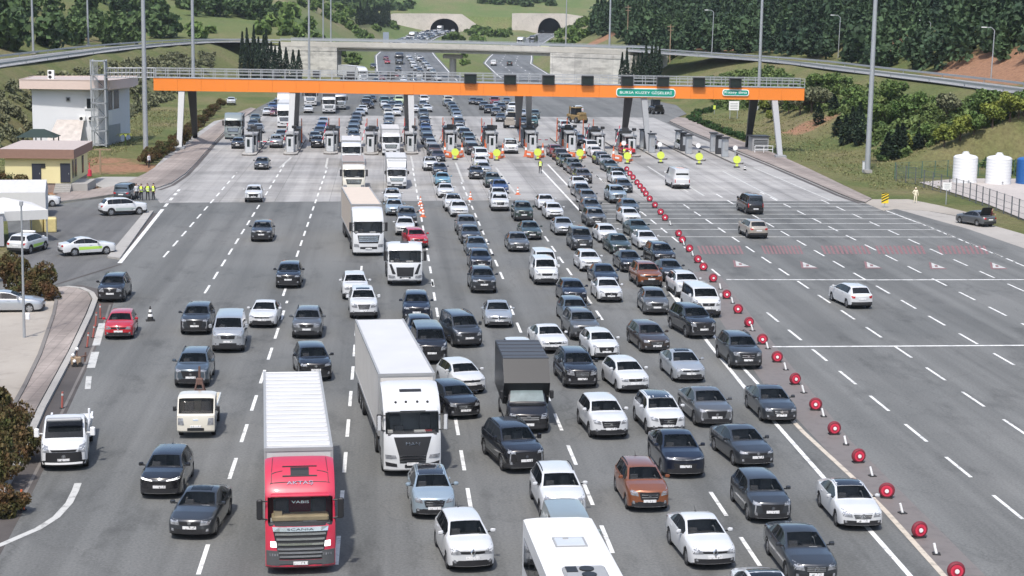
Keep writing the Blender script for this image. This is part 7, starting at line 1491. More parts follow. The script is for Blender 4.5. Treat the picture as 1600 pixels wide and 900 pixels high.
# ------------------------------------------------------------------ cars under and beyond the gantry
Z = lambda l, yaw=-3: [C_(u, v, k, c, yaw, 'old', None, tp, dims=(.98, .98)) for u, v, k, c, tp in l]
C_(371, 233, 'hatchback', 'black', -2, 'old', 'black car in front of the green grey lorry at the barrier', far=False); C_(431, 232, 'SUV', 'silver', -2, 'old', 'silver SUV passing between the first two toll islands', far=False, dims=(1.1, 1.05)); C_(496, 232, 'SUV', 'black', -2, 'slim', 'black SUV with bright bumper leaving the third toll lane', far=False); C_(553, 222, 'SUV', 'black', -2, 'old', 'black SUV waiting behind the white box lorry at the kiosks', far=False)
Z([(440, 202, 'SUV', 'grey', 1), (492, 205, 'hatchback', 'dark grey', 1), (499, 197, 'saloon', 'dark grey', 1), (503, 190, 'saloon', 'blue', 1), (505, 183, 'saloon', 'silver', 1), (482, 177, 'saloon', 'white', 0), (426, 160, 'saloon', 'blue', 1), (433, 155, 'saloon', 'blue grey', 1), (418, 168, 'saloon', 'white', 1), (430, 169, 'saloon', 'maroon', 1), (438, 150, 'saloon', 'silver', 1), (399, 178, 'saloon', 'dark green', 1), (396, 187, 'saloon', 'dark grey', 1), (404, 193, 'saloon', 'silver', 1), (361, 164, 'hatchback', 'white', 0),
   (573, 149, 'minibus', 'dark green', 1), (571, 153, 'minibus', 'navy', 1), (566, 164, 'SUV', 'white', 1), (562, 169, 'saloon', 'silver', 1), (557, 175, 'saloon', 'dark brown', 1), (556, 181, 'saloon', 'dark grey', 1), (553, 187, 'saloon', 'blue grey', 1), (551, 194, 'SUV', 'navy', 1), (551, 200, 'hatchback', 'blue grey', 1), (578, 170, 'saloon', 'dark grey', 0), (582, 160, 'saloon', 'black', 0),
   (600, 150, 'minibus', 'teal', 1), (601, 157, 'saloon', 'white', 1), (604, 163, 'saloon', 'grey', 1), (606, 170, 'saloon', 'cream white', 1), (607, 176, 'saloon', 'silver', 1), (607, 182, 'hatchback', 'grey', 1), (606, 191, 'saloon', 'blue grey', 1), (622, 149, 'minibus', 'pale green', 1), (622, 157, 'saloon', 'blue grey', 1), (621, 163, 'saloon', 'cream white', 1), (618, 169, 'saloon', 'white', 1), (614, 151, 'saloon', 'dark green', 1), (612, 158, 'saloon', 'dark grey', 1)])
Z([(757, 158, 'SUV', 'dark grey', 1), (765, 163, 'SUV', 'black', 1), (774, 150, 'minibus', 'maroon', 1), (777, 158, 'saloon', 'silver', 1), (776, 167, 'SUV', 'dark grey', 1), (784, 160, 'SUV', 'navy', 1), (802, 159, 'minibus', 'white', 1), (798, 170, 'saloon', 'white', 1), (816, 171, 'saloon', 'silver', 1), (836, 171, 'SUV', 'dark green', 1), (833, 181, 'SUV', 'teal', 1), (783, 177, 'saloon', 'dark grey', 1), (740, 152, 'saloon', 'dark grey', 1), (750, 153, 'saloon', 'black', 1), (792, 152, 'saloon', 'blue grey', 1), (818, 184, 'saloon', 'dark grey', 1)], 6)
# between gantry rail and overpass
Z([(605, 93, 'saloon', 'red', 1), (603, 87, 'saloon', 'maroon', 1), (622, 104, 'SUV', 'dark grey', 1), (583, 99, 'saloon', 'dark grey', 1), (592, 112, 'saloon', 'blue grey', 1), (596, 118, 'saloon', 'maroon', 1), (588, 122, 'saloon', 'dark green', 1), (618, 114, 'saloon', 'maroon', 1), (631, 115, 'saloon', 'silver', 1), (643, 113, 'saloon', 'dark grey', 1), (655, 114, 'saloon', 'white', 1), (670, 115, 'saloon', 'dark grey', 1), (684, 118, 'saloon', 'white', 1), (630, 121, 'saloon', 'white', 1), (646, 120, 'saloon', 'dark grey', 1), (662, 121, 'saloon', 'silver', 1),
   (638, 85, 'saloon', 'white', 1), (641, 89, 'saloon', 'silver', 1), (644, 93, 'saloon', 'white', 1), (646, 98, 'SUV', 'white', 1), (650, 103, 'saloon', 'silver', 1), (656, 106, 'saloon', 'dark grey', 1), (655, 86, 'minibus', 'white', 1), (659, 90, 'saloon', 'dark brown', 1), (663, 94, 'saloon', 'silver', 1), (667, 98, 'SUV', 'silver', 1), (671, 103, 'saloon', 'white', 1), (676, 108, 'saloon', 'green grey', 1)], -2)
truck(624, 101, 'dark lorry with grey box on the carriageway under the overpass', 'high', 'dark grey', 0, 2.5, (10, 1.2, 3.6, 'box_grey', 'box_grey', 0)); truck(569, 128, 'white lorry behind the gantry railing, left of the queue', 'high', 'white', -24, 2.5, (12, 1.2, 3.9, 'trailer_white', 'trailer_white', 0))
C_(771, 103, 'minibus', 'white', 6, 'old', 'white minibus under the overpass on the right carriageway', away=True); C_(796, 103, 'SUV', 'dark green', 6, 'old', 'dark car under the overpass on the right carriageway', away=True)
truck(812, 72, 'white lorry beyond the overpass on the right carriageway', 'high', 'white', 12, 2.5, (8, 1.2, 3.8, 'trailer_white', 'trailer_white', 0)); truck(831, 69, 'dark box lorry beyond the overpass near the yellow board', 'high', 'dark grey', 12, 2.5, (10, 1.2, 3.9, 'box_grey', 'box_grey', 0)); C_(847, 52, 'saloon', 'silver', 10, 'old', 'silver car near the right tunnel mouth')
# the queue between the overpass and the left tunnel
rq = random.Random(11)
for i in range(84):
    Y = 725+i//4*13.2+rq.uniform(-3, 3); ln = i % 4; x = float(carr_left(Y))-5.2+ln*3.5+rq.uniform(-.3, .3); dx = float(carr_left(Y+5)-carr_left(Y-5))/10
    col = rq.choice(['white', 'white', 'silver', 'dark grey', 'grey', 'white', 'blue grey', 'black', 'silver']); k = rq.choice(['saloon', 'SUV', 'hatchback', 'saloon', 'minibus'])
    S, parts, opt = car_parts(k, 'old', (.98, .98)); o = link(NAMES[k], opt['far'], None, (x, Y, zroad(Y)+.01), -math.atan(dx)); set_paint(o, PAINT[col]); o['category'] = 'car'; o['group'] = 'vehicles queueing from the left tunnel'
    P = Vector((x, Y, 0)); rec(o, col, k, P-Vector((0, 2, 0)), P+Vector((0, 2, 0)), None, True, False, 'tunnel')
truck(643, 63, 'tall white lorry in the far queue before the left tunnel', 'high', 'white', 7, 2.5, (10, 1.2, 3.9, 'trailer_white', 'trailer_white', 0)); truck(686, 51, 'white lorry just out of the left tunnel mouth', 'high', 'white', 8, 2.5, (10, 1.2, 3.9, 'trailer_white', 'trailer_white', 0))
# ------------------------------------------------------------------ small things on the road
def tyre(i, u, v, n):
    p = gp(u, v+0.0); t = thing('marker_tyre', '', 'tyre', (p.x, p.y, 0), 0.25*sin(i*2.3), 'red tyres along the closed lane')
    link('tyre', TY[0], t); link('red_disc', TY[1], t); link('hub', TY[2], t); o = link('foot', TY[3], t); return t
b = MB(); R_, r_ = .255, .085; V = []; n1, n2 = 26, 10
for i in range(n1):
    a = 2*pi*i/n1
    for j in range(n2): q = 2*pi*j/n2; V.append(((R_+r_*cos(q))*cos(a), r_*1.25*sin(q), .335+(R_+r_*cos(q))*sin(a)))
b.add(V, [(i*n2+j, ((i+1) % n1)*n2+j, ((i+1) % n1)*n2+(j+1) % n2, i*n2+(j+1) % n2) for i in range(n1) for j in range(n2)])
ty = b.mesh('tyre_ring', [mat('reddish_rubber', (0.16, 0.018, 0.03), .7, var=.3)], 60)
b = MB(); b.cyl((0, -.11, .335), (0, -.06, .335), .235, None, 22); b.cyl((0, -.125, .335), (0, -.10, .335), .15, None, 20, 1); red = b.mesh('red_disc', [M['red_plastic'], mat('red_inner', (.40, .02, .05), .5, var=.3)], 40)
b = MB(); b.cyl((0, -.15, .335), (0, -.12, .335), .085, None, 14); hub = b.mesh('tyre_hub', [M['white_plastic']], 40)
b = MB(); b.box((0, .02, .03), (.5, .3, .06)); foot = b.mesh('tyre_foot', [M['rubber']]); TY = (ty, red, hub, foot)
TP = [(1493, 905), (1436, 840), (1385, 778), (1341, 723), (1303, 679), (1274, 641), (1242, 601), (1214, 566), (1191, 538), (1170, 511), (1153, 490), (1135, 467), (1114, 441), (1099, 423), (1090, 411), (1077, 394), (1066, 380), (1060, 370), (1039, 345), (1032, 336), (1023, 325), (1015, 315), (1009, 307), (1005, 301), (1000, 295), (995, 289), (989, 281), (984, 275), (979, 268)]
for i, (u, v) in enumerate(TP):
    t = tyre(i, u, v, len(TP)); k = i+1
    if i == 0: l = 'red disc tyre cut off by the bottom frame edge, first of the line'
    elif i == len(TP)-1: l = 'red disc tyre at the far end of the line by the lime marker'
    elif i <= 14: l = 'red disc tyre, %s of the line counting up from the bottom edge' % (ordn[i] if i < len(ordn) else '')
    else: l = 'red disc tyre, %s of the line counting down from the far end' % ordn[len(TP)-1-i]
    t['label'] = l
for i, (u, v) in enumerate([(1228, 578), (1256, 614), (1287, 651), (1322, 695), (1363, 744), (1410, 802), (1463, 866), (1145, 474), (1176, 517), (1200, 545), (1126, 452), (1069, 383), (1048, 352), (1083, 400)]):
    p = gp(u, v); t = thing('lane_stub', '', 'marker stub', (p.x, p.y, 0), .3*sin(i*1.7), 'white stubs between the red tyres'); b = MB(); b.cyl((0, 0, .03), (-.10, .05, .42), .055, .05, 8); b.build('post', M['white_plastic'], t, 40); b = MB(); b.box((0, 0, .02), (.3, .3, .04)); b.build('base', M['rubber'], t)
    near = min(range(len(TP)), key=lambda k: abs(TP[k][1]-v)); t['label'] = 'white stub leaning beside the %s red tyre from the bottom edge' % (ordn[near] if near < 16 else ordn[15])
seen = {}
for o in [x for x in COL.objects if x.get('group') == 'white stubs between the red tyres']:
    if o['label'] in seen: o['label'] = o['label'].replace('white stub', 'farther white stub')
    seen[o['label']] = 1
def cone(u, v, lab, h=.75, black=False):
    p = gp(u, v); t = thing('traffic_cone', lab, 'cone', (p.x, p.y, 0), .2, 'traffic cones'); b = MB(); b.box((0, 0, .03), (h*.6, h*.6, .06)); b.build('base', M['rubber'] if black else M['orange_plastic'], t)
    b = MB(); b.cyl((0, 0, .05), (0, 0, h), h*.22, .03, 12); b.build('cone', M['rubber'] if black else M['orange_plastic'], t, 40); 
    for z0, z1 in ((.30, .48), (.60, .78)): b = MB(); r = lambda z: (h*.22-.03)*(1-z)+.035; b.cyl((0, 0, h*z0), (0, 0, h*z1), r(z0)+.004, r(z1)+.004, 12, 0, False); b.build('band', M['white_plastic'], t, 40)
cone(235, 501, 'black and white banded cone alone right of the red hatchback', .95, True); cone(1164, 266, 'small dark cone right of the last lime marker', .7, True); cone(809, 304, 'orange and white cone on the apron behind the dark green SUV', .85)
for i, (u, v) in enumerate(((657, 320), (659, 330), (661, 339), (735, 312))): cone(u, v, ['orange cone on the dashed line, top of a row of three', 'orange cone on the dashed line, middle of a row of three', 'orange cone on the dashed line, lowest of a row of three', 'orange cone beside the queue at the apron edge'][i], .9)
for i, (u, v, h, lean) in enumerate(((157, 498, .95, 0), (149, 511, .95, .1), (136, 543, .9, .12), (97, 638, .85, .05), (37, 797, .85, -.08), (145, 528, .8, .15))):
    p = gp(u, v); t = thing('lane_post', ['worn red post at the kerb, uppermost of the row', 'worn red post at the kerb, second from the top', 'worn red post right of the broken beacon', 'worn red post above the white flatbed van', 'orange red post at the lower left corner', 'worn red post leaning just above the broken beacon'][i], 'marker post', (p.x, p.y, 0), 0, 'flexible posts along the left kerb'); b = MB(); b.cyl((0, 0, 0), (lean*h, 0, h), .055, .05, 8); b.build('post', M['orange_plastic'] if i == 4 else mat('faded_red_%d' % i, (.36, .10, .08), .7, var=.2), t, 40)
    b = MB(); b.cyl((0, 0, .0), (0, 0, .04), .13, None, 10); b.build('base', M['rubber'], t); b = MB(); b.cyl((lean*h*.78, 0, h*.78), (lean*h*.9, 0, h*.9), .058, .056, 8); b.build('band', M['faded_line'], t)
p = gp(119, 572); t = thing('broken_beacon', 'battered brown traffic beacon with lamps standing on the drain edge', 'beacon', (p.x, p.y, 0), .3); b = MB(); b.box((0, 0, .3), (.55, .5, .5), 0, 0, .06); b.build('base', M['wood'], t); b = MB(); b.cyl((-.1, -.3, .12), (-.1, .2, .12), .14, None, 12); b.cyl((.2, -.3, .12), (.2, .2, .12), .14, None, 12); b.build('feet', M['rubber'], t)
for x, y, z in ((-.18, -.18, .68), (.05, -.1, 1.0), (-.12, -.27, .34)): b = MB(); b.ball((x, y, z), .10); b.build('lamp', M['white_plastic'], t, 60)
b = MB(); b.cyl((.05, -.05, .5), (.05, -.05, .95), .035, None, 6); b.cyl((.2, 0, .5), (.6, .1, .55), .05, None, 6); b.cyl((.5, .1, .2), (.55, .1, .75), .05, None, 6); b.build('bracket', M['rust'], t)
# yellow machine standing in the closed lanes behind the kiosks and a tractor on the open road
def machine(lab, p, rz, pm):
    t = thing('road_machine', lab, 'road machine', p, rz, 'road machines near the gantry'); b = MB(); b.box((0, 0, 1.0), (1.9, 3.4, .9), 0, 0, .1); b.box((0, -1.3, 1.65), (1.5, .9, .5), 0, 0, .1); b.build('body', pm, t); b = MB(); b.box((0, .4, 2.0), (1.5, 1.4, 1.2), 0, 0, .08); b.build('cab', M['window'], t); b = MB(); b.box((0, .4, 2.68), (1.7, 1.6, .12)); b.build('roof', pm, t)
    wheels_truck(t, [(s*.95, y) for s in (-1, 1) for y in (-1.1, 1.1)], .55, .4); b = MB(); b.cyl((0, 1.6, 1.4), (0, 2.4, 2.8), .12, None, 6); b.cyl((0, 2.4, 2.8), (.3, 3.0, 1.4), .10, None, 6); b.box((.3, 3.0, 1.2), (.9, .4, .5), 0, 0, .06); b.build('arm', pm, t); return t
p = gp(902, 192); machine('dull yellow road machine standing behind the toll kiosks', (p.x, p.y, 0), .5, mat('dull_ochre', (.22, .15, .06), .7, var=.4)); p = gp(800, 200); machine('pale yellow road machine in the closed lane left of the dark leg', (p.x, p.y, 0), -.3, PAINT['beige']); p = gp(1025, 178); machine('dark tractor with raised arm alone on the road beyond the gantry', (p.x, p.y, 0), .2, PAINT['black'])

# ------------------------------------------------------------------ people
def person_mesh(pose):
    """one continuous skinned body; joints in metres for a 1.75 m figure facing -Y"""
    arm_l, arm_r, stance, lean = pose
    J = {'pelvis': (0, 0, .95), 'waist': (0, .01, 1.10), 'chest': (0, lean*.5, 1.32), 'neck': (0, lean, 1.49), 'head': (0, lean-.015, 1.58), 'top': (0, lean-.005, 1.70),
         'sl': (-.18, lean*.8, 1.42), 'sr': (.18, lean*.8, 1.42), 'hl': (-.095, 0, .90), 'hr': (.095, 0, .90), 'kl': (-.10-stance*.3, -.02, .50), 'kr': (.10+stance*.3, -.02, .50), 'al': (-.10-stance*.6, .02, .09), 'ar': (.10+stance*.6, .02, .09), 'tl': (-.11-stance*.6, -.14, .04), 'tr': (.11+stance*.6, -.14, .04)}
    J['el'], J['wl'], J['nl'] = arm_l; J['er'], J['wr'], J['nr'] = arm_r
    RR = {'pelvis': (.155, .115), 'waist': (.14, .10), 'chest': (.165, .115), 'neck': (.058, .058), 'head': (.082, .098), 'top': (.07, .082), 'sl': (.075, .07), 'sr': (.075, .07), 'hl': (.095, .095), 'hr': (.095, .095), 'kl': (.062, .062), 'kr': (.062, .062), 'al': (.043, .046), 'ar': (.043, .046), 'tl': (.042, .032), 'tr': (.042, .032), 'el': (.045, .045), 'er': (.045, .045), 'wl': (.030, .030), 'wr': (.030, .030), 'nl': (.034, .022), 'nr': (.034, .022)}
    E = [('pelvis', 'waist'), ('waist', 'chest'), ('chest', 'neck'), ('neck', 'head'), ('head', 'top'), ('chest', 'sl'), ('chest', 'sr'), ('pelvis', 'hl'), ('pelvis', 'hr'), ('hl', 'kl'), ('hr', 'kr'), ('kl', 'al'), ('kr', 'ar'), ('al', 'tl'), ('ar', 'tr'), ('sl', 'el'), ('sr', 'er'), ('el', 'wl'), ('er', 'wr'), ('wl', 'nl'), ('wr', 'nr')]
    names = list(J); ix = {n: i for i, n in enumerate(names)}; V = [J[n] for n in names]; rad = [RR[n] for n in names]; Ed = [(ix[a], ix[c]) for a, c in E]
    for w, nn in (('wl', 'nl'), ('wr', 'nr')):       # five short fingers rooted in the palm
        a = Vector(J[w]); c = Vector(J[nn]); d = (c-a).normalized(); s = d.orthogonal().normalized()
        for k in range(5):
            o = c+s*(.028*(k-2)*.55); tip = o+d*((.045, .075, .085, .078, .06)[k])+s*(.022 if k == 0 else 0)*-1; V.append(tuple(tip)); rad.append((.0095, .0095)); Ed.append((ix[nn], len(V)-1))
    me = bpy.data.meshes.new('body'); me.from_pydata(V, Ed, []); o = bpy.data.objects.new('body_tmp', me); COL.objects.link(o); md = o.modifiers.new('skin', 'SKIN'); md.use_smooth_shade = True; sv = me.skin_vertices[0].data
    for i, r in enumerate(rad): sv[i].radius = r
    sv[0].use_root = True; o.modifiers.new('sub', 'SUBSURF').levels = 1; bpy.context.view_layer.update(); out = bpy.data.meshes.new_from_object(o.evaluated_get(bpy.context.evaluated_depsgraph_get())); bpy.data.objects.remove(o); return out
HANG = (((-.25, .02, 1.16), (-.26, -.03, .92), (-.26, -.05, .84)), ((.25, .02, 1.16), (.26, -.03, .92), (.26, -.05, .84)))
FOLD = (((-.25, -.02, 1.17), (-.08, -.20, 1.14), (0.0, -.21, 1.15)), ((.25, -.02, 1.17), (.08, -.22, 1.12), (0.0, -.23, 1.10)))
HIP = (((-.33, .05, 1.18), (-.20, -.08, 1.02), (-.14, -.10, .99)), ((.25, .02, 1.16), (.24, -.12, .95), (.23, -.16, .88)))
REACH = (((-.25, -.05, 1.2), (-.22, -.28, 1.12), (-.21, -.36, 1.11)), ((.26, -.05, 1.2), (.24, -.30, 1.18), (.23, -.38, 1.18)))
PM = {'hang': person_mesh((*HANG, .05, 0)), 'fold': person_mesh((*FOLD, .08, 0)), 'hip': person_mesh((*HIP, .06, 0)), 'reach': person_mesh((*REACH, .04, -.06))}
def person(u, v, pose, rz, top, legs, lab, vest=None, z=None, hat=None):
    p = gp(u, v); zz = hz(p.x, p.y) if z is None else z; zz = max(zz, 0.0) if z is None else z; t = thing('person', lab, 'person', (p.x, p.y, zz), rz, 'people on foot'); me = PM[pose].copy(); me.materials.clear()
    for m in (M['skin'], top, legs, M['hair'], M['black']): me.materials.append(m)
    for f in me.polygons:
        c = f.center; far = abs(c.x) > .2 and c.z < .90; arm = (abs(c.x) > .20 and c.z < 1.25) or (c.y < -.17 and c.z > .8)
        if c.z > 1.475: f.material_index = 0
        elif c.z < .085: f.material_index = 4
        elif c.z < .93 and abs(c.x) < .21 and c.y > -.12: f.material_index = 2
        elif (pose == 'hang' or pose == 'hip') and abs(c.x) > .2 and c.z < .93: f.material_index = 0
        elif pose in ('fold', 'reach') and c.y < -.17 and (c.z < 1.2) and (abs(c.x) < .06 or c.y < -.30): f.material_index = 0
        else: f.material_index = 1
    body = link('body', me, t)
    b = MB(); b.ball((0, .018, 1.655), (.093, .108, .10), 0, 14, 8); b.v = [(x, y if z > 1.60 or y > 0 else y*.55, max(z, 1.56 if y > 0 else 1.655)) for x, y, z in b.v]; b.build('hair', hat or M['hair'], t, 60)
    b = MB(); [b.ball((s*.032, -.088, 1.615), (.011, .008, .008), 0, 6, 4) for s in (-1, 1)]; b.box((0, -.08, 1.555), (.045, .012, .010)); b.build('eyes_and_mouth', M['hair'], t); b = MB(); b.ball((0, -.105, 1.588), (.014, .02, .02), 0, 6, 4); [b.ball((s*.088, 0, 1.60), (.012, .02, .03), 0, 6, 4) for s in (-1, 1)]; b.build('nose_and_ears', M['skin'], t, 60)
    if vest:
        b = MB(); n = 16; L_ = []
        for z, a, d in ((.93, .185, .145), (1.08, .172, .135), (1.22, .188, .145), (1.34, .200, .150), (1.44, .165, .115), (1.475, .085, .085)): L_ += [(a*cos(2*pi*k/n), d*sin(2*pi*k/n), z) for k in range(n)]
        b.add(L_, [(r*n+k, r*n+(k+1) % n, (r+1)*n+(k+1) % n, (r+1)*n+k) for r in range(5) for k in range(n)]); vv = b.build('vest', vest, t, 60); b = MB()
        for z, a, d in ((1.02, .181, .142), (1.18, .186, .146)):
            R2 = [(a*cos(2*pi*k/n), d*sin(2*pi*k/n), z+h) for h in (0, .05) for k in range(n)]; b.add(R2, [(k, (k+1) % n, n+(k+1) % n, n+k) for k in range(n)])
        b.build('reflective_band', M['letter'], vv, 60)
    return t
person(213.5, 313, 'hang', .6, M['cloth_white'], M['cloth_dark'], 'person in white top, leftmost of four standing by the blue grey people carrier')
person(221, 313.5, 'fold', -.5, M['cloth_dark'], M['cloth_dark'], 'person in yellow vest and dark trousers right of the one in white', M['hivis'])
person(231, 313, 'hip', .3, M['cloth_dark'], M['cloth_dark'], 'person in yellow vest between two others in yellow vests', M['hivis'])
person(240, 312.5, 'hang', -.7, M['cloth_dark'], M['cloth_dark'], 'person in yellow vest, rightmost of the group by the kerb', M['hivis'])
person(844, 271, 'hang', .2, M['cloth_dark'], M['cloth_dark'], 'person in lime vest and dark trousers standing on the apron', M['hivis'])
person(1548, 353, 'reach', 1.2, M['cloth_red'], M['cloth_dark'], 'person in dark maroon top at the open boot of the grey saloon')
person(1430, 318, 'hip', .1, M['cloth_cream'], M['cloth_cream'], 'person in cream clothes standing on the rough grass verge', None, None, M['cloth_cream'])
person(119, 281, 'fold', .9, M['cloth_white'], M['cloth_dark'], 'person in white shirt beside the steps of the cream building', None, 0.9)
person(233, 264, 'hang', 1.0, M['cloth_white'], M['cloth_dark'], 'person in white top by the hedge at the left mast', None, 0.14)
person(975, 250, 'fold', .1, M['cloth_dark'], M['cloth_dark'], 'person in lime vest beside the fifth lime marker', M['hivis'])

# ------------------------------------------------------------------ vegetation
RG = np.random.default_rng(5)
def leaf_arrays(cent, size, flat=0.0, up=0.0):
    """one small tilted quad per centre, as arrays"""
    n = len(cent); a = RG.normal(size=(n, 3)); a[:, 2] *= (1-flat); a /= np.linalg.norm(a, axis=1, keepdims=True); r = RG.normal(size=(n, 3)); r[:, 2] += up; b_ = np.cross(a, r); b_ /= np.linalg.norm(b_, axis=1, keepdims=True)
    s = (size*RG.uniform(.6, 1.4, n))[:, None] if np.isscalar(size) else (size*RG.uniform(.6, 1.4, n))[:, None]
    return np.stack([cent-a*s-b_*s*.7, cent+a*s-b_*s*.7, cent+a*s+b_*s*.7, cent-a*s+b_*s*.7], 1).reshape(-1, 3)
def quads_mesh(name, V, material):
    n = len(V)//4; me = bpy.data.meshes.new(name); me.vertices.add(len(V)); me.vertices.foreach_set('co', V.astype(np.float32).ravel()); me.loops.add(len(V)); me.loops.foreach_set('vertex_index', np.arange(len(V), dtype=np.int32)); me.polygons.add(n); me.polygons.foreach_set('loop_start', np.arange(0, len(V), 4, dtype=np.int32)); me.update(calc_edges=True); me.validate(); me.materials.append(material); return me
def blob(n, rx, ry, rz, cz, lumps=7, seed=0):
    g = np.random.default_rng(seed); L = g.normal(size=(lumps, 3)); L /= np.linalg.norm(L, axis=1, keepdims=True); L *= g.uniform(.35, .75, (lumps, 1)); k = g.integers(0, lumps, n); d = g.normal(size=(n, 3)); d /= np.linalg.norm(d, axis=1, keepdims=True)
    p = L[k]+d*(g.uniform(.5, 1, (n, 1))**.4)*g.uniform(.28, .55, (lumps, 1))[k]; p[:, 2] = np.maximum(p[:, 2], -.95); return p*np.array([rx, ry, rz])+np.array([0, 0, cz])
def spire(n, r, h, seed=0, base=.3):
    g = np.random.default_rng(seed); z = g.uniform(0, 1, n); w = np.minimum(1, (1-z)*1.9)*np.where(z < .12, .75+z*2, 1); a = g.uniform(0, 2*pi, n); rr = r*w*np.sqrt(g.uniform(.15, 1, n))*(1+.22*np.sin(a*3+z*14)); return np.stack([rr*np.cos(a), rr*np.sin(a), base+z*(h-base)], 1)
def conifer(n, r, h, seed=0):
    g = np.random.default_rng(seed); z = g.uniform(.12, 1, n); tier = .75+.25*np.sin(z*h*4.0); a = g.uniform(0, 2*pi, n); rr = r*(1.03-z)*tier*np.sqrt(g.uniform(.1, 1, n)); return np.stack([rr*np.cos(a), rr*np.sin(a), z*h], 1)
CY = [quads_mesh('cypress_crown', leaf_arrays(spire(900, .95, 7.5, s), .17, .3, 1.2), M['cypress']) for s in (1, 2, 3)]
tb_ = MB(); tb_.cyl((0, 0, -.4), (0, 0, 1.2), .14, .10, 7); TRK = tb_.mesh('thin_trunk', [M['trunk']])
tb_ = MB(); tb_.cyl((0, 0, -.4), (0, 0, 1.6), .16, .11, 7); [tb_.cyl((0, 0, 1.0), (cos(q)*1.0, sin(q)*1.0, 2.4), .07, .03, 5) for q in (0.3, 1.7, 3.0, 4.6)]; TRK2 = tb_.mesh('branched_trunk', [M['trunk']])
def plant(name, lab, cat, p, crown, trunk, s, rz, group, sz=None):
    t = thing(name, lab, cat, p, rz, group); t.scale = (s, s, sz or s); link('crown', crown, t); link('trunk', trunk, t); return t
cnt = {}
def nth(key): cnt[key] = cnt.get(key, 0)+1; return ordn[cnt[key]-1] if cnt[key] <= 16 else '%dth' % cnt[key]
# cypresses at the left abutment, the right abutment, by the left portal and on the right lawn
for i, (u, top) in enumerate(((379, 50), (386, 44), (397, 40), (404, 58), (412, 55), (416, 46), (424, 66), (437, 65), (447, 74), (458, 78), (467, 78), (430, 72))):
    Yd = 455+(i % 3)*4; p = at_depth(u, 108, Yd); z = hz(p.x, Yd)-.1; h = at_depth(u, top, Yd).z-z; plant('cypress_tree', 'dark cypress, %s from the left in the clump by the left abutment' % nth('cl'), 'tree', (p.x, Yd, z), CY[i % 3], TRK, 1.0, i, 'cypresses by the overpass', h/7.5)
for i, (u, top) in enumerate(((972, 82), (979, 75), (990, 86), (997, 84), (1003, 82), (1009, 66), (1018, 70), (1024, 58), (1030, 72))):
    Yd = 425-(i % 2)*5; p = at_depth(u, 104, Yd); z = hz(p.x, Yd)-.1; h = at_depth(u, top, Yd).z-z; plant('cypress_tree', 'dark cypress, %s from the left in the row by the right abutment' % nth('cr'), 'tree', (p.x, Yd, z), CY[i % 3], TRK, .85, i*1.3, 'cypresses by the overpass', max(h, 3)/7.5)
for i in range(14):
    u = 559+i*3.7; v = 46-i*1.6; Yd = 800+i*9; p = at_depth(u, v, Yd); z = hz(p.x, Yd); h = 9+2.5*sin(i*1.9)+(6 if i > 11 else 0); plant('cypress_tree', 'small dark cypress, %s from the left in the row left of the left portal' % nth('cp'), 'tree', (p.x, Yd, z), CY[i % 3], TRK, 1.25, i, 'cypresses by the tunnel', h/7.5)
for i, (u, v, h) in enumerate(((1278, 211, 3.2), (1301, 209, 3.4), (1320, 232, 4.8), (1330, 232, 5.4), (1341, 236, 6.5), (1308, 222, 3.0), (1386, 252, 3.9), (1400, 252, 4.8), (1408, 252, 4.6), (1434, 252, 3.0))):
    p = gp(u, v); plant('cypress_tree', 'dark green cone tree, %s from the left on the right lawn' % nth('cw'), 'tree', (p.x, p.y, hz(p.x, p.y)-.05), CY[i % 3], TRK, 1.0 if i != 9 else .8, i, 'cone trees on the right lawn', h/7.5)
BU = [quads_mesh('bush_crown', leaf_arrays(blob(3400, 1.3, 1.3, 1.0, .95, 11, s), .055), M['leafred']) for s in (1, 2, 3)]
def bush(u, v, s, lab, crown, mz=1.0, group='shrubs', z=None):
    p = gp(u, v); zz = hz(p.x, p.y) if z is None else z; return plant('shrub', lab, 'shrub', (p.x, p.y, zz), crown, TRK, s, u*.7, group, s*mz)
for i, (u, v, s, mz, l) in enumerate(((62, 466, 1.05, 1.3, 'large red tipped shrub behind the silver saloon'), (28, 455, 1.0, 1.4, 'tall red tipped shrub left of the largest one'), (40, 470, .85, .9, 'low red tipped shrub in front of the tall ones'), (8, 440, .8, 1.5, 'narrow red tipped shrub at the left frame edge'), (76, 470, .7, 1.0, 'small red tipped shrub at the pavement corner'),
      (26, 720, .85, 1.5, 'red tipped shrub at the lower left, uppermost of the hedge'), (2, 760, .95, 1.4, 'red tipped shrub at the lower left, second of the hedge'), (-20, 700, 1.1, 1.5, 'red tipped shrub against the left frame edge'), (10, 805, .7, 1.0, 'yellowish shrub lowest in the lower left hedge'), (16, 690, .8, 1.3, 'red tipped shrub at the sandy lot end'),
      (10, 298, 1.2, 1.0, 'dark red shrub left of the cream building door'), (36, 300, 1.1, .9, 'dark red shrub under the cream building wall'))):
    bush(u, v, s, l, BU[i % 3], mz, 'red tipped shrubs')
for i in range(22):
    f = i/21; u, v = np.interp(f, [0, .35, .7, 1], [236, 282, 312, 352]), np.interp(f, [0, .35, .7, 1], [258, 232, 206, 168]); bush(float(u)-7, float(v)-1, .85, 'reddish hedge shrub, %s from the near end beside the left pavement' % (nth('hr')), BU[i % 3], 1.1+.25*sin(i*2.1), 'red hedge along the left pavement')
HB_ = [quads_mesh('hedge_crown', leaf_arrays(blob(900, 1.2, 1.2, .62, .62, 9, s), .09), M['hedge']) for s in (4, 5)]
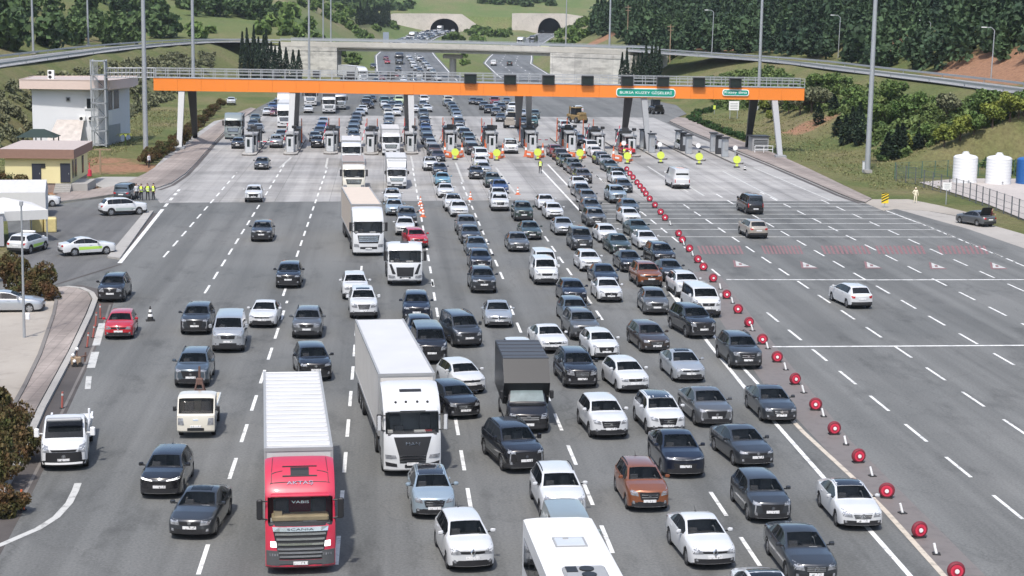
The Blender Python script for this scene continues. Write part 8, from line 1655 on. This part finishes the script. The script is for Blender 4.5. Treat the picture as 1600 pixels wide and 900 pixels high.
for i in range(20):
    f = i/19; u, v = np.interp(f, [0, .2, .45, .75, 1], [1130, 1090, 1082, 1122, 1166]), np.interp(f, [0, .2, .45, .75, 1], [172, 178, 188, 204, 219]); bush(float(u), float(v), .95, 'dark green clipped hedge bush, %s from the far end beside the right pavement' % nth('hg'), HB_[i % 2], 1.0, 'clipped hedge along the right pavement')
YT = [quads_mesh('round_crown', leaf_arrays(blob(1400, 2.0, 2.0, 1.6, 2.6, 9, s), .15), M[k]) for s, k in ((7, 'leafyellow'), (8, 'leafgrey'), (9, 'leaf'), (10, 'leaf'))]
k_ = 0
for u, v, c, s in ((1175, 168, 0, .9), (1196, 175, 0, .8), (1215, 178, 1, .9), (1250, 180, 1, 1.1), (1268, 176, 1, 1.2), (1285, 172, 1, 1.0), (1232, 178, 2, .8), (1205, 190, 0, .6), (1475, 232, 0, .9), (1500, 222, 0, 1.0), (1520, 236, 2, .8), (1548, 240, 0, 1.0), (1575, 232, 0, 1.1), (1595, 238, 2, .9), (1420, 236, 0, .7), (1447, 228, 2, .8), (1590, 205, 0, .9), (1375, 200, 3, 1.0), (1345, 190, 3, 1.1), (1400, 196, 3, 1.0), (1430, 190, 2, 1.1), (1330, 172, 3, 1.0), (1300, 150, 3, 1.1), (1275, 150, 3, 1.1), (1395, 168, 3, 1.2), (1540, 190, 3, 1.2), (1480, 190, 1, 1.1)):
    p = on_hill(u, v, 1.0); z = p.z
    plant('young_tree', '%s young tree, %s from the left among %s trees on the right slope' % (('yellow green', 'olive grey', 'mid green', 'deep green')[c], nth('y%d' % c), ('yellow', 'olive', 'mid green', 'deep green')[c]), 'tree', (p.x, p.y, z-.1), YT[c], TRK2, s, k_, 'young trees on the right slope'); k_ += 1
p = gp(196, 226); t = thing('banana_plant', 'pale green broad leaved plant right of the stair tower', 'plant', (p.x, p.y, 0)); b = MB()
for q in range(9):
    a = q*.7; L_ = 1.7; V = []
    for j in range(5): f = j/4; w = .28*sin(pi*(f*.9+.08)); r = f*L_*.8; z = 1.2+1.5*f-1.5*f*f; V += [(r*cos(a)-w*sin(a), r*sin(a)+w*cos(a), z), (r*cos(a)+w*sin(a), r*sin(a)-w*cos(a), z)]
    b.add(V, [(2*j, 2*j+1, 2*j+3, 2*j+2) for j in range(4)])
b.build('leaves', M['leafyellow'], t); b = MB(); b.cyl((0, 0, 0), (0, 0, 1.3), .13, .09, 8); b.build('stem', M['leaf'], t)
# scrub on the embankments, woods on the hills: masses nobody could count
def scatter(n, x0, x1, y0, y1, keep, seed):
    g = np.random.default_rng(seed); x = g.uniform(x0, x1, n); y = g.uniform(y0, y1, n); k = keep(x, y); return x[k], y[k], height(x[k], y[k])
def mass(name, lab, xyz, mk, nleaf, leaf, material, seed, cat):
    g = np.random.default_rng(seed); C = []; S_ = []
    for i in range(len(xyz[0])): c, s = mk(i, g); C.append(c+np.array([xyz[0][i], xyz[1][i], xyz[2][i]-.2])); S_.append(np.full(len(c), leaf*s))
    C = np.concatenate(C); S_ = np.concatenate(S_); return stuff(link(name, quads_mesh(name, leaf_arrays(C, S_), material)), lab, cat)
BASE = [blob(150, 1, 1, .8, .6, 6, 40+s) for s in range(6)]; CON = [conifer(260, 1, 1, 60+s) for s in range(6)]; BRD = [blob(300, 1, 1, .95, .95, 8, 80+s) for s in range(6)]
dr = lambda x, y: seg_dist(x, y, RP[::2]); ins = lambda x, y: inside_poly(x, y, RING)
def shrub_mk(lo, hi): 
    def f(i, g): s = g.uniform(lo, hi); return BASE[g.integers(6)]*np.array([s, s, s*g.uniform(.8, 1.3)]), s
    return f
SLm = lambda x, y: (x < -44) & ins(x, y) & (dr(x, y) > 9.0) & (dr(x, y) < 26) & (y > 205) & ((x < -50) | (y > 300))
mass('embankment_scrub', 'olive and dry scrub on the left embankment below the ramp', scatter(1700, -68, -40, 205, 470, SLm, 1), shrub_mk(.6, 1.5), 150, .15, M['leafgrey'], 2, 'scrub')
SRm = lambda x, y: (x > 60) & ins(x, y) & (dr(x, y) > 10.0+1.5*np.sin(y*.12)) & (dr(x, y) < 34) & (y > 208) & (y < 430) & (x > 71+3.5*np.sin(y*.05)) & ((y > 232) | (x > 80))
mass('slope_thicket', 'deep green thicket covering the slope below the right ramp', scatter(5600, 60, 105, 200, 440, SRm, 3), shrub_mk(.5, 1.4), 150, .16, leaf_mat('thicket_leaf', (.042, .09, .026), (.15, .19, .06), .10), 4, 'thicket')
def con_mk(i, g):
    if g.uniform() < .38: return brd_mk(i, g)
    h = g.uniform(7, 13); r = h*g.uniform(.24, .34); return CON[g.integers(6)]*np.array([r, r, h]), 1.0
def brd_mk(i, g): r = g.uniform(2.2, 4.4); return BRD[g.integers(6)]*np.array([r, r, r*g.uniform(.9, 1.4)]), r/3.2
FRm = lambda x, y: (~ins(x, y)) & (x > 70) & (dr(x, y) > 11+3*np.sin(y*.05)) & ((y < 520) | (x > carr_right(y)+34+8*np.sin(y*.03)))
fx = [np.concatenate(q) for q in zip(scatter(2000, 70, 185, 175, 620, FRm, 5), scatter(1500, 120, 330, 175, 760, FRm, 15))]; mass('pine_wood', 'dark pine wood covering the hill above the right ramp', fx, con_mk, 0, .40, M['forest'], 6, 'wood')
FLm = lambda x, y: (~ins(x, y)) & (x < -15) & (dr(x, y) > 9+3*np.sin(y*.08)) & ((y < 520) | (x < carr_left(y)-40-12*np.sin(y*.021))) & ((y < 640) | (x < -70+20*np.sin(y*.03))) & (np.sin(x*.07+1)+np.sin(y*.045+x*.02) > np.where((y > 440) & (x > -95), -0.1, -1.25))
fx = scatter(1900, -330, -15, 230, 860, FLm, 7); mass('broadleaf_wood', 'dark broadleaf wood covering the hill above the left ramp', fx, brd_mk, 0, .50, M['forest_left'], 8, 'wood')
LGm = lambda x, y: (~ins(x, y)) & (y > 505) & (y < 998) & (np.abs(x-carr_left(y)) > 17) & (np.abs(x-carr_right(y)) > 15) & (np.sin(x*.11+y*.03)+np.sin(y*.07-x*.05) > .15)
fx = scatter(1500, -60, 150, 505, 998, LGm, 9); mass('meadow_scrub', 'light green scrub dotted between the carriageways and the tunnels', fx, shrub_mk(1.2, 2.8), 0, .42, M['leaf'], 10, 'scrub')
HLm = lambda x, y: (y > 1006) & (np.sin(x*.06+y*.02)+np.sin(y*.05-x*.03) > .75)
fx = scatter(1100, -160, 260, 1006, 1190, HLm, 11); mass('hill_scrub', 'dark scrub patches on the green hillside above the tunnels', fx, shrub_mk(1.4, 3.4), 0, .55, M['forest_left'], 12, 'scrub')
# soil cuts showing orange beside the right ramp
g_ = np.random.default_rng(3)
GRm = lambda x, y: ins(x, y) & (((x > 57) & (x < 80) & (y > 196) & (y < 330) & ~((x > 66) & (y < 222))) | ((x < -31) & (x > -50) & (y > 205) & (y < 330))) & (dr(x, y) > 4) & ((x > 0) | (x < -36+(y-205)*.02))
gx = scatter(26000, -52, 84, 196, 330, GRm, 13); C = np.stack(gx, 1)
gl = []
for dz in range(3): gl.append(C+g_.normal(size=C.shape)*np.array([.35, .35, .02])+np.array([0, 0, .08+.07*dz]))
GR = leaf_arrays(np.concatenate(gl), .075, -.5, .0); stuff(link('rough_grass', quads_mesh('rough_grass', GR, leaf_mat('dry_grass', (.12, .14, .052), (.21, .185, .09), .12))), 'rough dry grass on the verges beside the plaza', 'grass')
# ------------------------------------------------------------------ labels for the vehicles that have none yet
SHORT = {'people carrier': 'people carrier', 'fastback': 'fastback', 'SUV': 'SUV', 'saloon': 'saloon', 'hatchback': 'hatchback', 'estate': 'estate'}
def nm(r): return '%s %s' % (r['colour'], r['kind'])
used = {}
for r in VEH:
    if r['label']: r['o']['label'] = r['label']; used[r['label']] = r
def neighbour(r, sgn):
    best = None
    for q in VEH:
        if q is r: continue
        a = (q['f']+q['r'])/2; c = (r['f']+r['r'])/2; dy = (a.y-c.y)*sgn
        if dy > 1.5 and dy < (30 if c.y < 500 else 45) and abs(a.x-c.x) < (2.3 if c.y < 500 else 1.9):
            if best is None or dy < best[0]: best = (dy, q)
    return best[1] if best else None
def where(r):
    c = (r['f']+r['r'])/2
    if r['zone'] == 'tunnel': return 'in the far queue'
    if c.y < 232: return 'in the queue'
    if c.y < 300: return 'at the toll lanes'
    if c.y < 420: return 'beyond the gantry'
    return 'under the overpass'
for r in VEH:
    if r['label']: continue
    fr, bk = neighbour(r, -1), neighbour(r, 1); c = (r['f']+r['r'])/2; w = where(r); cands = []
    art = ('small ' if c.y > 300 else '')
    if fr: cands.append('%s%s behind %s %s' % (art, nm(r), nm(fr), w))
    if fr and bk: cands.append('%s%s behind %s, ahead of %s %s' % (art, nm(r), nm(fr), nm(bk), w))
    if bk: cands.append('%s%s ahead of %s %s' % (art, nm(r), nm(bk), w))
    sd = min((q for q in VEH if q is not r), key=lambda q: abs((q['f']+q['r']).y/2-c.y)*1.5+abs((q['f']+q['r']).x/2-c.x)+(50 if abs((q['f']+q['r']).x/2-c.x) < 2.2 else 0)); side = 'right' if (sd['f']+sd['r']).x/2 < c.x else 'left'
    cands.append('%s%s %s of %s %s' % (art, nm(r), side, nm(sd), w)); 
    if fr: cands.append('%s%s behind %s, %s of %s %s' % (art, nm(r), nm(fr), side, nm(sd), w))
    if bk: cands.append('%s%s ahead of %s, %s of %s %s' % (art, nm(r), nm(bk), side, nm(sd), w))
    same = sorted([q for q in VEH if nm(q) == nm(r) and not q['label'] and where(q) == w or q is r], key=lambda q: (q['f']+q['r']).x/2/((q['f']+q['r']).y/2)); i = same.index(r)
    pos = 'only one' if len(same) == 1 else 'leftmost of %d' % len(same) if i == 0 else 'rightmost of %d' % len(same) if i == len(same)-1 else '%s from the left of %d' % (ordn[i] if i < 16 else str(i+1)+'th', len(same))
    cands.append('%s%s %s, %s alike' % (art, nm(r), w, pos))
    for t_ in cands:
        if t_ not in used and 4 <= len(t_.split()) <= 16: used[t_] = r; r['o']['label'] = t_; break
    else: r['o']['label'] = cands[-1]
# ------------------------------------------------------------------ thin summer haze between the camera and the hills
b = MB(); b.box((0, 900, 53), (2400, 3200, 120)); hm = bpy.data.materials.new('haze_air'); hm.use_nodes = True; n_ = hm.node_tree.nodes; n_.clear(); ho = n_.new('ShaderNodeOutputMaterial'); hv = n_.new('ShaderNodeVolumePrincipled'); hv.inputs['Density'].default_value = 0.00009; hv.inputs['Color'].default_value = (0.80, 0.86, 0.93, 1); hv.inputs['Anisotropy'].default_value = 0.2; hm.node_tree.links.new(hv.outputs['Volume'], ho.inputs['Volume'])
stuff(b.build('haze', hm))
